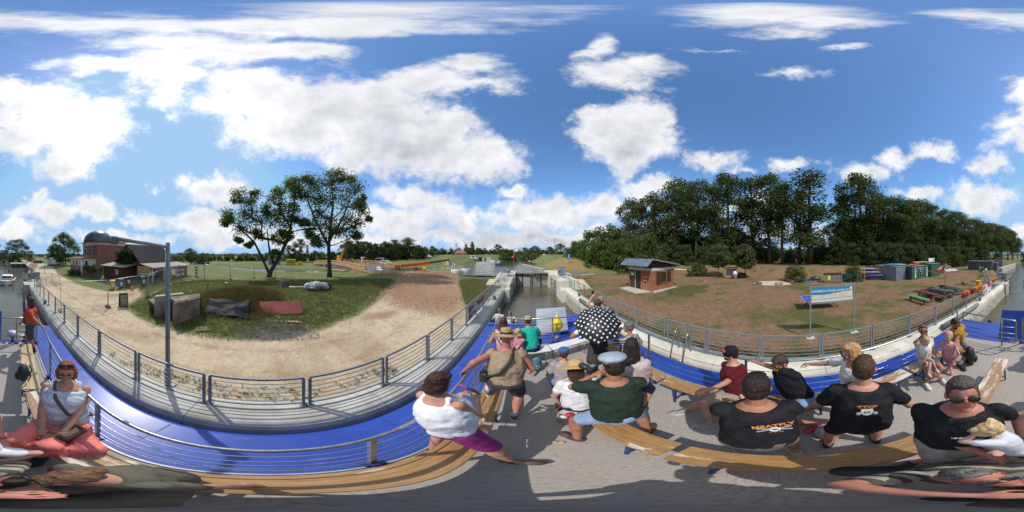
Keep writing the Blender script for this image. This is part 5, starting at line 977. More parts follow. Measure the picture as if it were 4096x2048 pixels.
# ---- picnic tables
def picnic(label, p, q, m, z=.62):
    p = Vector((p[0], p[1], 0)); q = Vector((q[0], q[1], 0)); c = (p + q) / 2; L_ = (q - p).length; rz = math.atan2((q - p).y, (q - p).x); t = thing('picnic_table', label, 'picnic table', (c.x, c.y, -.13), rz)
    b = MB(); [b.box((0, -.28 + k * .19, .74), (L_, .17, .035)) for k in range(4)]; b.build('table_top', m, t, world=False)
    for s in (-1, 1): MB().box((0, s * .72, .44), (L_, .24, .035)).build('seat', m, t, world=False)
    for s in (-1, 1):
        b = MB(); x = s * (L_ / 2 - .3); b.bar((x, -.6, 0), (x, .25, .72), .05, .09); b.bar((x + .055, .6, 0), (x + .055, -.25, .72), .05, .09); b.bar((x + .11, -.8, .40), (x + .11, .8, .40), .04, .08); b.build('leg', OLDW, t, world=False)
PM = lambda n, a: mat('plank_' + n, a, tuple(x * .6 for x in a), 4, .7, stretch=(.5, 4, 1))
picnic('weathered dark green picnic table right under the parasol', (9.5, -14.0), (7.0, -13.4), PM('green', (.035, .07, .045))); picnic('bluish grey picnic table in front of the dark green one', (9.8, -12.5), (7.1, -12.1), PM('grey', (.085, .095, .13)))
def plank_bench(label, p, q, m, z):
    p = Vector((p[0], p[1], 0)); q = Vector((q[0], q[1], 0)); c = (p + q) / 2; L_ = (q - p).length; rz = math.atan2((q - p).y, (q - p).x); t = thing('plank_bench', label, 'bench', (c.x, c.y, -.13), rz); b = MB(); [b.box((0, s * .12, z), (L_, .22, .04)) for s in (-1, 1)]; b.build('seat', m, t, world=False); [MB().box((s * (L_ / 2 - .35), 0, z / 2 - .01), (.06, .3, z - .02)).build('leg', OLDW, t, world=False) for s in (-1, 1)]
plank_bench('long red plank table between the grey picnic table and the green bench', (9.8, -10.9), (7.5, -10.6), PM('red', (.22, .045, .04)), .70); plank_bench('low dull red bench beside the red plank table', (9.2, -11.6), (7.0, -11.3), PM('dullred', (.15, .04, .035)), .42); plank_bench('bright green plank bench nearest the fence', (9.9, -9.9), (7.6, -9.7), PM('brightgreen', (.10, .32, .15)), .44)
p = Q(7, 1135, 610, -.1); b = MB(); rg = np.random.default_rng(3); b.lathe([(.32, 0), (.22, .12), (.17, .35), (.12, .42), (0, .40)], (p.x, p.y, Zg(p)), 9); [b.tube([(p.x, p.y, Zg(p) + .08), (p.x + 1.1 * math.cos(a), p.y + 1.1 * math.sin(a), Zg(p) + .03), (p.x + 1.8 * math.cos(a + .3), p.y + 1.8 * math.sin(a + .3), Zg(p) - .02)], [.12, .05, .02], 5) for a in (0, 1.1, 2.3, 3.4, 4.4, 5.3)]; tag(b.build('tree_stump', BARK), 'dark tree stump with spreading roots behind the life jackets', 'stump')
# ---- life jackets on the right fence, buckets, banners
LJ = mat('life_jacket_orange', (.80, .16, .01), (.65, .10, .01), 9, .7, bump=.5, bsc=12)
def jacket(label, y, m, s=1.0, lean=.0):
    x = FR(y); b = MB(); rg = np.random.default_rng(int(abs(y) * 100)); M = Matrix.Translation((x, y, 1.0))
    for sx in (-1, 1):
        for sy in (-1, 1): b.ball(None, (.075 * s, .13 * s, .22 * s), 10, 7, M=M @ Matrix.Translation((sx * .085, sy * .10 * s + lean, .0)) @ Matrix.Rotation(sx * .25, 4, 'Y') @ Matrix.Rotation(rg.uniform(-.3, .3), 4, 'X'))
    b.ball(None, (.15, .22 * s, .07), 10, 6, M=M @ Matrix.Translation((0, lean, .13))); o = b.build('life_jacket', m); tag(o, label, 'life jacket', 'life jackets drying on the right fence')
for y, l, m in ((-9.95, 'red life jacket at the near end of the row on the right fence', mat('jacket_red', (.45, .04, .04), None, 9, .7, bump=.5)), (-10.55, 'orange life jacket next to the near red one', LJ), (-11.35, 'dark red life jacket between two orange bundles on the fence', mat('jacket_dark', (.16, .012, .02), None, 9, .7)), (-12.0, 'orange life jacket in the middle of the row left of the banner', LJ), (-12.6, 'orange life jacket second before the banner', LJ), (-13.2, 'orange life jacket touching the near edge of the banner', LJ), (-15.4, 'dull red life jacket above the banner', mat('jacket_red', (.4, .05, .05))), (-17.0, 'orange life jacket just beyond the banner', LJ), (-17.7, 'orange life jacket second beyond the banner', LJ), (-18.4, 'orange life jacket at the far end of the fence', LJ)): jacket(l, y, m)
BN = mat('banner_white', (.66, .66, .68), (.58, .60, .63), 2, .6); BNR = mat('banner_red', (.60, .03, .06), (.52, .03, .05), 3, .6); BNG = mat('banner_green', (.16, .30, .12), (.2, .36, .16), 3, .6)
def banner(label, x, ya, yb, sgn, txt1, txt2):
    """hangs on the lock side of the fence; sgn is the side it faces"""
    t = thing('banner', label, 'banner', (x, (ya + yb) / 2, .1)); n_ = 16; b = MB()
    for k in range(n_ + 1): y = ya + (yb - ya) * k / n_; b.v += [(x + .012 * math.sin(k * 1.3), y, .12), (x + .012 * math.sin(k * 1.3 + .8), y, 1.02)]
    b.f = [(2 * k, 2 * k + 2, 2 * k + 3, 2 * k + 1) for k in range(n_)]; b.sm = [True] * n_; b.build('cloth', BN, t); xd = (0, 1 if sgn > 0 else -1, 0); xd = (0, (1 if yb > ya else -1), 0)
    xx = x + sgn * .022; Y_ = lambda f: ya + (yb - ya) * f
    for f0, f1, z0, z1, m, nm in ((.04, .15, .60, .92, BNR, 'logo_block'), (.05, .40, .30, .46, BNR, 'red_strip'), (.46, .96, .76, .92, BNR, 'red_strip'), (.55, .86, .58, .74, BNR, 'red_strip'), (.17, .28, .66, .9, BNG, 'green_patch'), (.05, .18, .14, .27, BNG, 'green_patch'), (.88, .97, .55, .72, BNG, 'green_patch'), (.92, .97, .2, .42, SD, 'blue_mark')): MB().bb(xx - .003, xx + .003, Y_(f0), Y_(f1), z0, z1).build(nm, m, t)
    up = (0, 0, 1); xdir = Vector((0, 1, 0)) if sgn > 0 else Vector((0, -1, 0))
    for s_, f, z, h in ((txt1, .095, .66, .24), (txt2[0], .225, .335, .11), (txt2[1], .71, .79, .12), (txt2[2], .705, .61, .12)): text(s_, h, frame_m((xx + sgn * .006, Y_(f), z), xdir, up), WHITE, t, bold=.002)
banner('white banner with red lettering blocks on the left fence ahead', FL(9.5) + .045, 7.8, 11.2, 1, 'i', ('EXPRES', 'TURISTICKÝ', 'VLAK')); banner('white banner with red lettering blocks on the right fence astern', FR(-15) - .05, -13.65, -16.6, -1, 'T', ('EXPRES', 'TURISTICKÝ', 'VLAK'))
def bucket(label, x, y, z=0): t = thing('bucket', label, 'bucket', (x, y, z)); MB().lathe([(0, .01), (.10, 0), (.14, .28), (.15, .29), (.135, .29), (.095, .03), (0, .03)], n=18).build('pail', GALV, t, world=False); torus(None, .15, .006, Matrix.Translation((0, 0, .27)) @ Matrix.Rotation(R(70), 4, 'X'), 12, 5, 0, 180).build('handle', STEEL, t, world=False)
for l, x, y in (('grey bucket on the left wall behind the man in orange', -2.42, -12.0), ('grey bucket on the right wall before the white banner', 4.5, -12.4), ('grey bucket on the left wall ahead of the banner', -2.5, 13.4), ('grey bucket on the right wall near the far stairs', 4.85, 13.9)): bucket(l, x, y)
for l, y0, y1 in (('thick grey rubber roll lying on the right wall edge astern', -11.2, -6.6), ('thick grey rubber roll on the right wall edge ahead', 8.0, 12.6)): b = MB(); b.tube([(4.36 + .01 * y0, y0, .02), (4.36 + .01 * y1, y1, .02)], .15, 12); tag(b.build('rubber_fender', mat('rubber_grey', (.20, .20, .20), (.13, .13, .13), 4, .7)), l, 'fender')
p = (5.4, -19.6); t = thing('wheelie_bin', 'yellow wheeled bin behind the far life jackets', 'bin', (6.4, -17.2, -.12)); MB().prism([(-.24, -.27), (.24, -.27), (.24, .27), (-.24, .27)], .05, .95).build('body', YEL, t, world=False); MB().box((0, 0, 1.0), (.56, .62, .08), bev=.02).build('lid', YEL, t, world=False); [MB().lathe([(0, -.03), (.09, -.03), (.09, .03), (0, .03)], n=12, M=Matrix.Translation((s * .25, .25, .09)) @ Matrix.Rotation(R(90), 4, 'Y')).build('wheel', BLK, t, world=False) for s in (-1, 1)]
for k, (dx, dy, c_, l) in enumerate(((-.5, .9, (.45, .3, .03), 'small ochre box beside the yellow bin'), (-.8, .1, (.15, .35, .38), 'small pale blue tub beside the yellow bin'))): tag(MB().box((6.3 + dx, -16.6 + dy, .0), (.32, .32, .24), bev=.03).build('box', mat('box' + str(k), c_)), l, 'box')
t = thing('vest_rack', 'dark rack hung with coloured life vests and helmets near the canal', 'rack', (8.1, -23.5, -.1)); b = MB(); [b.bar((8.1 + a, -23.5 + c_, -.1), (8.1, -23.5, 2.0), .06) for a, c_ in ((-.7, -.7), (.7, -.7), (.7, .7), (-.7, .7))]; [b.bar((7.4, -23.5 + s, z), (8.8, -23.5 + s, z), .04) for s in (-.4, .4) for z in (.8, 1.4)]; b.build('frame', BLK, t); rg = np.random.default_rng(2)
cols = [(.5, .5, .05), (.1, .35, .4), (.45, .5, .1), (.5, .45, .35), (.5, .05, .08), (.05, .2, .12), (.4, .45, .3)]
for k in range(16): a = rg.uniform(0, 6.28); z = rg.uniform(.5, 2.0); MB().ball((8.1 + .6 * math.cos(a), -23.5 + .6 * math.sin(a), z), (.2, .2, .24), 8, 6).build('vest', mat('vest%d' % (k % 7), cols[k % 7]), t)
# far right rear: low sheds, lamps, bank wall
for l, x, y, sx, sy, h, c_ in (('long low grey shed on the bank behind the parasol', 15.5, -44, 7, 3, 2.3, (.12, .12, .12)), ('small pale hut near the far canal lamps', 13.5, -60, 2.4, 2.4, 3.0, (.3, .3, .3)), ('dark low shed beside the pale hut', 15.5, -66, 4, 5, 2.1, (.08, .07, .06)), ('blue covered rack behind the vests', 12.0, -45, 2.2, 2.0, 1.8, (.05, .12, .3))):
    t = thing('shed', l, 'shed', (x, y, -.2)); zz = H(x, y); MB().bb(x - sx / 2, x + sx / 2, y - sy / 2, y + sy / 2, zz - .2, zz + h).build('wall', mat('shed_' + l[:6], c_, tuple(q * .6 for q in c_), 1.5, .8), t); MB().bb(x - sx / 2 - .2, x + sx / 2 + .2, y - sy / 2 - .2, y + sy / 2 + .2, zz + h + .001, zz + h + .14).build('roof', GALV, t); MB().bb(x - .5, x + .4, y + sy / 2 + .002, y + sy / 2 + .04, zz, zz + 1.7).build('door', OLDW, t)
tag(MB().bb(10.0, 10.9, -78, -47, -2, .15, bev=.05).build('quay_wall', CONC), 'low concrete quay wall along the right bank of the rear canal', 'wall'); tag(MB().bb(-6.2, -5.4, -78, -52, -2, .2, bev=.05).build('quay_wall', CONC), 'low concrete quay wall along the left bank of the rear canal', 'wall')
lamppost('nearer lamp post on the right bank of the rear canal', 12.4, -62, 6.0, 1.8, -90, -.5); lamppost('farther lamp post on the right bank of the rear canal', 12.2, -80, 6.2, 1.8, 90, -.5); lamppost('lamp post on the left bank behind the red canal light', -6.6, -33, 4.0, 1.6, 120)
def light_post(label, x, y, z, h, lamp_az, side=-1):
    t = thing('canal_signal', label, 'signal light', (x, y, z)); MB().tube([(0, 0, 0), (0, 0, h)], .05, 8).build('pole', GALV, t, world=False); d = Vector((math.sin(R(lamp_az)), math.cos(R(lamp_az)), 0)); s = -1 if y > 0 else 1
    MB().tube([(0, 0, h - .15), d * 1.8 + Vector((0, 0, h - .05))], .035, 6).build('arm', GALV, t, world=False); MB().ball(None, (.30, .17, .10), 12, 6, M=Matrix.Translation(d * 2.0 + Vector((0, 0, h))) @ Matrix.Rotation(R(90 - lamp_az), 4, 'Z')).build('lamp_head', mat('lamp_grey', (0, 0, 0)), t, world=False)
    for k, mm in ((-1, 1), (1, 0)): MB().box((k * .25, s * .1, h * .62), (.36, .2, .36), bev=.04).build('signal_box', BLK, t, world=False)
    m = bpy.data.materials.get('red_signal_glow')
    if not m: m = bpy.data.materials.new('red_signal_glow'); m.use_nodes = True; bb_ = m.node_tree.nodes['Principled BSDF']; bb_.inputs['Base Color'].default_value = (.6, .02, .02, 1); bb_.inputs['Emission Color'].default_value = (1, .03, .04, 1); bb_.inputs['Emission Strength'].default_value = 1.6
    MB().ball((side * .25, s * .22, h * .62), (.13, .05, .13), 12, 8).build('red_lens', m, t, world=False)
light_post('red canal signal light with lamp arm beyond the far gates', -1.9, 29.3, .8, 4.4, 75, -1); light_post('red canal signal light behind the left rear pier', -3.5, -27.5, 0, 4.2, 75, 1)
def sign(nm, label, p, z0, z1, w_, m, cat='sign', face=0, h=None, rnd=False, marks=()):
    h = h or w_; t = thing(nm, label, cat, (p[0], p[1], z0)); MB().tube([(0, 0, 0), (0, 0, z1 - z0 - h * .5)], .035, 6).build('post', GALV, t, world=False); M = Matrix.Translation((0, 0, z1 - z0 - h / 2)) @ Matrix.Rotation(R(face), 4, 'Z') @ Matrix.Translation((0, -.06, 0))
    if rnd: MB().lathe([(0, 0), (w_ / 2, 0), (w_ / 2, .02), (0, .02)], n=18, M=M @ Matrix.Rotation(R(90), 4, 'X')).build('board', m, t, world=False)
    else: MB().box(None, (w_, .03, h), M=M).build('board', m, t, world=False)
    for (x, z, a, b_, ang, mm) in marks: MB().box(None, (a, .012, b_), M=M @ Matrix.Translation((x, -.023, z)) @ Matrix.Rotation(R(ang), 4, 'Y')).build('mark', mm, t, world=False)
BL_ = mat('traffic_blue', (.01, .10, .48), None, 2, .5)
p = A(1750 + 1695 / 3.22, 46); zt = zat(950 + 215 / 3.22, 46); sign('canal_sign', 'tall blue and white canal sign on the yellow mound', p, H(p.x, p.y) - .1, zt, 1.0, BL_, h=zt - zat(950 + 283 / 3.22, 46), marks=((-.1, .35, .14, .8, 0, WHITE), (.0, -.35, .16, .8, -35, WHITE), (.22, -.6, .4, .14, 0, WHITE)))
p = A(1750 + 208 / 3.22, 33); zt = zat(950 + 325 / 3.22, 33); sign('no_entry_sign', 'white sign with red border and diagonal slash by the upper water', p, .1, zt, .82, WHITE, h=.95, face=10, marks=((0, .42, .80, .10, 0, RED), (0, -.42, .80, .10, 0, RED), (-.36, 0, .10, .74, 0, RED), (.36, 0, .10, .74, 0, RED), (0, 0, .12, .8, -40, RED), (-.05, 0, .16, .5, 0, BLK)))
p = A(1750 + 1185 / 3.22, 60); sign('round_sign', 'small round sign on a thin pole on the right canal bank', p, .4, zat(950 + 297 / 3.22, 60), .6, WHITE, rnd=True, marks=((0, 0, .4, .1, 0, RED),)); p = A(1750 + 1372 / 3.22, 110); sign('small_sign', 'tiny pale sign far along the right canal bank', p, H(p.x, p.y), zat(950 + 212 / 3.22, 110), 1.6, SC, h=.8)
p = (-4.7, -29.3); t = thing('notice_sign', 'pair of white notice boards below the rear signal light', 'sign', (-3.5, -27.3, 0)); MB().bb(-4.2, -3.55, -27.3, -27.25, 1.7, 2.35).build('board', PAPER, t); MB().bb(-3.45, -2.8, -27.3, -27.25, 1.7, 2.35).build('board', PAPER, t); MB().bar((-4.2, -27.33, 2.0), (-2.8, -27.33, 2.0), .05).build('bracket', GALV, t); MB().bar((-3.48, -27.35, 0), (-3.48, -27.35, 2.4), .06).build('post', GALV, t)
# ---- ahead: concrete wall element, white pipes, far houses
p1 = A(1905, 31); p2 = A(1964, 31); t = thing('concrete_element', 'big upright pale precast concrete wall element left of the gates', 'wall element', ((p1.x + p2.x) / 2, (p1.y + p2.y) / 2, .1)); M = frame_m(((p1.x + p2.x) / 2, (p1.y + p2.y) / 2, 1.35), p2 - p1, (0, 0, 1)); W_ = (p2 - p1).length; MB().box(None, (W_, 2.5, .25), M=M, bev=.02).build('slab', mat('white_concrete', (.62, .62, .60), (.52, .52, .50), 1.2, .9), t); b = MB(); [b.box(None, (.07, .22, .02), M=M @ Matrix.Translation((x * W_, y, .135))) for x in (-.33, .02, .38) for y in (-.45, .5)]; b.build('lifting_pocket', CONCD, t); MB().box(None, (W_, .02, .01), M=M @ Matrix.Translation((0, .05, .131))).build('joint', CONCD, t)
for l, x0, x1, y, d in (('bundle of white plastic pipes on the grass by the upper water', 1845, 1945, 500, 34), ('low bundle of grey pipes left of the white pipe bundle', 1730, 1845, 520, 32)):
    a_ = A(1200 + x0 / 2.863, d, .25); c_ = A(1200 + x1 / 2.863, d, .25); t = thing('pipe_bundle', l, 'pipes', (a_.x, a_.y, .1)); b = MB(); off = Vector((.25, -.3, 0)); rw = 4 if 'white' in l else 2
    for i in range(4):
        for j in range(rw): b.tube([a_ + off * i * .7 + Vector((0, 0, j * .24 - .05)), c_ + off * i * .7 + Vector((0, 0, j * .24 - .05))], .12, 8)
    b.build('pipe', WPL if 'white' in l else mat('grey_pvc', (.4, .41, .43)), t); MB().bar(a_.lerp(c_, .3) + Vector((0, -.35, -.1)), a_.lerp(c_, .3) + Vector((0, -.35, .9)), .05).build('strap', BLK, t)
def house(nm, label, p, rz, w_, d_, h, hr, wm, rm, z=None, hip=False, cat='house', wins=()):
    zz = H(p[0], p[1]) if z is None else z; t = thing(nm, label, cat, (p[0], p[1], zz), rz); MB().bb(-w_ / 2, w_ / 2, -d_ / 2, d_ / 2, -.3, h).build('wall', wm, t, world=False); e = .35; b = MB(); i = w_ * .32 if hip else 0
    vs = [(-w_ / 2 - e, -d_ / 2 - e, h), (w_ / 2 + e, -d_ / 2 - e, h), (w_ / 2 + e, d_ / 2 + e, h), (-w_ / 2 - e, d_ / 2 + e, h), (-w_ / 2 - (0 if hip else e) + i, 0, h + hr), (w_ / 2 + (0 if hip else e) - i, 0, h + hr)]
    b.add([(x, y, z_ + .002) for x, y, z_ in vs], [(0, 1, 5, 4), (2, 3, 4, 5), (1, 2, 5), (3, 0, 4), (3, 2, 1, 0)]); b.build('roof', rm, t, world=False)
    for k, (x, y, ww, hh, z_) in enumerate(wins):
        f = MB().box((x, y, z_), (ww + .1 if abs(y) > abs(x) * .7 and abs(y) >= d_ / 2 - .1 else .06, .06 if abs(y) >= d_ / 2 - .1 else ww + .1, hh + .1)).build('window', WHITE, t, world=False)
        sg = (0, math.copysign(.035, y)) if abs(y) >= d_ / 2 - .1 else (math.copysign(.035, x), 0); MB().box((x + sg[0], y + sg[1], z_), (ww if sg[0] == 0 else .02, .02 if sg[0] == 0 else ww, hh)).build('pane', GLASS, f, world=False)
    return t
TILE = mat('red_tiles', (.34, .10, .06), (.26, .075, .045), 8, .8); TILED = mat('old_dark_tiles', (.10, .06, .05), (.06, .04, .035), 5, .85)
p = A(1750 + 300 / 3.22, 125); house('red_roofed_house', 'red house with hipped red roof far across the upper canal', p, R(15), 9, 8, 3.0, 2.6, BRKO, TILE, z=2.6, hip=True, wins=[(x, -4.02, 1, 1.2, 1.5) for x in (-2.5, 0, 2.5)])
p = A(1750 + 262 / 3.22, 112); t = thing('white_tent', 'small white tent before the red roofed house', 'tent', (p.x, p.y, 2.2)); MB().add([(-1.8, -1.2, 0), (1.8, -1.2, 0), (1.8, 1.2, 0), (-1.8, 1.2, 0), (0, 0, 1.3)], [(0, 1, 4), (1, 2, 4), (2, 3, 4), (3, 0, 4), (3, 2, 1, 0)]).build('canopy', WHITE, t, world=False); MB().bb(-1.5, 1.5, -1, 1, -.6, -.01).build('base', PAPER, t, world=False)
p = A(1750 + 470 / 3.22, 105); t = thing('lock_hut', 'white flat roofed hut beside the far lock', 'hut', (p.x, p.y, 2.2)); MB().bb(-2, 2, -1.5, 1.5, 0, 1.6).build('wall', PLA, t, world=False); MB().bb(-2.3, 2.3, -1.8, 1.8, 1.602, 1.8).build('roof', PAPER, t, world=False); MB().bb(-.6, .6, -1.55, -1.502, .5, 1.2).build('window', GLASS, t, world=False)
p = A(1750 + 590 / 3.22, 108); t = thing('far_lock', 'dark wooden gate of the far lock across the upper canal', 'lock gate', (p.x, p.y, 0)); MB().bb(-3.2, -.6, -.3, .3, .2, 2.9).build('gate_leaf', BLK, t, world=False); MB().bb(.6, 2.4, -.3, .3, .2, 2.6).build('gate_leaf', OLDW, t, world=False); MB().bb(-.58, .58, -.5, .4, 0, 2.8).build('pillar', CONC, t, world=False); MB().bb(2.42, 5.5, -.8, .8, 0, 2.9).build('wall', CONC, t, world=False); MB().bb(-5.5, -3.22, -.8, .8, 0, 2.9).build('wall', CONC, t, world=False)
p = A(1750 + 112 / 3.22, 62); t = thing('yellow_container', 'small yellow site container on the far bank by the long boom', 'container', (p.x, p.y, H(p.x, p.y)), R(20)); MB().bb(-1.1, .1, -1, 1, 0, 2.3).build('body', YEL, t, world=False); MB().bb(.102, 1.2, -1, 1, 0, 2.25).build('side', SC, t, world=False); MB().bb(-.8, -.2, -1.04, -1.002, .8, 1.7).build('door', WOOD, t, world=False)
def mast(label, u, d, vt): p = A(u, d); h = zat(vt, d) - H(p.x, p.y); t = thing('lattice_mast', label, 'mast', (p.x, p.y, H(p.x, p.y))); b = MB(); [b.bar((sx * .5, sy * .5, 0), (sx * .2, sy * .2, h), .09) for sx in (-1, 1) for sy in (-1, 1)]; [b.bar((-.45, -.45, z), (.45, .45, z + .8), .06) for z in np.arange(.5, h - 1, 1.2)]; b.build('lattice', GALV, t, world=False); MB().box((0, 0, h + .1), (2.0, .6, .25)).build('head', GALV, t, world=False)
mast('tall lattice mast left of the red roofed house', 1750 + 240 / 3.22, 115, 950 + 85 / 3.22); mast('tall lamp mast above the yellow mound', 1750 + 1512 / 3.22, 120, 950 + 25 / 3.22)
lamppost('small canal lamp left of the blue canal sign', *A(1750 + 1445 / 3.22, 85)[:2], 5.2, 1.2, -80, 1.2); lamppost('small canal lamp nearest the blue canal sign', *A(1750 + 1540 / 3.22, 70)[:2], 4.8, 1.4, -80, 1.4)
def motorboat(label, p, rz, L_, w_, z=-1.5, hull=None, group=None):
    t = thing('motor_boat', label, 'boat', (p[0], p[1], z), rz); b = MB(); hull = hull or WHITE; prof = lambda f: w_ / 2 * (1 - max(0, f) ** 2.4) ; vs = []; n_ = 12
    for i in range(n_ + 1):
        f = -1 + 2 * i / n_; hw = max(.03, prof(f)); sheer = .72 + .2 * max(0, f) ** 2; vs += [(-hw, f * L_ / 2, sheer), (-hw * .82, f * L_ / 2, .1), (0, f * L_ / 2, -.15), (hw * .82, f * L_ / 2, .1), (hw, f * L_ / 2, sheer)]
    b.add(vs, [(i * 5 + k, i * 5 + k + 1, i * 5 + k + 6, i * 5 + k + 5) for i in range(n_) for k in range(4)] + [(i * 5 + 4, i * 5, i * 5 + 5, i * 5 + 9) for i in range(n_)] + [(0, 1, 2, 3, 4)], False); b.build('hull', hull, t, world=False)
    MB().box((0, -L_ * .08, 1.15), (w_ * .72, L_ * .42, .72), bev=.12).build('cabin', WHITE, t, world=False); MB().box((0, L_ * .131, 1.25), (w_ * .60, .03, .42)).build('windscreen', GLASS, t, world=False); [MB().box((s * w_ * .361, -L_ * .08, 1.25), (.02, L_ * .3, .34)).build('window', GLASS, t, world=False) for s in (-1, 1)]
    MB().box((0, 0, .62), (w_ * 1.0, L_ * .55, .10), bev=.03).build('rubbing_strake', mat('navy_strake', (.02, .03, .08)), t, world=False)
    b = MB(); pts = [(-w_ * .4, L_ * .1, 1.15), (-w_ * .34, L_ * .3, 1.2), (0, L_ * .47, 1.25), (w_ * .34, L_ * .3, 1.2), (w_ * .4, L_ * .1, 1.15)]; b.tube(pts, .02, 6); [b.tube([q, (q[0], q[1], .85)], .015, 5) for q in pts]; b.build('bow_rail', STEEL, t, world=False); return t
motorboat('white cabin motor boat coming up the canal behind the tour boat', (1.0, -31.0), R(-4), 6.5, 2.9); motorboat('tiny white boat moored beyond the concrete element', A(1750 + 702 / 3.22, 75), R(30), 5, 2.2, .2); motorboat('tiny dark blue boat on the upper water left of the signal', A(1750 + 780 / 3.22, 62), R(60), 3, 1.2, .15, SD)
p = (-2.2, -66); t = thing('house_boat', 'pale green flat roofed house boat moored at the left rear bank', 'boat', (p[0], p[1], -1.5)); HBm = mat('pale_green_paint', (.42, .45, .32), (.34, .37, .26)); MB().bb(-3.0, 3.0, -4, 4, -.2, .5).build('hull', HBm, t, world=False); MB().bb(-2.7, 2.7, -3.6, 3.6, .502, 1.9).build('cabin', mat('dark_cabin', (.06, .06, .05)), t, world=False); MB().bb(-3.1, 3.1, -4.1, 4.1, 2.1, 2.35).build('roof', HBm, t, world=False); [MB().bar((x, 4.0, .5), (x, 4.0, 2.1), .12).build('roof_post', HBm, t, world=False) for x in (-3, -1, 1, 3)]
# ---- left bank ---------------------------------------------------------------
SFM = mat('fence_tube', (.52, .54, .55), (.42, .44, .45), 9, .4, .5)
def site_fence(label, p, q, h=2.0, mesh=True):
    p = Vector(p); q = Vector(q); t = thing('site_fence', label, 'fence panel', ((p.x + q.x) / 2, (p.y + q.y) / 2, min(p.z, q.z)), group='temporary site fence panels'); d = (q - p); L_ = d.length; up = Vector((0, 0, 1)); r_ = .12
    a = p + d * .01 + up * .12; c = q - d * .01 + up * .12; b = MB(); n_ = 5; pts = [a] + [p + d * .01 + up * (h - r_)] + [p + d.normalized() * (.01 * L_ + r_) + up * h, q - d.normalized() * (.01 * L_ + r_) + up * h] + [q - d * .01 + up * (h - r_), c]; b.tube(pts, .021, 7); b.tube([a, c], .021, 7); b.build('frame', SFM, t)
    b = MB(); n_ = int(L_ / .12); 
    for k in range(1, n_): e = p + d * (k / n_); b.bar(e + up * .13, e + up * (h - .01), .0035)
    for k in range(1, 9): b.bar(p + d * .01 + up * (.12 + k * (h - .12) / 9), q - d * .01 + up * (.12 + k * (h - .12) / 9), .006)
    b.build('mesh', SFM, t)
    for e in (p, q): b = MB(); b.box((e.x, e.y, e.z + .05), (.22, .62, .12), rz=math.atan2(d.y, d.x), bev=.03); b.build('foot_block', CONCD, t)
S = [(-3.05, -10.1, 0), (-6.3, -9.5, 0), (-10.2, -9.3, .15), (-13.2, -9.6, .45), (-16.4, -9.9, .62), (-18.8, -7.8, .62), (-20.6, -4.9, .6), (-22.4, -2.0, .6), (-23.4, 1.0, .55), (-23.6, 3.6, .5)]
for (a, c), l in zip(zip(S, S[1:]), ('nearest site fence panel beside the fence of the lock', 'site fence panel in front of the waste bins with the orange sign', 'site fence panel before the porch of the barn', 'site fence panel on the grass right of the lamp post', 'site fence panel beside the red and white board', 'site fence panel in front of the meadow', 'site fence panel left of the left crooked tree', 'site fence panel behind the left crooked tree', 'last site fence panel between the crooked trees')): site_fence(l, a, c)
p = Vector(S[1]).lerp(Vector(S[2]), .55); t = thing('prohibition_sign', 'small orange prohibition sign hung on the site fence', 'sign', (p.x, p.y, 1.0)); MB().box((p.x + .02, p.y + .04, 1.15), (.30, .02, .42)).build('board', mat('sign_orange', (.8, .12, .05)), t); torus(None, .10, .02, frame_m((p.x + .02, p.y + .055, 1.22), (-1, 0, 0), (0, 0, 1)), 14, 6).build('ring', WHITE, t); MB().box((p.x + .02, p.y + .052, 1.0), (.24, .01, .06)).build('caption_bar', WHITE, t)
# white house of brick with annex
t = thing('brick_house', 'two storey brick house with white cornice and low white annex', 'house', (-17, -29.5, .2)); z0 = .1
MB().bb(-21.9, -15.25, -33, -26.6, z0, 5.8).build('wall', BRKO, t); MB().bb(-22.0, -15.15, -33.1, -26.5, 5.802, 6.5).build('cornice', PLA, t)
b = MB(); b.add([(-22.5, -33.6, 6.52), (-14.6, -33.6, 6.52), (-14.6, -26.0, 6.52), (-22.5, -26.0, 6.52), (-19.6, -29.8, 7.7), (-17.6, -29.8, 7.7)], [(0, 1, 5, 4), (1, 2, 5), (2, 3, 4, 5), (3, 0, 4), (3, 2, 1, 0)]); rf = b.build('roof', TILE, t); MB().bb(-16.6, -16.0, -32.6, -32.0, 6.6, 8.4).build('chimney', BRKO, rf)
for y in (-31.6, -29.2): f = MB().bb(-15.249, -15.19, y - .5, y + .5, 3.9, 5.4).build('window', WHITE, t); MB().bb(-15.189, -15.17, y - .4, y + .4, 4.0, 5.3).build('pane', GLASS, f)
f = MB().bb(-20.6, -17.2, -26.599, -26.55, 1.0, 2.3).build('window', WHITE, t); MB().bb(-20.2, -17.6, -26.549, -26.53, 1.2, 2.0).build('pane', GLASS, f)
MB().bb(-15.248, -12.0, -32.2, -26.9, z0, 1.9).build('annex_wall', BRKO, t); MB().bb(-15.247, -11.97, -32.23, -26.87, 1.902, 3.3).build('annex_upper_wall', PLA, t)
b = MB(); b.add([(-15.24, -32.5, 3.9), (-15.24, -26.5, 3.9), (-11.6, -26.5, 3.32), (-11.6, -32.5, 3.32), (-15.24, -32.5, 3.31), (-15.24, -26.5, 3.31)], [(0, 1, 2, 3)[::-1], (1, 5, 2), (0, 3, 4), (4, 3, 2, 5)]); b.build('annex_roof', TILE, t)
f = MB().bb(-13.4, -12.7, -26.869, -26.82, 1.9, 2.9).build('window', WHITE, t); MB().bb(-13.3, -12.8, -26.819, -26.80, 2.0, 2.8).build('pane', GLASS, f); d_ = MB().bb(-12.25, -11.96, -26.868, -26.815, .2, 2.9).build('door', WHITE, t)
for y in (-30.2, -28.6): f = MB().bb(-11.968, -11.92, y - .45, y + .45, 1.3, 2.9).build('window', WHITE, t); MB().bb(-11.919, -11.90, y - .3, y + .3, 1.4, 2.8).build('pane', GLASS, f)
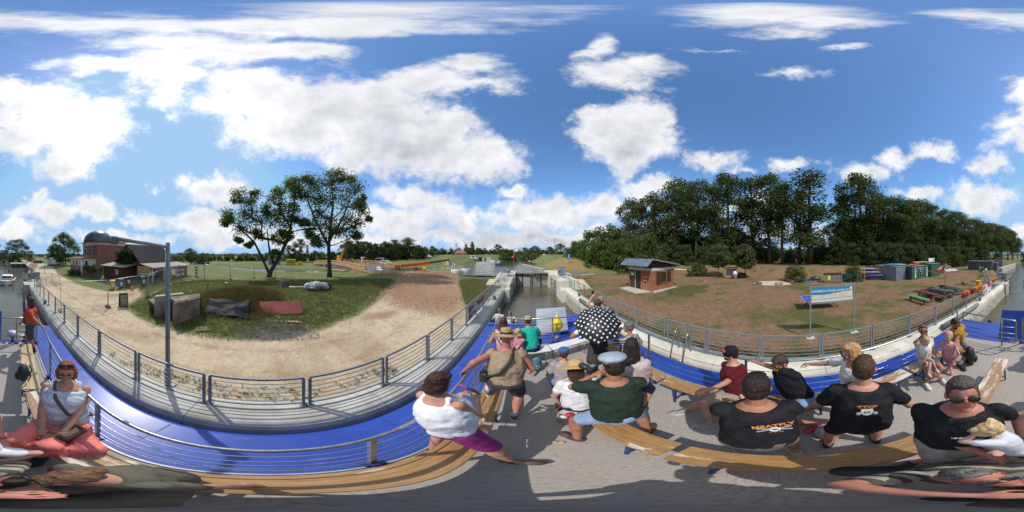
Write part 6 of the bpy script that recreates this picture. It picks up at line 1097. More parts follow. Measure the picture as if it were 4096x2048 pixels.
# barn with dark gable and porch
TH = mat('dark_ribbed_roof', (.12, .10, .095), (.06, .052, .05), 3, .8, bump=.8, bsc=9, stretch=(7, .4, .4))
t = thing('barn', 'old barn with steep dark roof and white framed porch', 'barn', (-18.5, -17, .4)); MB().bb(-22.3, -15.1, -19.8, -15.1, 0, 3.0).build('wall', BRKO, t)
b = MB(); zr_ = 5.35; th = .12
for (ya_, za_), (yb_, zb_) in ((((-14.7), 2.85), (-17.45, zr_)), ((-17.45, zr_), (-20.3, 2.85))): b.add([(-14.6, ya_, za_), (-22.8, ya_, za_), (-22.8, yb_, zb_), (-14.6, yb_, zb_), (-14.6, ya_, za_ - th), (-22.8, ya_, za_ - th), (-22.8, yb_, zb_ - th), (-14.6, yb_, zb_ - th)], [(0, 1, 2, 3), (7, 6, 5, 4), (0, 4, 5, 1), (2, 6, 7, 3), (1, 5, 6, 2), (3, 7, 4, 0)])
for k in range(28): x = -14.7 - k * .295; b.bar((x, -14.72, 2.9), (x, -17.45, zr_ + .05), .09, .07)
b.build('roof', TH, t); b = MB(); b.add([(-15.09, -15.1, 3.001), (-15.09, -19.8, 3.001), (-15.09, -17.45, 5.15), (-22.3, -15.1, 3.001), (-22.3, -19.8, 3.001), (-22.3, -17.45, 5.15)], [(0, 2, 1), (3, 4, 5)]); b.build('gable', DBR, t)
PR = mat('porch_roof', (.34, .30, .25), (.26, .23, .19), 3, .85); b = MB(); b.add([(-14.6, -15.0, 2.80), (-23.6, -15.0, 2.80), (-23.6, -12.2, 2.35), (-14.2, -12.2, 2.35), (-14.6, -15.0, 2.72), (-23.6, -15.0, 2.72), (-23.6, -12.2, 2.27), (-14.2, -12.2, 2.27)], [(0, 3, 2, 1), (4, 5, 6, 7), (3, 7, 6, 2), (0, 4, 7, 3), (1, 2, 6, 5)]); b.build('porch_roof', PR, t)
for x in (-14.5, -16.7, -18.4, -19.6, -22.9): MB().bar((x, -12.5, .35), (x, -12.5, 2.26), .11, up=(0, 1, 0)).build('porch_post', WHITE, t)
b = MB(); b.bar((-14.5, -12.5, 2.20), (-23.3, -12.5, 2.20), .10, .14); b.bar((-14.55, -12.5, 1.3), (-15.4, -12.5, 2.1), .08); b.bar((-19.5, -12.5, 1.3), (-18.7, -12.5, 2.1), .08); b.bar((-14.4, -14.9, 1.45), (-14.4, -12.6, 1.45), .08, .14); b.build('porch_frame', WHITE, t)
MB().bb(-14.45, -14.38, -14.95, -12.6, 1.53, 2.45).build('porch_side', WOOD, t)
for x in (-20.4, -21.6, -22.5): MB().bb(x - .45, x + .45, -12.75, -12.62, .4, 2.15).build('porch_panel', BRKO, t)
for x in (-20.4, -21.6): b = MB(); b.bb(x - .38, x + .38, -12.60, -12.56, .8, 1.1); b.bb(x - .38, x + .38, -12.60, -12.56, 1.5, 1.7); b.bb(x - .42, x - .36, -12.61, -12.57, .45, 2.1); b.bb(x + .36, x + .42, -12.61, -12.57, .45, 2.1); b.build('porch_trim', WHITE, t)
MB().bb(-22.2, -15.2, -15.09, -15.03, .3, 2.5).build('black_back_sheet', BLK, t)  # thin black sheet laid over the brick wall behind the porch
# lean-to and vine wall
t = thing('lean_to', 'brown lean-to shed with a white notice between barn and house', 'shed', (-14.4, -19.5, .2)); MB().bb(-16, -13.1, -20.8, -16.0, .1, 2.3).build('wall', mat('maroon_boards', (.11, .035, .03), (.08, .025, .022), 4, .7), t); b = MB(); b.add([(-16.2, -21.2, 2.9), (-16.2, -15.4, 2.9), (-12.6, -15.4, 2.33), (-12.6, -21.2, 2.33), (-16.2, -21.2, 2.8), (-16.2, -15.4, 2.8), (-12.6, -15.4, 2.25), (-12.6, -21.2, 2.25)], [(3, 2, 1, 0), (4, 5, 6, 7), (2, 3, 7, 6), (1, 2, 6, 5), (0, 4, 7, 3)]); b.build('roof', mat('felt_roof', (.22, .20, .16)), t); MB().bb(-13.098, -13.06, -17.9, -17.3, 1.2, 1.9).build('notice', PAPER, t); b = MB(); [b.bb(-13.058, -13.05, -17.85, -17.35, 1.28 + k * .11, 1.32 + k * .11) for k in range(5)]; b.build('notice_lines', BLK, t)
t = thing('garden_wall', 'old plastered garden wall overgrown with vines beside the house', 'wall', (-12.6, -23.5, .1)); MB().bb(-12.9, -12.5, -26.0, -21.2, 0, 1.9).build('wall', CONCD, t); rg = np.random.default_rng(8); me = leaves([(-12.5 + rg.normal() * .15, -26.2 + 5.2 * rg.random(), 1.2 + rg.random() * 1.1, .5) for _ in range(24)], 150, .13, rg); me.materials.append(LEAF); link(bpy.data.objects.new('vine', me), t).location = (12.6, 23.5, -.1)
t = thing('climbing_vine', 'dense vine climbing over the dark gable of the barn', 'vine', (-14.4, -17.6, 1.5)); me = leaves([(-14.45 + rg.normal() * .12, -17.4 + rg.normal() * 1.0, 1.9 + rg.random() * 2.6, .55) for _ in range(34)], 150, .15, rg); me.materials.append(LEAFD); link(bpy.data.objects.new('foliage', me), t).location = (14.4, 17.6, -1.5)
me = leaves([(-11.2 + rg.normal() * .5, -31 + 5 * rg.random(), .5 + .3 * rg.random(), .5) for _ in range(12)], 150, .14, rg); me.materials.append(LEAFD); o = link(bpy.data.objects.new('shrub', me)); tag(o, 'dark shrub at the foot of the annex wall beside the dirt road', 'shrub')
def wbin(label, x, y, m, lid, h=1.0): zz = H(x, y); t = thing('waste_bin', label, 'waste bin', (x, y, zz), R(-35)); MB().box((0, 0, .5 * h), (.5, .55, .88 * h), bev=.03).build('body', m, t, world=False); MB().box((0, 0, .98 * h), (.56, .6, .07), bev=.02).build('lid', lid, t, world=False); MB().box((-.05, .285, .5), (.28, .012, .42)).build('label_plate', PAPER, t, world=False)
wbin('yellow waste bin behind the site fence', -10.3, -14.6, YEL, YEL); wbin('blue waste bin right of the yellow bin', -11.2, -14.3, SD, BL_); wbin('black waste bin with a white notice right of the blue bin', -12.2, -14.2, BLK, BLK); wbin('dark green waste bin before the barn porch', -13.0, -12.6, GRN, GRN)
p = Q(1, 1590, 1200, 0.0); t = thing('a_board', 'black framed pavement sign board on the grass edge', 'sign', (p.x, p.y, Zg(p)), R(-28)); [MB().box(None, (.62, .03, 1.0), M=Matrix.Translation((0, s * .2, .5)) @ Matrix.Rotation(s * .2, 4, 'X')).build('frame', BLK, t, world=False) for s in (-1, 1)]; MB().box(None, (.5, .012, .82), M=Matrix.Translation((0, .232, .5)) @ Matrix.Rotation(.2, 4, 'X')).build('poster', mat('poster_green', (.36, .40, .22), (.2, .12, .1), 5), t, world=False)
def van(label, x, y, rz, L_=4.8, h=1.9, m=WHITE):
    zz = H(x, y); t = thing('parked_van', label, 'van', (x, y, zz), rz, None); W_ = 1.85; prof = [(-L_ / 2, .35), (-L_ / 2, 1.15), (-L_ / 2 + .1, h - .1), (-L_ / 2 + .4, h), (L_ * .14, h), (L_ * .30, 1.15), (L_ * .47, .95), (L_ / 2, .75), (L_ / 2, .35)]
    b = MB(); n_ = len(prof); b.add([(x_, s * W_ / 2, z_) for s in (-1, 1) for x_, z_ in prof], [tuple(range(n_)), tuple(range(2 * n_ - 1, n_ - 1, -1))] + [(i, i + n_, (i + 1) % n_ + n_, (i + 1) % n_) for i in range(n_)]); b.build('body', m, t, world=False)
    b = MB(); [b.add([(x_, s * (W_ / 2 + .006), z_) for x_, z_ in ((-L_ / 2 + .35, 1.15), (L_ * .10, 1.15), (L_ * .25, 1.15), (L_ * .12, h - .12), (-L_ / 2 + .4, h - .12))], [(0, 1, 2, 3, 4)]) for s in (-1, 1)]; b.add([(L_ * .15 + .02, -.75, h - .08), (L_ * .30 + .03, -.8, 1.18), (L_ * .30 + .03, .8, 1.18), (L_ * .15 + .02, .75, h - .08)], [(0, 1, 2, 3)]); b.build('window', GLASS, t, world=False)
    for sx in (-.32, .32):
        for s in (-1, 1): wv = MB().lathe([(0, -.1), (.33, -.1), (.33, .1), (0, .1)], n=16, M=Matrix.Translation((sx * L_, s * (W_ / 2 - .08), .33)) @ Matrix.Rotation(R(90), 4, 'X')).build('wheel', BLK, t, world=False); MB().lathe([(0, -.11), (.18, -.11), (.18, .11), (0, .11)], n=12, M=Matrix.Translation((sx * L_, s * (W_ / 2 - .08), .33)) @ Matrix.Rotation(R(90), 4, 'X')).build('rim', STEEL, wv, world=False)
    [MB().box((L_ / 2 - .02, s * .65, .72), (.06, .3, .16)).build('headlight', PAPER, t, world=False) for s in (-1, 1)]; return t
pv = A(213, 60); van('white van parked beyond the brick house, left one', pv.x, pv.y, R(-150)); pv = A(232, 56); van('white van parked beyond the brick house, nearer one', pv.x, pv.y, R(-150)); pv = A(155, 75); van('dark car parked near the rear canal', pv.x, pv.y, R(-160), 4.2, 1.45, BLK)
pv = A(1200 + 940 / 2.863, 66); van('taller white van beside the bridge site', pv.x, pv.y, R(20), 5.2, 2.3); pv = A(1200 + 985 / 2.863, 62); van('lower white car beside the bridge site', pv.x, pv.y, R(15), 4.4, 1.6); pv = A(1200 + 1462 / 2.863, 92); van('white car alone on the far meadow road', pv.x, pv.y, R(0), 4.6, 1.7)
# culvert structure with brick wing walls
t = thing('culvert_box', 'old brick and concrete bunker like structure with an open niche at the mound foot', 'concrete structure', (-7.6, -5.6, -.05)); a = P(691, 1302, 0); c = P(800, 1268, 0); 
OC = mat('stained_concrete', (.27, .22, .165), (.12, .10, .075), 1.6, .95, bump=.4, bsc=18)
b = MB(); b.prism([(a.x, a.y), (a.x - .28, a.y - .02), (c.x - .22, c.y - .1), (c.x, c.y)][::-1], -.1, 1.25); b.build('wing_wall', OC, t)
b = MB(); b.prism([(a.x - .281, a.y - .02), (a.x - 1.0, a.y - .9), (a.x - 2.6, a.y + .3), (c.x - .23, c.y - .1)][::-1], 1.14, 1.28); b.build('roof_slab', OC, t)
e = Vector((a.x - .42, a.y - 1.55, 0)); b = MB(); b.prism([(e.x, e.y), (e.x - .35, e.y - .15), (e.x - 1.9, e.y + .7), (e.x - 1.75, e.y + 1.0)][::-1], -.1, 1.30); b.build('side_wall', BRKW, t)
g = Vector((e.x - .75, e.y - 1.1, 0)); b = MB(); b.prism([(g.x, g.y), (g.x - .3, g.y - .12), (g.x - 1.5, g.y + .5), (g.x - 1.3, g.y + .8)][::-1], -.1, .70); b.build('side_wall', BRKW, t); b = MB(); b.prism([(g.x + .04, g.y - .04), (g.x - 1.5, g.y + .45), (e.x - 1.7, e.y + .6), (e.x - .02, e.y - .02)], .702, .80); b.build('niche_slab', OC, t); b = MB(); b.prism([(g.x - 1.3, g.y + .8), (g.x - 1.5, g.y + .5), (e.x - 1.7, e.y + .55), (e.x - 1.6, e.y + .8)], -.1, .7); b.build('back_wall', OC, t)
b = MB(); b.prism([(a.x - .5, a.y - .35), (a.x - 2.4, a.y + .5), (a.x - 2.6, a.y + .1), (a.x - 1.2, a.y - 1.0)], -.1, 1.12); b.build('inside_shade', BLK, t)  # solid black block stands for the shade inside the structure
p = P(812, 1316, 0); tag(MB().box((p.x, p.y, .012), (.55, .7, .03), rz=.5).build('manhole_cover', mat('rusty_iron', (.12, .075, .035), (.08, .05, .03), 12)), 'rusty rectangular cover plate in the dirt road', 'cover plate')
# tarp, red board, planks, pallets, white bags
def cloth(nm, label, cat, c, sx, sy, m, amp, rz=0, seed=1, tilt=0, thick=.02):
    b = MB(); n_ = 18; vs = []
    for i in range(n_ + 1):
        for j in range(n_ + 1): x = (i / n_ - .5) * sx; y = (j / n_ - .5) * sy; vs.append((x, y, amp * (.5 + noise.noise((x * 1.1 + seed, y * 2.2, seed))) + tilt * (j / n_) + amp * .25 * noise.noise((x * 5, y * 7, seed + 3))))
    M = Matrix.Translation(Vector(c)) @ Matrix.Rotation(rz, 4, 'Z'); b.add([M @ Vector(v) for v in vs], [(i * (n_ + 1) + j, (i + 1) * (n_ + 1) + j, (i + 1) * (n_ + 1) + j + 1, i * (n_ + 1) + j + 1) for i in range(n_) for j in range(n_)], True)
    o = b.build(nm, m); o.modifiers.new('s', 'SOLIDIFY').thickness = thick; return tag(o, label, cat)
p = Q(2, 390, 1115, .1); cloth('black_tarpaulin', 'crumpled black tarpaulin sagging down the mound foot', 'tarpaulin', (p.x + .2, p.y, .10), 2.7, 1.1, mat('tarp_sheen', (.012, .014, .02), (.022, .025, .035), 9, .6, bump=.5, bsc=30, spec=.15), .26, R(84), 3, .70)
a = Q(2, 622, 1118, .12); c = Q(2, 930, 1108, .12); t = thing('red_board', 'weathered red board propped against the grassy mound', 'board', ((a.x + c.x) / 2, (a.y + c.y) / 2, 0)); M = frame_m((a + c) / 2 + Vector((.0, .0, .42)), c - a, Vector((-.62, -.03, .52))); rg = np.random.default_rng(6); RB = mat('faded_red', (.36, .075, .055), (.26, .055, .045), 2.5, .7); b = MB(); w_ = (c - a).length; n_ = 20; top = [(-w_ / 2 + w_ * k / n_, .47 + rg.normal() * .015) for k in range(n_ + 1)]; bot = [(-w_ / 2 + w_ * k / n_, -.47 + rg.normal() * .015) for k in range(n_ + 1)]; b.prism(bot + top[::-1], -.01, .02, M=M); b.build('board', RB, t); b = MB(); b.bar(a + Vector((-.1, 0, .0)), c + Vector((-.1, .2, 0)), .08); b.bar(c + Vector((.0, .1, .05)), c + Vector((-.3, .6, .05)), .12, .06); b.build('support', OLDW, t)
p = Q(2, 800, 1170, .05); t = thing('plank_pair', 'two thin sawn planks lying on the gravel', 'planks', (p.x, p.y, .04)); MB().bar(p + Vector((0, -.75, .03)), p + Vector((.1, .75, .03)), .09, .03).build('plank', WOOD, t); MB().bar(p + Vector((.15, .1, .06)), p + Vector((.35, .9, .05)), .08, .03).build('plank', WOOD, t)
p = A(700 + 800 / 1.84, 15.8); zg = H(p.x, p.y)
for k in range(5): pallet((p.x, p.y), R(8 + k * 2), 'wooden_pallet', ['lowest', 'second', 'middle', 'fourth', 'topmost'][k] + ' wooden pallet in the stack on the mound', 1.25, .9, .14, OLDW, 'stacked wooden pallets', zg + k * .142)
p = A(700 + 905 / 1.84, 14.8); b = MB(); b.bar((p.x, p.y - .8, H(p.x, p.y) + .12), (p.x + .2, p.y + 1.0, H(p.x, p.y) + .10), .55, .14); tag(b.build('foam_boards', mat('pale_foam', (.58, .50, .33), (.5, .42, .28))), 'pale flat insulation boards between pallets and white bags', 'boards')
p = A(700 + 1055 / 1.84, 14.2); zg = H(p.x, p.y); b = MB(); rg = np.random.default_rng(12); cl = [(rg.normal() * .35, rg.normal() * .55, .15 + .3 * rg.random(), .25 + .2 * rg.random()) for _ in range(12)]
for x, y, z, r in cl: b.ball((p.x + x, p.y + y, zg + z), (r, r * 1.2, r * .8), 14, 9)
o = b.build('bag_heap', mat('white_bag', (.50, .50, .50), (.32, .32, .33), 9, .55, bump=1, bsc=9)); md = o.modifiers.new('r', 'REMESH'); md.mode = 'VOXEL'; md.voxel_size = .035; tx = bpy.data.textures.new('crumple', 'CLOUDS'); tx.noise_scale = .18; dm = o.modifiers.new('d', 'DISPLACE'); dm.texture = tx; dm.strength = .16; tag(o, 'heap of crumpled white plastic bags on the grass', 'bag heap'); MB()
tag(MB().ball((p.x - .1, p.y + 1.0, zg + .25), (.3, .3, .3), 10, 7).build('black_bag', BLK), 'black sack at the right end of the white bag heap', 'sack')
for l, u, d, vt, m in (('dark marker post with black cap on the mound', 700 + 240 / 1.84, 14, 650 + 812 / 1.84, BLK), ('short marker post with white cap on the mound', 700 + 377 / 1.84, 13.5, 650 + 822 / 1.84, WHITE)): p = A(u, d); zg = H(p.x, p.y); h = min(.65, max(.4, zat(vt, d) - zg)); t = thing('marker_post', l, 'post', (p.x, p.y, zg)); MB().tube([(0, 0, -.1), (0, 0, h)], .06, 8).build('post', OLDW, t, world=False); MB().box((0, 0, h + .02), (.2, .2, .08), bev=.02).build('cap', m, t, world=False)
p = A(700 + 158 / 1.84, 24); zg = H(p.x, p.y); t = thing('warning_board', 'upright red and white striped warning board by the barn', 'sign', (p.x, p.y, zg)); b = MB(); b2 = MB(); [(b if k % 2 else b2).box((0, 0, .35 + k * .22), (.34, .3, .218)) for k in range(6)]; b.build('red_stripe', RED, t, world=False); b2.build('white_stripe', WHITE, t, world=False); MB().box((0, 0, .12), (.5, .4, .22)).build('foot', GALV, t, world=False)
# containers over the creek
for l, u0, u1, vt, d, m, tx_ in (('light blue site container beyond the creek', 700 + 690 / 1.84, 700 + 775 / 1.84, 650 + 712 / 1.84, 60, mat('container_blue', (.10, .26, .42)), None), ('large yellow site container with a lettered panel beyond the creek', 700 + 815 / 1.84, 700 + 887 / 1.84, 650 + 712 / 1.84, 56, YEL, 'firesta'), ('small yellow skip right of the yellow container', 700 + 905 / 1.84, 700 + 935 / 1.84, 650 + 730 / 1.84, 56, YEL, None)):
    a = A(u0, d); c = A(u1, d); mid = (a + c) / 2; zg = H(mid.x, mid.y); t = thing('site_container', l, 'container', (mid.x, mid.y, zg)); w_ = (c - a).length; h = zat(vt, d) - zg; M = frame_m((mid.x, mid.y, zg + h / 2), c - a, (0, 0, 1)); MB().box(None, (w_, h, 2.4), M=M, bev=.04).build('body', m, t); MB().box(None, (w_ * .9, .08, 2.5), M=M @ Matrix.Translation((0, -h / 2 + .1, 0))).build('skid', BLK, t)
    if tx_: MB().box(None, (w_ * .7, h * .42, .04), M=M @ Matrix.Translation((0, h * .1, 1.225))).build('panel', mat('panel_dark', (.06, .05, .02)), t); MB().box(None, (w_ * .66, h * .36, .04), M=M @ Matrix.Translation((0, h * .1, 1.25))).build('panel_face', YEL, t); text(tx_, h * .36, M @ Matrix.Translation((0, h * .0, 1.28)), BLK, t, bold=.01)
# ---- bridge under construction
t = thing('timber_bridge', 'road bridge under construction with raw timber formwork rails', 'bridge', (-36, 19, -.5)); SH = mat('shuttering', (.26, .24, .20), (.14, .12, .10), 2, .85, stretch=(5, 5, .5)); n_ = 24; arc = lambda f: 1.15 + .9 * math.sin(math.pi * (f * .8 + .12)) - .3
pts = [(-22.5 - 31 * k / n_, 15.2 + .6 * math.sin(math.pi * k / n_), arc(k / n_) - .15) for k in range(n_ + 1)]; wd_ = 8.6
b = MB(); vs = [];
for x, y, z in pts: vs += [(x, y, z), (x, y + wd_, z + .1), (x, y + wd_, z - .35), (x, y, z - .45)]
b.add(vs, [(i * 4 + k, i * 4 + (k + 1) % 4, i * 4 + 4 + (k + 1) % 4, i * 4 + 4 + k) for i in range(n_) for k in range(4)] + [(3, 2, 1, 0), (n_ * 4, n_ * 4 + 1, n_ * 4 + 2, n_ * 4 + 3)]); b.build('deck_slab', mat('wet_slab', (.16, .13, .12), (.10, .08, .075), .6, .7), t)
for side, nm in ((0, 'n'), (wd_, 'f')):
    b = MB(); c_ = MB()
    for (x, y, z), (x2, y2, z2) in zip(pts, pts[1:]):
        for dz in (.15, .5, .95): b.bar((x, y + side, z + dz), (x2, y2 + side, z2 + dz), .09, .19)
        for f in (0, .5): c_.bar((x + (x2 - x) * f, y + side + (.1 if side == 0 else -.1), z - .2), (x + (x2 - x) * f, y + side + (.1 if side == 0 else -.1), z + 1.1), .11)
    b.build('guard_board', WOOD, t); c_.build('guard_post', WOOD, t)
b = MB(); [b.bb(-27 - k * .9, -26.3 - k * .9, 15.25, 15.4, -.3, 1.0 + .02 * k) for k in range(16)]; b.build('shuttering', SH, t); b = MB(); b.bb(-27.5, -25.5, 15.5, 23, -1, 1.0); b.bb(-44.5, -42.5, 15.5, 23, -1, 1.2); b.build('abutment', CONCD, t)
t = thing('timber_trestle', 'raw timber trestle braces at the near end of the bridge', 'trestle', (-21.5, 13.9, .5)); b = MB(); rg = np.random.default_rng(5)
for k in range(11): x = -24.5 + k * .55; zt_ = 1.5 - .10 * k; b.bar((x, 14.3 + .1 * k, H(x, 14) - .2), (x, 14.3 + .1 * k, zt_ + .4), .09); b.bar((x, 13.2 + .1 * k, H(x, 13.4) - .1), (x, 14.3 + .1 * k, zt_), .07)
b.bar((-25, 14.2, 1.5), (-18.6, 15.2, .95), .07, .14); b.bar((-25, 14.2, 1.0), (-18.6, 15.2, .6), .07, .14); b.build('braces', WOOD, t)
b = MB(); p = A(1200 + 905 / 2.863, 30); t = thing('white_fabric_heap', 'pointed white fabric cover on the road end of the bridge', 'cover', (p.x, p.y, .8)); MB().add([(-.9, -.6, 0), (1.3, -.8, 0), (1.2, .8, 0), (-.7, .6, 0), (-.25, 0, 1.15), (.5, .1, .55)], [(0, 1, 5, 4), (1, 2, 5), (2, 3, 4, 5), (3, 0, 4), (3, 2, 1, 0)]).build('cloth', WHITE, t, world=False); MB().box((.9, -.2, -.12), (2.2, 1, .22)).build('base', BLK, t, world=False)
for l, x, y in (('white cone left on the bridge deck', 680, 478), ('white cone right on the bridge deck', 775, 495)): p = Q(3, x, y, 1.1); b = MB(); b.lathe([(.16, 0), (.05, .5), (0, .52)], (p.x, p.y, 1.1), 10); b.box((p.x, p.y, 1.09), (.4, .4, .03)); tag(b.build('traffic_cone', WHITE), l, 'traffic cone')
p = A(1200 + 722 / 2.863, 62); t = thing('portable_toilet', 'red portable toilet with a white roof beyond the bridge', 'portable toilet', (p.x, p.y, 1.0)); MB().bb(-.6, .6, -.6, .6, 0, 2.0, bev=.05).build('cabin', RED, t, world=False); MB().bb(-.65, .65, -.65, .65, 2.002, 2.3, bev=.08).build('roof', WHITE, t, world=False); MB().bb(-.1, .45, -.64, -.602, .1, 1.9).build('door', WHITE, t, world=False)
# cranes
p = A(1364, 60); t = thing('mobile_crane', 'orange mobile crane with a steep raised boom behind the bridge', 'crane', (p.x, p.y, 1.2)); zt = zat(963, 60) - 1.2; MB().box((0, 0, 1.0), (3.6, 2.2, 1.1), bev=.1).build('chassis', ORG, t, world=False); MB().box((-1.2, 0, 2.1), (1.2, 1.4, 1.1), bev=.1).build('cab', YEL, t, world=False); r_ = (A(1381, 60) - A(1366, 60)); MB().bar((.3, 0, 1.9), (r_.x, r_.y, zt * .68), .7, .6).build('boom', ORG, t, world=False); MB().bar((r_.x, r_.y, zt * .66), (r_.x * 1.5, r_.y * 1.5, zt), .4, .4).build('boom_tip', RED, t, world=False); [MB().lathe([(0, -.25), (.5, -.25), (.5, .25), (0, .25)], n=14, M=Matrix.Translation((x, y, .5)) @ Matrix.Rotation(R(90), 4, 'X')).build('wheel', BLK, t, world=False) for x in (-1.3, 0, 1.3) for y in (-1.2, 1.2)]
a = Q(3, 1080, 485, 1.35); a = A(1200 + 1080 / 2.863, 33, zat(900 + 478 / 2.863, 33)); c = A(1200 + 1490 / 2.863, 33.5, zat(900 + 432 / 2.863, 33.5)); e = A(1200 + 1705 / 2.863, 34.5, zat(900 + 398 / 2.863, 34.5)); t = thing('truck_crane', 'orange truck crane with long boom lowered flat and grey tip', 'crane', (a.x, a.y, .4)); MB().bar(a, c, .6, .62).build('boom', ORG, t); MB().bar(c + Vector((0, 0, .02)), e, .38, .36).build('boom_tip', mat('boom_grey', (.05, .06, .08)), t); b = MB(); b.bar(e, e + Vector((.25, .1, -.9)), .12); b.bar(e + Vector((-.2, 0, 0)), e + Vector((.3, .1, -1.0)), .1); b.build('hook_block', BLK, t)
g = A(1200 + 1240 / 2.863, 31.5); h_ = A(1200 + 1450 / 2.863, 31.5); md_ = (g + h_) / 2; M = frame_m((md_.x, md_.y, .75), h_ - g, (0, 0, 1)); W_ = (h_ - g).length; MB().box(None, (W_, .3, 1.9), M=M, bev=.04).build('chassis', ORG, t); MB().box(None, (W_ * .25, .7, 1.6), M=M @ Matrix.Translation((-W_ * .1, .5, 0)), bev=.08).build('winch_body', mat('crane_red', (.4, .04, .04)), t); MB().box(None, (W_ * .2, .55, 1.5), M=M @ Matrix.Translation((W_ * .38, .42, 0)), bev=.05).build('counterweight', YEL, t); [MB().lathe([(0, -.2), (.42, -.2), (.42, .2), (0, .2)], n=14, M=M @ Matrix.Translation((x * W_, -.28, .95))).build('wheel', BLK, t) for x in (-.4, -.2, .15, .35)]
t = thing('site_fence_rail', 'low wooden plank barrier along the road end of the bridge', 'barrier', (-16, 21, .4)); a = A(1200 + 860 / 2.863, 25.5, 0); c = A(1200 + 1400 / 2.863, 28.5, 0); b = MB(); 
for k in range(7): e = a.lerp(c, k / 6); z = H(e.x, e.y); b.bar((e.x, e.y, z - .1), (e.x, e.y, z + .75), .07)
b.build('post', OLDW, t); b = MB(); b.bar(a + Vector((0, 0, H(a.x, a.y) + .65)), c + Vector((0, 0, H(c.x, c.y) + .65)), .05, .1); b.bar(a + Vector((0, 0, H(a.x, a.y) + .35)), c + Vector((0, 0, H(c.x, c.y) + .35)), .05, .1); b.build('rail', OLDW, t)
for k in range(14): p = Q(2, 955 + rg.uniform(0, 150), 832 + rg.uniform(-12, 6), .3); s = rg.uniform(.25, .5); tag(MB().ball((p.x - 2, p.y, .35), (s, s * 1.3, s * .7), 7, 5).build('boulder', PLA), 'pale boulder heaped at the foot of the bridge', 'boulder', 'pale boulders under the bridge')
tag(MB().bar((-31, 12.5, .9), (-27.5, 14.2, .9), .9, .15).build('plank_platform', WOOD), 'pale plank platform above the boulders by the bridge', 'platform')
p1 = P(1750 * 0 + 2089, 1056, .2); tag(MB().bar((4.9, 41, .3), (-.8, 68, .3), .5, .3).build('quay_edge', CONC), 'long pale concrete quay edge on the right of the upper canal', 'quay edge')
tag(MB().bar((9.2, 28.2, .1), (13.5, 29.5, .1), .35, .12).build('loose_beam', PLA), 'pale beam lying on the ground behind the right railing pen', 'beam')
# things on the boat that are things of their own
lifering('faded orange life ring leaning on the front rail under the polka dot umbrella', frame_m((1.72, 4.62, 1.12), (1, .2, 0), (0, -.55, .85)), .34, .075, mat('ring_faded', (.62, .20, .13), (.55, .17, .11), 6))
t = thing('yellow_buoy', 'yellow double cone buoy hanging behind the front rail', 'buoy', (1.02, 5.05, 1.0)); MB().lathe([(0, .62), (.05, .58), (.19, .30), (.19, .24), (.05, -.02), (0, -.05)], (1.02, 5.05, 1.12), 14).build('float', mat('buoy_yellow', (.78, .58, .02), (.7, .5, .02)), t); MB().tube([(1.02, 5.05, .80), (1.02, 5.05, 1.9)], .012, 6).build('rod', STEEL, t); MB().lathe([(0, 0), (.06, 0), (.05, .15), (0, .16)], (1.02, 5.05, .80), 10).build('clamp', GALV, t)
t = thing('outboard_motor', 'white and grey outboard motor tilted on the stern platform', 'motor', (-.35, -6.4, -.3)); MB().ball((.02, -6.3, .45), (.20, .16, .17), 14, 10).build('cowl', WHITE, t); MB().tube([(-.1, -6.3, .42), (-.62, -6.3, .34)], .05, 8).build('leg', WPL, t); MB().tube([(0, -6.3, .35), (0, -6.2, -.35)], .05, 8).build('bracket', BLK, t)
b = MB(); b.ball((-.55, -5.9, .25), (.20, .25, .42), 14, 10); tag(b.build('folded_sail', mat('dark_red_cloth', (.22, .02, .03), (.16, .015, .025), 6, .6, bump=.6)), 'dark red bundle standing at the left stern corner', 'bundle'); tag(MB().bb(-.6, -.1, -5.5, -5.2, -.349, .0, bev=.04).build('fuel_can', RED), 'red fuel can on the stern platform', 'fuel can')
t = thing('flag', 'white red and blue flag drooping on a pole at the stern', 'flag', (-.42, -4.95, .8)); MB().tube([(-.42, -5.3, .3), (-.42, -5.35, 2.35)], .014, 8).build('flag_pole', GALV, t)
for k, (m, x0, x1) in enumerate(((WHITE, -.42, -.50), (BNR, -.50, -.58), (SD, -.42, -.35))):
    b = MB(); n_ = 8
    for i in range(n_ + 1): f = i / n_; b.v += [(x0, -5.36 + .03 * math.sin(f * 9 + k), 2.25 - .75 * f), (x1 + (.03 if k < 2 else .0) * (1 - f), -5.36 + .05 * math.sin(f * 7 + k + 1), 2.15 - .78 * f)]
    b.f = [(2 * i, 2 * i + 1, 2 * i + 3, 2 * i + 2) for i in range(n_)]; b.sm = [True] * n_; o = b.build('flag_stripe', m, t); o.modifiers.new('s', 'SOLIDIFY').thickness = .008
def backpack(label, x, y, z, rz, m, h=.45, w_=.30, d_=.20, lean=0):
    t = thing('backpack', label, 'backpack', (x, y, z), rz); M = Matrix.Rotation(lean, 4, 'X'); b = MB(); b.ball(None, (w_ / 2, d_ / 2, h / 2), 14, 10, M=M @ Matrix.Translation((0, 0, h / 2))); b.ball(None, (w_ / 2 * .95, d_ / 2 * .9, h * .36), 14, 10, M=M @ Matrix.Translation((0, 0, h * .36))); b.build('bag', m, t, world=False); MB().ball(None, (w_ * .36, d_ * .3, h * .22), 12, 8, M=M @ Matrix.Translation((0, -d_ * .42, h * .3))).build('front_pocket', m, t, world=False)
    for s in (-1, 1): MB().tube([M @ Vector((s * w_ * .25, d_ * .42, h * .85)), M @ Vector((s * w_ * .3, d_ * .62, h * .5)), M @ Vector((s * w_ * .28, d_ * .42, h * .12))], .012, 6).build('strap', BLK, t, world=False)
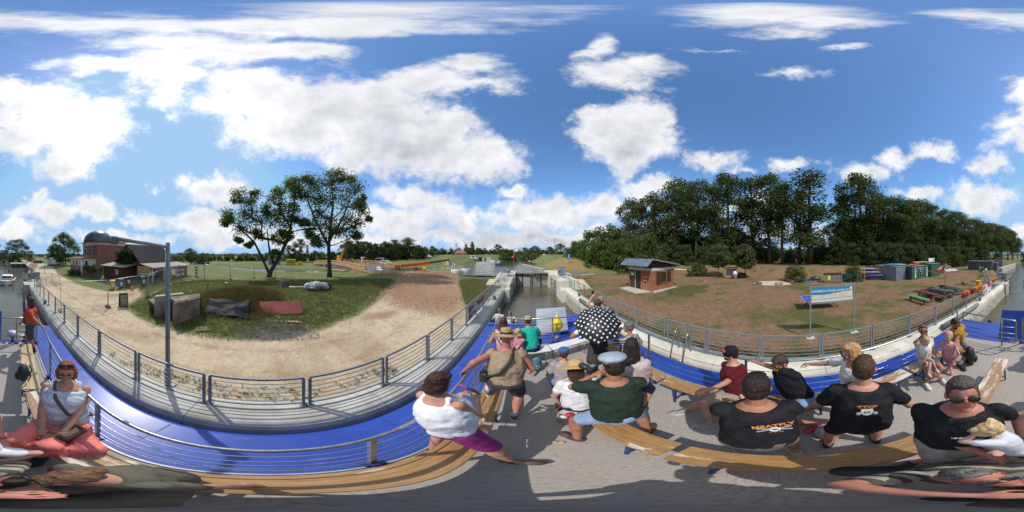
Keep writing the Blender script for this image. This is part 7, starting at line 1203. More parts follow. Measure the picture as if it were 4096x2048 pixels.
backpack('dark teal backpack on the stern bench behind the red haired woman', -.17, -2.55, Z0 + .47, R(80), mat('teal_black', (.008, .018, .026), (.012, .026, .035), 8, .6), .42, .28, .2); backpack('large black backpack on the deck beside the man in yellow', 1.50, -3.45, Z0, R(-60), mat('black_nylon', (.012, .013, .013), (.02, .022, .022), 9, .55), .56, .36, .26); backpack('turquoise patterned backpack under the white bench', .25, 3.45, Z0, R(10), mat('turquoise_pattern', (.12, .30, .32), (.03, .06, .09), 18), .42, .26, .18)
t = thing('basket_bag', 'white felt basket bag with brown handles on the deck', 'bag', (.46, 1.72, Z0), .5); FB = mat('felt_cream', (.56, .53, .47), (.48, .45, .40), 20, .95); MB().lathe([(0, .0), (.09, 0), (.125, .32), (.13, .32), (.12, .32), (.085, .02), (0, .02)], n=16, M=Matrix.Diagonal((1.1, .8, 1, 1))).build('body', FB, t, world=False); [torus(None, .07, .007, Matrix.Translation((0, s * .08, .32)) @ Matrix.Rotation(R(90 - s * 50), 4, 'X'), 10, 6, 0, 180).build('handle', mat('leather_brown', (.30, .08, .035)), t, world=False) for s in (-1, 1)]; MB().ball((.03, 0, .24), (.06, .05, .06), 8, 6).build('contents', mat('raspberry', (.5, .02, .08)), t, world=False); MB().ball((-.05, .01, .22), (.05, .05, .05), 8, 6).build('contents', PAPER, t, world=False)
p = Vector((.62, 1.32, Z0)); MBc = MB(); MBc.ball((.24, 1.30, Z0 + .015), (.04, .025, .012), 8, 5); MBc.ball((.30, 1.28, Z0 + .015), (.03, .03, .012), 8, 5); tag(MBc.build('bread_crumbs', WOOD), 'dropped bits of bread on the deck near the bag', 'bread')
# ================================================================ PEOPLE
V = Vector
def skin_mat(nm, c):
    if nm in _m: return _m[nm]
    m = mat(nm, c, tuple(x * y for x, y in zip(c, (.88, .78, .74))), 14, .55, spec=.35); m.node_tree.nodes['Principled BSDF'].inputs['Subsurface Weight'].default_value = .08; m.node_tree.nodes['Principled BSDF'].inputs['Subsurface Radius'].default_value = (.02, .008, .004); return m
SK = [skin_mat('skin_fair', (.50, .27, .19)), skin_mat('skin_tan', (.40, .19, .115)), skin_mat('skin_red', (.46, .20, .14)), skin_mat('skin_pale', (.56, .35, .27))]
def cl(nm, a, b=None, sc_=14, bump=.35, stretch=None): return mat('cloth_' + nm, a, b or tuple(x * .8 for x in a), sc_, .85, bump=bump, bsc=6, spec=.2, stretch=stretch)
def hairm(nm, a, b=None): return mat('hair_' + nm, a, b or tuple(x * .45 for x in a), 26, .5, bump=.9, bsc=40, stretch=(1.6, 1.6, .35), spec=.4)
def stripes(nm, a, b_, f, w_=.5, rot=(0, 0, 0)):
    m = bpy.data.materials.new('cloth_' + nm); m.use_nodes = True; t = NT(m); s = t.n('ShaderNodeSeparateXYZ'); mp = t.n('ShaderNodeMapping'); mp.inputs['Rotation'].default_value = rot; t.L.new(t.obj(), mp.inputs[0]); t.L.new(mp.outputs[0], s.inputs[0])
    q = t.math('ADD', t.math('MULTIPLY', s.outputs[2], f), t.math('MULTIPLY', t.noise(6, 3, .6), .35)); t.col(t.mix(t.rng(t.math('PINGPONG', q, 1.0), w_ - .06, w_ + .06), a, b_)); t.b.inputs['Roughness'].default_value = .85; return m
HB, HD, HG, HR, HY, HO = hairm('brown', (.09, .045, .025)), hairm('dark', (.028, .018, .014)), hairm('grey', (.20, .18, .16), (.08, .07, .06)), hairm('red', (.30, .07, .02)), hairm('blond', (.58, .40, .20), (.36, .22, .09)), hairm('ash', (.16, .11, .07))
SHO = {'black': mat('shoe_black', (.015, .015, .017)), 'white': mat('shoe_white', (.62, .62, .61)), 'grey': mat('shoe_grey', (.30, .30, .29)), 'blue': mat('shoe_blue', (.04, .07, .13)), 'brown': mat('shoe_brown', (.08, .05, .04)), 'red': mat('shoe_red', (.60, .05, .05)), 'pink': mat('shoe_pink', (.6, .25, .27))}
DENIM = cl('denim', (.20, .32, .48), (.14, .24, .38), 20)
TS = bpy.data.scenes.new('workbench')
def remesh(b, vox, smooth=5, wr=0, ws=.14):
    me = b.mesh('tmp', BLACK); o = bpy.data.objects.new('tmp', me); TS.collection.objects.link(o); r = o.modifiers.new('r', 'REMESH'); r.mode = 'VOXEL'; r.voxel_size = vox; r.use_smooth_shade = True
    s = o.modifiers.new('s', 'SMOOTH'); s.factor = .5; s.iterations = smooth
    if wr:
        tx = bpy.data.textures.get('wrinkles%.2f' % ws) or bpy.data.textures.new('wrinkles%.2f' % ws, 'CLOUDS'); tx.noise_scale = ws; tx.noise_depth = 3; d = o.modifiers.new('d', 'DISPLACE'); d.texture = tx; d.texture_coords = 'GLOBAL'; d.strength = wr; d.mid_level = .38
    TS.view_layers[0].update(); dg = TS.view_layers[0].depsgraph; out = bpy.data.meshes.new_from_object(o.evaluated_get(dg)); bpy.data.objects.remove(o); bpy.data.meshes.remove(me); return out
def put(me, nm, m, t, extra=None):
    if extra is not None and extra.v:
        k = len(me.vertices); v = [tuple(x.co) for x in me.vertices] + extra.v; f = [tuple(p.vertices) for p in me.polygons] + [tuple(i + k for i in q) for q in extra.f]; me2 = bpy.data.meshes.new(nm); me2.from_pydata(v, [], f); bpy.data.meshes.remove(me); me = me2
        me.polygons.foreach_set('use_smooth', [True] * len(me.polygons))
    me.name = nm; me.transform(Matrix.Translation(-_wo(t))); me.materials.clear(); me.materials.append(m); me.update(); return link(bpy.data.objects.new(nm, me), t)
def cone(b, p, q, r0, r1, n=10):
    p = Vector(p); q = Vector(q); b.ball(p, r0, n, 6); b.ball(q, r1, n, 6)
    if (q - p).length > 1e-3: b.tube([p, q], [r0, r1], n)
def ik(a, c, l1, l2, pole):
    d = c - a; L_ = min(d.length, (l1 + l2) * .995); c = a + d.normalized() * L_; x = (l1 * l1 - l2 * l2 + L_ * L_) / (2 * L_); h = math.sqrt(max(1e-6, l1 * l1 - x * x)); u = d.normalized(); pv = Vector(pole) - u * Vector(pole).dot(u); pv = pv.normalized() if pv.length > 1e-4 else Vector((0, 0, 1)); return a + u * x + pv * h, c
def person(label, yaw, pelvis, neck, feet, hands, look=None, h=1.75, fat=1.0, skin=0, vox=.012, shirt=None, sleeve=.55, bottom=None, leg=.8, shoes='black', hair=None, hs='short', hat=None, kpole=None, epole=None, group=None, cat='person', female=False, footyaw=None, socks=None, glasses=0, skirt=None, beard=None, z0=Z0, bust=0, nm='person', g=None):
    g = g or (1.12 if vox <= .012 else 1); h *= g; pelvis, neck = V(pelvis), V(neck); neck = pelvis + (neck - pelvis) * g; dz = max(0, pelvis.z - z0 - .75) * (g - 1) * 1.8; pelvis.z += dz; neck.z += dz; k = h / 1.75; f = Vector((math.sin(R(yaw)), math.cos(R(yaw)), 0)); rt = Vector((f.y, -f.x, 0)); P0 = Vector(pelvis); N0 = Vector(neck); sp = (N0 - P0).normalized(); r_ = (rt - sp * rt.dot(sp)).normalized(); fw = sp.cross(r_) * -1; fw = r_.cross(sp) * -1 if fw.dot(f) < 0 and abs(sp.z) > .3 else fw
    if fw.dot(f) < 0: fw = -fw
    t = thing(nm, label, cat, (P0.x, P0.y, z0), 0, group); S_ = (N0 - P0).length
    ring = [(-.16, .10, .10), (0, .165, .125), (.16, .168 * (1.08 if female else 1), .13), (.42, .15 * fat, .125 * fat), (.68, .165 * (1 + (fat - 1) * .6), .125 * (1 + (fat - 1) * .7)), (.84, .158, .108), (.94, .115, .088), (1.0, .075, .07)]
    def loft(b, t0, t1, infl, n=18):
        ts = [t0 + (t1 - t0) * i / 9 for i in range(10)]; vs = []
        for q in ts:
            for (a, w0, d0), (c_, w1, d1) in zip(ring, ring[1:]):
                if a <= q <= c_ + 1e-6: u = (q - a) / (c_ - a); w_ = w0 + (w1 - w0) * u; d_ = d0 + (d1 - d0) * u; break
            else: w_, d_ = ring[-1][1:] if q > .5 else ring[0][1:]
            w_ = (w_ + infl) * k; d_ = (d_ + infl) * k; c0 = P0 + sp * S_ * q + fw * (.02 * math.sin(q * 3.1) * (fat - .6)) * k
            vs += [c0 + r_ * w_ * math.cos(6.2832 * i / n) + fw * d_ * math.sin(6.2832 * i / n) for i in range(n)]
        b.add(vs, [(i * n + j, i * n + (j + 1) % n, (i + 1) * n + (j + 1) % n, (i + 1) * n + j) for i in range(9) for j in range(n)] + [tuple(range(n - 1, -1, -1)), tuple(9 * n + i for i in range(n))])
    sh = [N0 - sp * .085 * k + r_ * s * .165 * k * (1 + (fat - 1) * .2) for s in (-1, 1)]; hp = [P0 + r_ * s * .088 * k - Vector((0, 0, .02 * k)) for s in (-1, 1)]
    arms = []; legs = []
    for i, s in enumerate((-1, 1)):
        ep = (epole[i] if epole else None) or (rt * s * .6 - Vector((0, 0, 1)) - f * .35); e, hnd = ik(sh[i], Vector(hands[i]), .285 * k, .255 * k, ep); arms.append((sh[i], e, hnd))
        kp = (kpole[i] if kpole else None) or (f + rt * s * .3); kn, an = ik(hp[i], Vector(feet[i]) + Vector((0, 0, .085 * k)), .43 * k, .42 * k, kp); legs.append((hp[i], kn, an))
    # body ----------------------------------------------------------------
    b = MB(); loft(b, -.14, 1.0, 0); af = 1 + (fat - 1) * .45
    for a, e, w_ in arms: cone(b, a, e, .044 * k * af, .040 * k * af); cone(b, e, w_, .041 * k * af, .026 * k)
    for a, kn, an in legs: cone(b, a, kn, .082 * k * af, .052 * k * af); cone(b, kn, kn.lerp(an, .4), .05 * k * af, .054 * k * af); cone(b, kn.lerp(an, .4), an, .052 * k * af, .032 * k)
    la, lp_ = look if look else (yaw, 0); hf = Vector((math.sin(R(la)) * math.cos(R(lp_)), math.cos(R(la)) * math.cos(R(lp_)), math.sin(R(lp_)))); hr = Vector((math.cos(R(la)), -math.sin(R(la)), 0)); hu = hr.cross(hf); hk = k if h > 1.4 else k * (1 + (1.75 - h) * .75)
    hc = N0 + (sp * .5 + Vector((0, 0, .7))).normalized() * .135 * k + hf * .03 * hk + Vector((0, 0, .025 * hk)); M = Matrix((hr, hf, hu)).transposed().to_4x4(); M.translation = hc; M = M @ Matrix.Scale(hk, 4)
    E = lambda b_, c, r: b_.ball(None, r, 14, 10, M=M @ Matrix.Translation(c))
    cone(b, N0 - sp * .04 * k, hc - hu * .05 * hk - hf * .02 * hk, .058 * k * (1 if not female else .88), .054 * k * (1 if not female else .88)); E(b, (0, -.008, .025), (.074, .092, .092)); E(b, (0, .028, -.045), (.055, .058, .068)); E(b, (0, .082, -.005), (.014, .026, .024)); E(b, (0, .066, -.088), (.026, .026, .02))
    for s in (-1, 1): E(b, (s * .077, -.008, -.008), (.011, .02, .032)); E(b, (s * .04, .055, -.02), (.026, .024, .022))
    if bust:
        for s in (-1, 1): b.ball(P0 + sp * S_ * .66 + r_ * s * .075 * k + fw * .10 * k, (.07 * k, .07 * k, .07 * k), 10, 8)
    fx = b if vox <= .012 else MB(); fs_ = 1.3 if vox <= .012 else 1.0
    for i, (a, e, w_) in enumerate(arms):
        d = (w_ - e).normalized(); s = (-1, 1)[i]; nrm = (Vector((0, 0, -1)) - d * -d.z); nrm = nrm.normalized() if nrm.length > .2 else -f; sd_ = d.cross(nrm).normalized(); sd_ = sd_ if sd_.dot(rt * -s) > 0 else -sd_; fx.ball(None, (.038 * k, .050 * k, .020 * k), 10, 7, M=Matrix((sd_, d, -nrm)).transposed().to_4x4().copy() if 0 else Matrix.Translation(w_ + d * .04 * k) @ Matrix((sd_, d, sd_.cross(d))).transposed().to_4x4())
        for j, (o_, L_) in enumerate(((.027, .068), (.010, .078), (-.008, .074), (-.025, .058))):
            p0 = w_ + d * .078 * k + sd_ * o_ * fs_ * k; p1 = p0 + (d * .8 + nrm * .35 + sd_ * o_ * 6).normalized() * L_ * .5 * k; p2 = p1 + (d * .45 + nrm * .9).normalized() * L_ * .5 * k; fx.tube([p0, p1, p2], [.0105 * k, .0098 * k, .0085 * k], 6)
        p0 = w_ + d * .02 * k + sd_ * .032 * k; p1 = p0 + (d * .6 + sd_ * .7 + nrm * .2).normalized() * .038 * k; fx.tube([p0, p1, p1 + (d * .9 + nrm * .4).normalized() * .032 * k], [.012 * k, .010 * k, .008 * k], 6)
    me = remesh(b, min(vox, .0085) if vox <= .012 else vox, 2); body = put(me, 'body', SK[skin], t, None if fx is b else fx)
    # face ----------------------------------------------------------------
    if vox < .02:
        b = MB(); [E(b, (s * .031, .078, .006), (.011, .008, .007)) for s in (-1, 1)]; b.build('eye', mat('eye_white', (.6, .58, .55), None, 5, .3), t); b = MB(); [E(b, (s * .031, .085, .005), (.005, .003, .005)) for s in (-1, 1)]; b.build('pupil', BLACK, t); b = MB(); E(b, (0, .079, -.050), (.022, .009, .006)); b.build('mouth', mat('lips', (.36, .11, .09)), t)
        b = MB(); [b.ball(None, (.018, .006, .004), 8, 5, M=M @ Matrix.Translation((s * .032, .080, .026))) for s in (-1, 1)]; b.build('eyebrow', hair if hair else HD, t)
    if glasses:
        b = MB(); gm = BLACK
        for s in (-1, 1): b.ball(None, (.031, .008, .022), 12, 8, M=M @ Matrix.Translation((s * .034, .094, .006 if glasses != 3 else .09))) if glasses != 2 else torus(None, .026, .004, M @ Matrix.Translation((s * .034, .096, .0)) @ Matrix.Rotation(R(90), 4, 'X') @ Matrix.Diagonal((1.15, .8, 1, 1)), 16, 5).build('spectacles', RED if 0 else mat('glasses_frame', (.06, .01, .015)), t)
        [b.tube([M @ Vector((s * .062, .088, .01 + (.085 if glasses == 3 else 0))), M @ Vector((s * .08, -.01, .012 + (.08 if glasses == 3 else 0)))], .003 * hk, 5) for s in (-1, 1)]; b.tube([M @ Vector((-.06, .094, .012 + (.085 if glasses == 3 else 0))), M @ Vector((.06, .094, .012 + (.085 if glasses == 3 else 0)))], .003 * hk, 5); b.build('sunglasses' if glasses != 2 else 'spectacle_arms', gm, t)
    # clothes ---------------------------------------------------------------
    if shirt:
        b = MB(); loft(b, -.02, .93 if sleeve else .84, .016 + .006 * fat)
        if sleeve:
            for a, e, w_ in arms:
                q = min(1, sleeve); cone(b, a, a.lerp(e, q), .066 * k * (1 + (af - 1) * .5), (.060 if sleeve > .3 else .052) * k * af)
                if sleeve > 1: cone(b, e, e.lerp(w_, sleeve - 1), .056 * k, .042 * k)
        else:
            for s in (-1, 1): b.tube([P0 + sp * S_ * .74 + r_ * s * .12 * k + fw * .085 * k, N0 - sp * .01 * k + r_ * s * .105 * k, P0 + sp * S_ * .74 + r_ * s * .12 * k - fw * .085 * k], .028 * k, 6)
        if bust: [b.ball(P0 + sp * S_ * .66 + r_ * s * .075 * k + fw * .105 * k, .08 * k, 10, 8) for s in (-1, 1)]
        put(remesh(b, vox * 1.1, 4, .034 * k, .11), 'shirt', shirt, t)
    if bottom:
        b = MB(); loft(b, -.15, .10, .020)
        for a, kn, an in legs:
            q = min(1, leg); cone(b, a, a.lerp(kn, q), .100 * k * af, (.082 if leg < 1 else .066) * k * af)
            if leg > 1: cone(b, kn, kn.lerp(an, leg - 1), .064 * k, .046 * k)
        put(remesh(b, vox * 1.1, 3, .016 * k), 'shorts' if leg < 1.2 else 'trousers', bottom, t)
    if skirt:
        m, hem, flare = skirt; b = MB(); loft(b, -.1, .12, .02); c0 = (legs[0][1] + legs[1][1]) / 2; cone(b, hp[0], legs[0][1], .10 * k, .075 * k); cone(b, hp[1], legs[1][1], .10 * k, .075 * k); cone(b, P0 - Vector((0, 0, .03)), c0, .10 * k, .07 * k)
        if hem > 0:
            an = [l[1].lerp(l[2], hem) for l in legs]; [cone(b, legs[i][1], an[i], .08 * k, flare * k) for i in (0, 1)]; cone(b, c0, (an[0] + an[1]) / 2, .08 * k, flare * k)
        put(remesh(b, vox * 1.3, 4, .03 * k), 'skirt', m, t)
    for i, (a, kn, an) in enumerate(legs):
        fy = R((footyaw[i] if footyaw else yaw)); fd = Vector((math.sin(fy), math.cos(fy), 0)); sr = Vector((fd.y, -fd.x, 0)); b = MB(); Mf = Matrix((sr, fd, Vector((0, 0, 1)))).transposed().to_4x4(); Mf.translation = an + Vector((0, 0, -.052 * k)) + fd * .055 * k
        b.ball(None, (.046 * k, .075 * k, .034 * k), 12, 8, M=Mf @ Matrix.Translation((0, .075 * k, -.002))); b.ball(None, (.042 * k, .08 * k, .044 * k), 12, 8, M=Mf @ Matrix.Translation((0, -.04 * k, .012 * k))); b.ball(None, (.044 * k, .13 * k, .022 * k), 12, 8, M=Mf @ Matrix.Translation((0, .01, -.012))); put(remesh(b, max(.008, vox * .8), 2), 'shoe', SHO[shoes], t)
        if shoes in ('white', 'blue', 'grey') and vox < .02: MB().ball(None, (.048 * k, .138 * k, .012 * k), 14, 6, M=Mf @ Matrix.Translation((0, .012, -.026 * k))).build('shoe_sole', WHITE, t)
        if socks: b = MB(); b.tube([an + Vector((0, 0, .0)), an.lerp(kn, .28)], .042 * k, 10); b.build('sock', socks, t)
    # hair and hats ------------------------------------------------------------
    if hair:
        b = MB()
        if hs != 'bald': E(b, (0, -.022, .040), (.082, .092, .088)); E(b, (0, -.045, -.005), (.076, .066, .08))
        if hs == 'tuft': E(b, (0, .03, .095), (.062, .05, .028))
        if hs in ('short', 'tuft'): E(b, (0, .035, .088), (.058, .045, .026))
        if hs == 'bob': [E(b, (s * .06, -.02, -.03), (.040, .062, .085)) for s in (-1, 1)]; E(b, (0, -.05, -.06), (.08, .06, .085)); E(b, (0, .025, .09), (.066, .055, .035))
        if hs == 'curly': [E(b, (.075 * math.cos(q) * (.9 if q2 else .6), -.02 + .085 * math.sin(q) * .9, .03 + q2 * .07), (.034, .034, .034)) for q in np.arange(0, 6.28, .6) for q2 in (-.3, .3, .8) if not (math.sin(q) > .35 and q2 < .5)]
        if hs in ('long', 'longer'):
            E(b, (0, .03, .09), (.066, .05, .03)); [E(b, (s * .065, -.02, -.05), (.034, .055, .11)) for s in (-1, 1)]; E(b, (0, -.06, -.09), (.088, .052, .15))
            if hs == 'longer': E(b, (0, -.075, -.22), (.08, .045, .16)); [E(b, (s * .07, -.03, -.16), (.035, .045, .13)) for s in (-1, 1)]
        if hs == 'bun': E(b, (0, -.115, .035), (.042, .04, .042)); E(b, (0, .03, .09), (.062, .05, .028))
        if hs == 'tail': E(b, (0, .03, .09), (.062, .05, .028)); E(b, (0, -.12, -.03), (.03, .04, .10)); E(b, (0, -.115, .03), (.035, .03, .03))
        if b.v: put(remesh(b, max(.007, vox * .8), 1, .015 if vox < .02 else 0, .03), 'hair', hair, t)
    if beard: b = MB(); E(b, (0, .040, -.070), (.056, .055, .045)); put(remesh(b, .009, 2), 'beard', beard, t)
    if hat:
        kind, m, m2 = hat; b = MB(); T = Matrix.Translation
        if kind == 'cap':
            b.lathe([(.088, .03), (.092, .06), (.084, .10), (.05, .128), (0, .135)], n=18, M=M @ T((0, -.012, .0)) @ Matrix.Diagonal((1, 1.12, 1, 1))); b.ball(None, (.075, .085, .010), 14, 6, M=M @ T((0, .115, .045)) @ Matrix.Rotation(-.2, 4, 'X')); b.lathe([(.088, .03), (.0, .04)], n=18, M=M @ T((0, -.012, .0)) @ Matrix.Diagonal((1, 1.12, 1, 1))); o = b.build('cap', m, t)
            if m2: MB().ball(None, (.075, .085, .011), 14, 6, M=M @ T((0, .116, .046)) @ Matrix.Rotation(-.2, 4, 'X')).build('cap_peak', m2, t)
        elif kind == 'backcap':
            b.lathe([(.088, .0), (.094, .05), (.086, .10), (.05, .128), (0, .135)], n=18, M=M @ T((0, -.012, .0)) @ Matrix.Rotation(-.15, 4, 'X') @ Matrix.Diagonal((1, 1.12, 1, 1))); b.build('cap', m, t); MB().ball(None, (.075, .05, .030), 14, 6, M=M @ T((0, .055, .085))).build('cap_front', m2, t)
        elif kind == 'flat':
            b.ball(None, (.112, .135, .045), 20, 10, M=M @ T((0, .0, .085)) @ Matrix.Rotation(-.12, 4, 'X')); b.ball(None, (.088, .10, .04), 18, 8, M=M @ T((0, -.005, .055))); b.ball(None, (.065, .05, .010), 12, 6, M=M @ T((0, .12, .055))); put(remesh(b, .009, 3, .008, .05), 'flat_cap', m, t)
        elif kind == 'brim':
            b.lathe([(.215, .035), (.20, .030), (.15, .028), (.10, .045), (.093, .06), (.090, .12), (.082, .14), (.045, .146), (0, .138)], n=28, M=M @ T((0, -.01, .01)) @ Matrix.Diagonal((.88, .95, 1, 1))); b.lathe([(.215, .035), (.15, .022), (.09, .035), (0, .05)], n=28, M=M @ T((0, -.01, .008)) @ Matrix.Diagonal((.88, .95, 1, 1))); v = len(b.v); b.v = [(x, y, z) for x, y, z in b.v]; b.build('straw_hat', m, t)
            MB().lathe([(.0955, .055), (.0955, .078), (.094, .085)], n=28, M=M @ T((0, -.01, .01)) @ Matrix.Diagonal((.88, .95, 1, 1))).build('hat_band', m2, t)
        elif kind == 'sun':
            b.lathe([(.235, .0), (.23, .012), (.16, .030), (.105, .045), (.098, .07), (.085, .11), (.05, .135), (0, .14)], n=30, M=M @ T((0, -.03, .02)) @ Matrix.Rotation(-.45, 4, 'X') @ Matrix.Scale(1.02, 4)); b.lathe([(.235, .0), (.15, .02), (0, .03)], n=30, M=M @ T((0, -.03, .016)) @ Matrix.Rotation(-.45, 4, 'X') @ Matrix.Scale(1.02, 4)); b.build('sun_hat', m, t); b = MB(); b.lathe([(.102, .042), (.101, .055)], n=28, M=M @ T((0, -.03, .022)) @ Matrix.Rotation(-.45, 4, 'X') @ Matrix.Scale(1.02, 4)); b.build('hat_cord', m2, t)
        elif kind == 'bucket':
            b.lathe([(.125, .02), (.09, .055), (.088, .10), (.07, .128), (0, .134)], n=20, M=M @ T((0, -.008, .01))); b.lathe([(.125, .02), (0, .04)], n=20, M=M @ T((0, -.008, .008))); b.build('bucket_hat', m, t)
    t_info = dict(t=t, M=M, sh=sh, arms=arms, sp=sp, r=r_, fw=fw, P0=P0, N0=N0, S=S_, k=k, hc=hc, of=.115 * fat + .038); return t_info
def strap(i, m, side=1, low=.15, r=.017): # a bag strap across the torso
    a = i['N0'] + i['r'] * side * .10 * i['k']; p = i['P0']; S_ = i['S']; k = i['k']; o = -side; b = MB()
    for sg in (-1, 1): b.tube([a, p + i['sp'] * S_ * .75 + i['r'] * side * .05 * k + i['fw'] * sg * i['of'] * k, p + i['sp'] * S_ * .4 + i['r'] * o * .06 * k + i['fw'] * sg * (i['of'] + .02) * k, p + i['sp'] * S_ * low + i['r'] * o * (i['of'] + .05) * k], r * k, 6)
    b.build('bag_strap', m, i['t'])
STR = mat('straw', (.46, .32, .17), (.30, .20, .10), 40, .8, bump=.8, bsc=60); STR2 = mat('golden_straw', (.55, .35, .13), (.42, .26, .09), 30, .8, bump=.6, bsc=60)
# 1 orange shirt at the stern rail
i = person('person in an orange shirt and grey shorts standing at the stern rail', 120, (-.50, -4.42, 1.76), (-.52, -4.45, 2.26), [(-.58, -4.28, Z0), (-.38, -4.62, Z0)], [(-.72, -3.86, 1.88), (-.22, -4.55, 1.72)], (150, -5), 1.78, 1.22, 2, .014, cl('orange', (.52, .085, .03)), .62, cl('slate', (.075, .08, .095)), .95, 'brown', HB, 'long', socks=BLACK, glasses=1)
strap(i, BLACK, -1, .1, .012); MB().box((-.36, -4.62, 1.82), (.12, .26, .28), bev=.03).build('shoulder_bag', mat('bag_dark', (.02, .02, .018)), i['t'])
# 2 red haired woman
i = person('red haired person with glasses, grey white sleeveless top and coral skirt, seated', 28, (-.45, -1.42, 1.34), (-.54, -1.60, 1.86), [(-.20, -1.02, Z0), (-.02, -1.20, Z0)], [(-.36, -1.12, 1.50), (-.22, -1.22, 1.46)], (22, 8), 1.68, 1.16, 0, .010, stripes('greywhite', (.46, .48, .54), (.66, .67, .70), 14), 0, None, 0, 'black', HR, 'bob', female=True, glasses=2, skirt=(cl('coral', (.74, .21, .18)), .35, .13), bust=1, g=1.28)
strap(i, mat('strap_brown', (.10, .07, .055)), 1, .18); MB().box((-.42, -1.10, 1.42), (.26, .12, .18), rz=.5, bev=.04).build('handbag', mat('bag_brown', (.075, .035, .025)), i['t']); b = MB(); [b.ball(None, (.034, .012, .024), 12, 8, M=i['M'] @ Matrix.Translation((s * .036, .062, .115))) for s in (-1, 1)]; b.build('sunglasses_on_head', BLACK, i['t'])
# 3, 4 the two people holding the camera
OLV = cl('olive', (.125, .115, .085))
i = person('long haired person in an olive dress right below the camera leaning on the left bench', 80, (-.40, -.36, 1.33), (-.17, -.36, 1.80), [(-.02, -.22, Z0), (-.05, -.48, Z0)], [(-.39, -.04, 1.30), (-.05, -.36, 1.40)], (70, -12), 1.60, 1.0, 0, .010, OLV, .5, None, 0, 'black', hairm('warm_brown', (.21, .105, .05), (.09, .04, .02)), 'bun', g=1, female=True, skirt=(OLV, .3, .12), epole=[V((-.2, .2, 0)), None])
b = MB(); [b.ball(None, (.036, .012, .028), 12, 8, M=i['M'] @ Matrix.Translation((s * .038, .07, .10))) for s in (-1, 1)]; b.build('sunglasses_on_head', BLACK, i['t'])
ZB = stripes('zebra', (.30, .28, .22), (.06, .055, .045), 26, .55, (.9, .3, 0))
i = person('person in a striped grey shirt crouching under the camera holding it up', -30, (.30, -.58, 1.36), (.16, -.38, 1.80), [(.20, -.75, Z0), (.45, -.35, Z0)], [(.05, -.45, 1.45), (.07, -.16, 1.98)], (-60, 40), 1.66, 1.0, 2, .010, ZB, .7, BLACK, .9, 'black', HG, 'short', g=1, glasses=1, kpole=[V((-1, .3, 0)), V((.6, .8, 0))], epole=[None, V((.9, .45, -.1))])

# 5 white tank top, magenta shorts
i = person('dark haired person in white tank top and magenta shorts straddling the bench', 12, (-.48, .98, 1.72), (-.61, 1.04, 2.22), [(-.62, .98, Z0), (-.07, .90, Z0)], [(-.60, 1.36, 1.98), (-.40, 1.34, 2.02)], (30, -15), 1.64, 1.38, 0, .010, mat('cloth_white_birds', (.70, .70, .73), (.25, .27, .33), 26, .85, lo=.66, hi=.68, bump=.3, bsc=8), 0, cl('magenta', (.30, .035, .20)), .92, 'brown', hairm('chestnut', (.055, .022, .016)), 'bob', female=True, footyaw=[10, 100], kpole=[V((-.3, 1, 0)), V((.6, .8, 0))], bust=1)
M = Matrix.Translation((-.45, 1.40, 2.10)) @ Matrix.Rotation(R(-20), 4, 'Z') @ Matrix.Rotation(R(25), 4, 'X'); MB().box(None, (.09, .012, .17), M=M, bev=.005).build('phone', BLACK, i['t']); MB().box(None, (.10, .014, .08), M=M @ Matrix.Translation((-.10, -.01, .03)), bev=.01).build('phone_cover', RED, i['t'])
# 6 straw hat, tan vest
i = person('large person in a tan sleeveless shirt and straw hat with one foot on the bench', -4, (-.22, 2.02, 1.70), (-.25, 2.24, 2.22), [(-.47, 2.10, 1.27), (-.12, 1.88, Z0)], [(-.76, 2.00, 1.90), (.05, 2.42, 1.75)], (-4, -18), 1.86, 1.42, 2, .011, cl('tan', (.34, .25, .165)), .12, cl('darkshorts', (.06, .06, .075)), .82, 'blue', HD, 'bald', ('brim', STR, BLACK), kpole=[V((-.4, 1, .5)), V((.2, 1, 0))], epole=[V((-.5, -.6, -.2)), None], socks=mat('sock_white', (.6, .6, .6)), g=1.05)
strap(i, mat('strap_olive', (.035, .04, .025)), 1, .12, .02); MB().box((-.52, 2.10, 1.74), (.13, .16, .24), bev=.05).build('pouch', mat('pouch_olive', (.035, .04, .025)), i['t'])
# 7, 8 long brown hair and child on the white bench; boy in turquoise
i = person('long brown haired person in a pink patterned top on the white bench', 5, (-.42, 3.68, 1.33), (-.48, 3.72, 1.84), [(-.5, 4.1, Z0), (-.3, 4.1, Z0)], [(-.62, 3.9, 1.45), (-.25, 3.95, 1.40)], (10, -5), 1.68, 1.1, 0, .012, mat('cloth_pink_pattern', (.50, .20, .25), (.65, .50, .52), 30, .85), .35, DENIM, 1.3, 'black', HB, 'longer', female=True)
i = person('fair haired child with red shoes seated on the white bench beside the brown haired person', -150, (-.14, 3.66, 1.30), (-.14, 3.68, 1.66), [(-.22, 3.30, .95), (.16, 3.22, .95)], [(-.3, 3.45, 1.35), (.02, 3.45, 1.35)], (-160, -10), 1.20, 1.0, 3, .012, cl('childpink', (.5, .22, .28)), .5, DENIM, .5, 'red', HY, 'long')
TQ = cl('turquoise', (.015, .40, .30), (.012, .33, .25))
i = person('person in a turquoise shirt and camouflage cap seated on the white bench', 2, (.16, 3.74, 1.33), (.10, 3.96, 1.80), [(.05, 4.25, Z0), (.3, 4.25, Z0)], [(-.12, 4.32, 1.52), (.34, 4.30, 1.50)], (5, -5), 1.62, 1.05, 1, .011, TQ, .6, cl('navy', (.02, .03, .08)), 1.2, 'black', HB, 'short', ('cap', mat('camo', (.42, .38, .30), (.22, .20, .15), 22, .85), None))
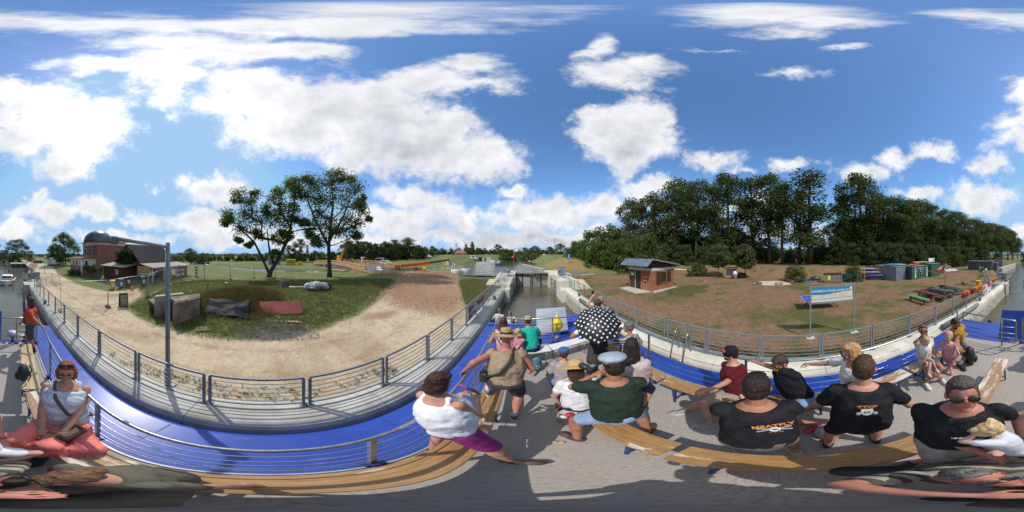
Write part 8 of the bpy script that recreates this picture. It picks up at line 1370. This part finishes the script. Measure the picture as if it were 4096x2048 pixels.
# bow: three seated low beyond the roof
BW = 'people sitting in the bow beyond the roof'
person('person in a navy and white striped shirt sitting in the bow at the far left', 15, (-1.15, 7.35, .42), (-1.15, 7.4, .93), [(-1.2, 7.9, -.1), (-1.0, 7.9, -.1)], [(-1.4, 7.6, .5), (-.9, 7.6, .5)], (15, -5), 1.74, 1.15, 1, .018, stripes('navystripe', (.70, .70, .72), (.03, .04, .09), 32), .6, DENIM, .8, 'black', HG, 'short', group=BW, z0=-.1)
person('grey haired person in a pale striped shirt sitting in the bow', -20, (-.60, 7.1, .40), (-.62, 7.12, .91), [(-.6, 7.6, -.1), (-.4, 7.6, -.1)], [(-.8, 7.35, .5), (-.3, 7.3, .45)], (-40, -5), 1.68, 1.1, 1, .018, stripes('palestripe', (.50, .50, .56), (.64, .64, .68), 40), .6, DENIM, .8, 'black', HG, 'short', group=BW, z0=-.1)
person('child with light brown hair low in the bow in front of the grey haired person', 0, (-.50, 6.75, .35), (-.50, 6.78, .70), [(-.5, 7.1, -.1), (-.35, 7.1, -.1)], [(-.65, 7.0, .4), (-.35, 7.0, .4)], (0, 0), 1.15, 1, 0, .018, cl('childgrey', (.3, .3, .33)), .6, DENIM, .8, 'black', hairm('lightbrown', (.28, .15, .07)), 'short', group=BW, z0=-.1)
# 12 umbrella person, 13 bucket hat
LSK = cl('longskirt', (.060, .052, .048), (.045, .040, .038))
i = person('person in a long dark skirt and blue top hidden behind the polka dot umbrella', 20, (1.68, 3.42, 1.74), (1.68, 3.48, 2.24), [(1.55, 3.4, Z0), (1.80, 3.42, Z0)], [(1.42, 3.25, 2.0), (1.95, 3.30, 1.9)], (20, 0), 1.70, 1.15, 1, .012, cl('steelblue', (.18, .23, .33)), .4, None, 0, 'black', HB, 'short', female=True, skirt=(LSK, .9, .17))
um = thing('umbrella', 'open black umbrella with white polka dots held tilted toward the camera', 'umbrella', (1.42, 3.05, 1.9))
def dots():
    m = bpy.data.materials.new('polka_dots'); m.use_nodes = True; t = NT(m); mp = t.n('ShaderNodeMapping'); mp.inputs['Rotation'].default_value = (0, 0, .6); uvn = t.n('ShaderNodeUVMap'); t.L.new(uvn.outputs[0], mp.inputs[0]); v = t.n('ShaderNodeTexVoronoi', voronoi_dimensions='2D'); v.inputs['Scale'].default_value = 11.5; v.inputs['Randomness'].default_value = .22; t.L.new(mp.outputs[0], v.inputs['Vector']); t.col(t.mix(t.rng(v.outputs['Distance'], .19, .22), (.72, .72, .72), (.012, .012, .018))); t.b.inputs['Roughness'].default_value = .5; return m
cu = V((1.36, 2.82, 2.42)); nn = (V((0, 0, 3.7)) - cu).normalized() * .72 + V((0, -.05, .60)); nn.normalize(); sx = nn.cross(V((0, 0, 1))).normalized(); sy = sx.cross(nn) * -1; MU = Matrix((sx, nn.cross(sx), nn)).transposed().to_4x4(); MU.translation = cu
b = MB(); RU = .50; uvs = []; nr = 7
for s_ in range(8):
    a0 = s_ * math.pi / 4; a1 = a0 + math.pi / 4; base = len(b.v)
    for r_ in range(nr + 1):
        f = r_ / nr
        for q in range(5):
            g = q / 4; p = V((math.cos(a0), math.sin(a0), 0)).lerp(V((math.cos(a1), math.sin(a1), 0)), g) * RU * f * (1 - .09 * math.sin(math.pi * g) * f); z = -.22 * f ** 2 + .035 * math.sin(math.pi * g) * f; b.v.append(tuple(MU @ V((p.x, p.y, z)))); uvs.append((p.x, p.y))
    for r_ in range(nr):
        for q in range(4): b.f.append((base + r_ * 5 + q, base + r_ * 5 + 5 + q, base + r_ * 5 + 6 + q, base + r_ * 5 + 1 + q)); b.sm.append(True)
o = b.build('canopy', dots(), um); ul = o.data.uv_layers.new(name='UVMap')
for lp_ in o.data.loops: ul.data[lp_.index].uv = uvs[lp_.vertex_index]
b = MB()
for s_ in range(8): a0 = s_ * math.pi / 4; b.tube([MU @ V((math.cos(a0) * RU * f * 1.0, math.sin(a0) * RU * f, -.22 * f * f - .006)) for f in (0, .33, .66, 1.02)], .0035, 5)
b.build('rib', STEEL, um); MB().tube([MU @ V((0, 0, .05)), MU @ V((0, 0, -.62))], .006, 6).build('shaft', BLACK, um)
i = person('person in a grey bucket hat behind the umbrella holding up a phone', 15, (2.08, 4.05, 1.74), (2.08, 4.08, 2.24), [(1.95, 4.05, Z0), (2.2, 4.05, Z0)], [(1.86, 4.22, 2.52), (2.2, 4.35, 2.2)], (15, 0), 1.76, 1.05, 0, .014, cl('greyblue', (.2, .22, .26)), .5, cl('greyp', (.12, .12, .12)), 1.6, 'black', HG, 'short', ('bucket', cl('hatgrey', (.24, .22, .20)), None)); MB().box((1.90, 4.26, 2.62), (.08, .015, .15), bev=.005).build('phone', BLACK, i['t'])
# 14 curly grey in patterned knit, 15 dark haired
KN = stripes('knit', (.42, .43, .40), (.10, .10, .11), 30, .45, (.3, .2, 0))
i = person('grey curly haired person in a zigzag knitted top drinking from a blue can', -15, (2.02, 2.60, 1.34), (2.08, 2.74, 1.84), [(1.85, 2.95, Z0), (2.1, 3.0, Z0)], [(1.93, 2.94, 1.92), (2.2, 2.95, 1.45)], (-55, -5), 1.66, 1.12, 1, .011, KN, .85, cl('navy', (0, 0, 0)), 1.5, 'black', HG, 'curly', female=True, glasses=2, epole=[V((-.5, .3, -1)), None]); MB().lathe([(0, 0), (.03, 0), (.03, .11), (0, .11)], (1.93, 3.0, 1.93), 12).build('drink_can', mat('can_blue', (.03, .12, .4), None, 5, .3, .6), i['t'])
i = person('dark haired person with sunglasses on the head and a pink scarf behind the flat cap', 60, (1.26, 1.62, 1.66), (1.25, 1.62, 2.16), [(1.2, 1.65, Z0), (1.4, 1.6, Z0)], [(1.3, 1.9, 1.8), (1.5, 1.75, 1.8)], (40, -8), 1.68, 1.1, 0, .011, cl('palepink', (.52, .42, .42)), .6, cl('navy', (0, 0, 0)), 1.5, 'black', HD, 'longer', female=True)
# 16 boy with blue cap, 17 sun hat, 18 flat cap
i = person('child in a grey shirt and blue cap at the front end of the middle bench', 0, (.60, 2.32, 1.31), (.60, 2.42, 1.78), [(.50, 2.78, Z0), (.74, 2.78, Z0)], [(.42, 2.62, 1.40), (.78, 2.62, 1.40)], (15, -15), 1.46, 1.0, 0, .011, cl('mauvegrey', (.36, .32, .34)), .65, DENIM, .9, 'black', HB, 'short', ('cap', cl('capblue', (.05, .13, .30)), None))
i = person('person in a white shirt and wide golden straw sun hat on the middle bench', 8, (.61, 1.74, 1.33), (.61, 1.84, 1.83), [(.45, 2.08, Z0), (.95, 2.08, Z0)], [(.52, 2.05, 1.42), (.92, 2.02, 1.42)], (10, -12), 1.66, 1.05, 0, .010, cl('white', (.72, .72, .73), (.62, .62, .65)), .5, cl('darkdenim', (.035, .06, .13)), .5, 'black', HB, 'long', ('sun', STR2, STR), female=True)
i = person('person in dark green shirt, pale blue shorts and flat cap straddling the middle bench', 22, (.72, 1.12, 1.74), (.72, 1.16, 2.30), [(.44, 1.30, Z0), (1.04, 1.10, Z0)], [(.58, 1.36, 2.34), (.72, 1.42, 2.30)], (12, -14), 1.80, 1.16, 1, .010, cl('darkgreen', (.022, .040, .028)), .62, cl('paleblue', (.32, .42, .60), (.26, .35, .52)), .68, 'brown', HD, 'short', ('flat', cl('capgrey', (.36, .41, .48)), None), footyaw=[-30, 60], kpole=[V((-.4, .9, .1)), V((.6, .7, .1))], epole=[V((-.7, -.5, -1)), V((.6, -.3, -1))])
cm = thing('camera_body', 'black camera with a long lens in the hands of the person in dark green', 'camera', (.62, 1.40, 2.42), R(30)); MB().box((0, 0, 0), (.13, .06, .09), bev=.01).build('body', BLACK, cm, world=False); MB().lathe([(0, 0), (.035, 0), (.038, .1), (.03, .12), (0, .115)], n=16, M=Matrix.Rotation(R(-90), 4, 'X') @ Matrix.Translation((0, 0, .03))).build('lens', BLACK, cm, world=False); MB().box((0, 0, .052), (.05, .04, .02)).build('viewfinder', STEEL, cm, world=False)
# 19 maroon
i = person('seated person in a maroon shirt and beige shorts with a cap turned backwards', -52, (2.06, .56, 1.34), (2.22, .66, 1.85), [(1.70, 1.12, Z0), (1.58, .72, Z0)], [(1.72, .98, 1.42), (1.86, .42, 1.40)], (-18, -8), 1.76, 1.12, 0, .010, cl('maroon', (.12, .014, .020), (.09, .010, .016)), .55, cl('beige', (.33, .28, .23)), .85, 'grey', HD, 'short', ('backcap', cl('capblack', (.012, .013, .018)), cl('capred', (.45, .08, .09))), beard=HD, kpole=[V((-.7, .6, .4)), V((-.8, .5, .4))])
tag(MB().lathe([(0, 0), (.033, 0), (.033, .12), (.028, .125), (0, .122)], (1.62, .42, 1.28), 14).build('drink_can', mat('can_dark', (.05, .06, .09), None, 4, .3, .7)), 'dark drink can held between the maroon and the big black shirts', 'can')
# 20 big man
BT = cl('black', (.012, .012, .015), (.018, .018, .022))
i = person('big standing person in a black shirt with an orange print on the back', 78, (.93, .12, 1.74), (1.02, .15, 2.28), [(1.14, .30, Z0), (1.14, -.10, Z0)], [(1.42, .50, 1.85), (1.48, .0, 1.85)], (84, -12), 1.90, 1.12, 1, .011, BT, .85, cl('greyshorts', (.14, .13, .12)), .8, 'grey', HD, 'short')
def backprint(i, items, up=.62, off=.19):
    c = i['P0'] + i['sp'] * i['S'] * up - i['fw'] * off * i['k']; M = frame_m(c, i['r'], i['sp']); 
    return M
M = backprint(i, 0, .66, .205) @ Matrix.Translation((.07, .05, -.02)) @ Matrix.Scale(.72, 4); text('MEATFLY', .075, M @ Matrix.Translation((0, .045, 0)) @ Matrix.Rotation(.15, 4, 'Z'), mat('print_orange', (.72, .27, .05)), i['t'], bold=.002); torus(None, .035, .007, M @ Matrix.Translation((0, -.005, .002)), 14, 5).build('print_ring', PAPER, i['t']); b = MB(); [b.box(None, (.26, .018, .004), M=M @ Matrix.Translation((0, .0, .001)) @ Matrix.Rotation(a_, 4, 'Z')) for a_ in (.32, -.18)]; b.build('print_tools', mat('print_grey', (.42, .44, .48)), i['t']); text('LTD 66', .032, M @ Matrix.Translation((.01, -.075, 0)), mat('print_orange', (0, 0, 0)), i['t'])
# 21 black shirt, light denim shorts
i = person('seated person in black shirt and pale denim shorts, one arm raised to the rail', -45, (2.02, -.24, 1.34), (2.14, -.06, 1.83), [(1.66, -.12, Z0), (1.64, -.38, Z0)], [(2.30, .36, 1.94), (1.76, -.30, 1.36)], (-38, -25), 1.76, 1.1, 1, .011, cl('blacknavy', (.012, .013, .02)), .6, DENIM, .85, 'red', hairm('shortbrown', (.07, .045, .03)), 'short', glasses=1, epole=[V((.2, .3, .5)), None]); tag(MB().ball((1.42, -.42, Z0 + .12), (.14, .12, .14), 14, 9).build('plastic_bag', mat('white_bag', (0, 0, 0))), 'crumpled white carrier bag on the deck between the two black shirts', 'bag')
# 22 blond woman
i = person('blond person in a white blouse and sunglasses with one arm on the rail', 10, (1.66, -.86, 1.70), (1.64, -.80, 2.22), [(1.55, -.8, Z0), (1.78, -.9, Z0)], [(1.50, -.55, 1.75), (2.30, -.20, 1.88)], (8, -6), 1.74, 1.08, 0, .011, cl('blouse', (.66, .64, .62), (.56, .54, .53)), .8, cl('white', (0, 0, 0)), .9, 'black', hairm('strawberry', (.56, .33, .15), (.34, .17, .06)), 'long', female=True, glasses=1)
# 23 route 66 shirt
i = person('standing person in a black shirt with a 66 road shield on the back', 112, (1.0, -.54, 1.80), (1.08, -.60, 2.34), [(1.20, -.36, Z0), (1.12, -.74, Z0)], [(1.40, -.20, 1.72), (1.05, -1.02, 1.86)], (125, -6), 1.80, 1.16, 0, .011, cl('black', (0, 0, 0)), .62, cl('blackshorts', (.02, .02, .022)), .8, 'black', HB, 'short')
M = backprint(i, 0, .66, .195) @ Matrix.Scale(.8, 4); text('TTCP', .05, M @ Matrix.Translation((0, .075, 0)), mat('print_orange2', (.70, .18, .03)), i['t'], bold=.003, xs=1.3); b = MB(); b.prism([(-.045, .055), (-.05, 0), (-.03, -.045), (0, -.06), (.03, -.045), (.05, 0), (.045, .055)], 0, .003, M=M); b.build('print_shield', PAPER, i['t']); text('66', .06, M @ Matrix.Translation((0, -.02, .004)), BLACK, i['t']); b = MB(); [b.ball(None, (.022, .03, .004), 8, 5, M=M @ Matrix.Translation((s * .065, -.03, 0))) for s in (-1, 1)]; b.build('print_wings', mat('print_grey', (0, 0, 0)), i['t'])
# 24, 25 woman with baby
i = person('person in a cream strappy top and sunglasses on the right bench holding a small child', -62, (2.10, -2.62, 1.34), (2.13, -2.56, 1.84), [(1.80, -2.22, Z0), (1.66, -2.52, Z0)], [(1.90, -2.36, 1.50), (1.86, -2.58, 1.50)], (-50, 10), 1.70, 1.0, 1, .011, cl('cream', (.62, .56, .50)), 0, cl('paleprint', (.36, .50, .58), (.55, .62, .66), 24), .45, 'white', hairm('darkblond', (.16, .09, .05)), 'tail', female=True, glasses=1, bust=1)
i = person('toddler in a white shirt with black patches on the lap of another person', -62, (1.98, -2.45, 1.50), (1.98, -2.44, 1.78), [(1.72, -2.20, 1.22), (1.70, -2.40, 1.22)], [(1.82, -2.26, 1.58), (1.80, -2.46, 1.55)], (-70, -15), .88, 1.25, 3, .010, cl('white', (0, 0, 0)), .6, cl('babyblue', (.3, .42, .5)), .6, 'white', HY, 'short', kpole=[V((-1, .6, .6)), V((-1, .3, .6))])
b = MB(); [b.ball(i['P0'] + i['sp'] * i['S'] * .62 + i['fw'] * .118 * .62 + i['r'] * s * .04, (.022, .022, .022), 8, 6) for s in (-1, 1)]; b.build('shirt_patch', BLACK, i['t'])
# 26 girl in pink, 27 yellow
i = person('little girl in a pink dress and pink cap standing before the person in yellow', 170, (1.70, -2.84, 1.40), (1.70, -2.84, 1.74), [(1.62, -2.82, Z0), (1.76, -2.82, Z0)], [(1.86, -2.72, 1.42), (1.54, -2.80, 1.36)], (150, -8), 1.20, 1.05, 3, .011, cl('pink', (.56, .26, .30)), .12, None, 0, 'pink', HY, 'tail', ('cap', cl('cappink', (.55, .30, .36)), WHITE), skirt=(cl('pink', (0, 0, 0)), .25, .11))
i = person('bearded person in a yellow shirt and sunglasses leaning forward on the corner bench', -62, (2.0, -3.72, 1.35), (1.88, -3.42, 1.80), [(1.62, -3.18, Z0), (1.60, -3.52, Z0)], [(1.72, -3.02, 1.42), (1.68, -3.18, 1.40)], (-75, -22), 1.80, 1.15, 1, .011, cl('mustard', (.50, .30, .03), (.42, .24, .02)), .6, cl('khaki', (.28, .25, .20)), .85, 'black', HD, 'short', glasses=1, beard=HD, socks=mat('sock_white', (0, 0, 0)), epole=[V((.3, .3, -1)), V((-.5, -.6, -.6))])
# 28, 29 man with sunglasses and toddler
i = person('person in a black shirt and black sunglasses standing close behind the camera holding a toddler', -30, (.43, -.80, 1.80), (.42, -.84, 2.34), [(.60, -.66, Z0), (.28, -.82, Z0)], [(.06, -.82, 1.92), (.17, -.64, 1.82)], (-34, 20), 1.90, 1.2, 2, .010, cl('black', (0, 0, 0)), .5, cl('sand', (.44, .40, .35)), .85, 'black', hairm('greybrown', (.11, .085, .07), (.05, .04, .035)), 'short', glasses=1, footyaw=[-10, -50], epole=[V((-.4, -.1, -1)), V((.8, .3, -.8))])
M = frame_m(i['P0'] + i['sp'] * i['S'] * .66 + i['fw'] * .198 * i['k'], -i['r'], i['sp']); text('ICONO', .03, M, PAPER, i['t']); torus(None, .035, .006, Matrix.Translation(i['arms'][0][2].lerp(i['arms'][0][1], .12)) @ (i['arms'][0][2] - i['arms'][0][1]).to_track_quat('Z', 'Y').to_matrix().to_4x4(), 14, 6).build('bracelet', BLACK, i['t'])
i = person('blond curly toddler in a pale patterned shirt carried with one arm over the head', -120, (.13, -.74, 1.86), (.21, -.76, 2.08), [(.27, -.62, 1.64), (.09, -.64, 1.62)], [(.17, -.62, 2.08), (.25, -.72, 2.32)], (80, -30), .92, 1.2, 3, .009, mat('cloth_toddler', (.56, .57, .64), (.36, .40, .52), 34, .85, lo=.6, hi=.66), .6, cl('white', (0, 0, 0)), .6, 'grey', hairm('pale_blond', (.72, .52, .28), (.5, .32, .14)), 'curly')
# stern, banks, boats, workers
person('dark long haired person sitting low at the stern beside the right wall', 100, (2.0, -6.80, -.02), (2.0, -6.80, .48), [(2.3, -6.7, -.45), (2.3, -6.9, -.45)], [(2.2, -6.6, .1), (2.2, -7.0, .1)], (95, 0), 1.66, 1, 0, .016, cl('blackcoat', (.014, .013, .014)), 1.5, BLACK, 1.5, 'black', HD, 'longer', female=True, z0=-.45)
person('person in a white top and dark trousers on the left rear pier walkway', 150, (-2.45, -24.2, 1.06), (-2.45, -24.2, 1.54), [(-2.55, -24.2, .14), (-2.35, -24.2, .14)], [(-2.75, -24.3, 1.0), (-2.15, -24.3, 1.0)], None, 1.70, 1, 0, .03, cl('white', (0, 0, 0)), .6, cl('slate', (0, 0, 0)), 1.6, 'black', HD, 'short', z0=.14)
person('person standing on the cabin roof end of the white motor boat', 0, (.7, -33.4, .75), (.7, -33.4, 1.22), [(.6, -33.4, -.12), (.8, -33.4, -.12)], [(.4, -33.3, .8), (1.0, -33.3, .8)], None, 1.70, 1, 1, .03, cl('greyblue', (0, 0, 0)), .6, BLACK, 1.4, 'black', HD, 'short', z0=-.12)
person('person sitting by the cabin of the white motor boat', 20, (-.15, -29.6, -.45), (-.15, -29.6, .05), [(-.2, -29.1, -.8), (0, -29.1, -.8)], [(-.4, -29.3, -.4), (.1, -29.3, -.4)], None, 1.70, 1, 1, .03, cl('coral', (0, 0, 0)), .4, DENIM, .7, 'black', HB, 'long', z0=-.8)
for k, (ux, l, m, bend) in enumerate(((463, 'worker in blue bending over at the left on the bridge deck', (.05, .12, .30), 1), (489, 'worker in dark blue standing on the bridge deck', (.04, .07, .18), 0), (536, 'worker in blue bending in the middle of the bridge deck', (.06, .14, .34), 1), (584, 'worker in pale blue standing beside the bright green one', (.10, .2, .38), 0), (606, 'worker in a bright yellow green vest on the bridge deck', (.45, .75, .05), 0))):
    p = A(1200 + ux / 2.863, 41 - k * .6); zb = 1.75 - .02 * k; hh = .92; person(l, 100 + 30 * k, (p.x, p.y, zb + .9), ((p.x + (.4 if bend else 0)), p.y + (.2 if bend else 0), zb + (1.08 if bend else 1.42)), [(p.x - .12, p.y, zb), (p.x + .12, p.y, zb)], [(p.x + .4, p.y + .3, zb + (.5 if bend else .95)), (p.x + .45, p.y, zb + (.45 if bend else .95))], None, 1.75, 1.1, 1, .035, cl('work%d' % k, m), .7, cl('slate', (0, 0, 0)), 1.7, 'black', HD, 'short', group='workers on the bridge', z0=zb)
bpy.data.scenes.remove(TS)
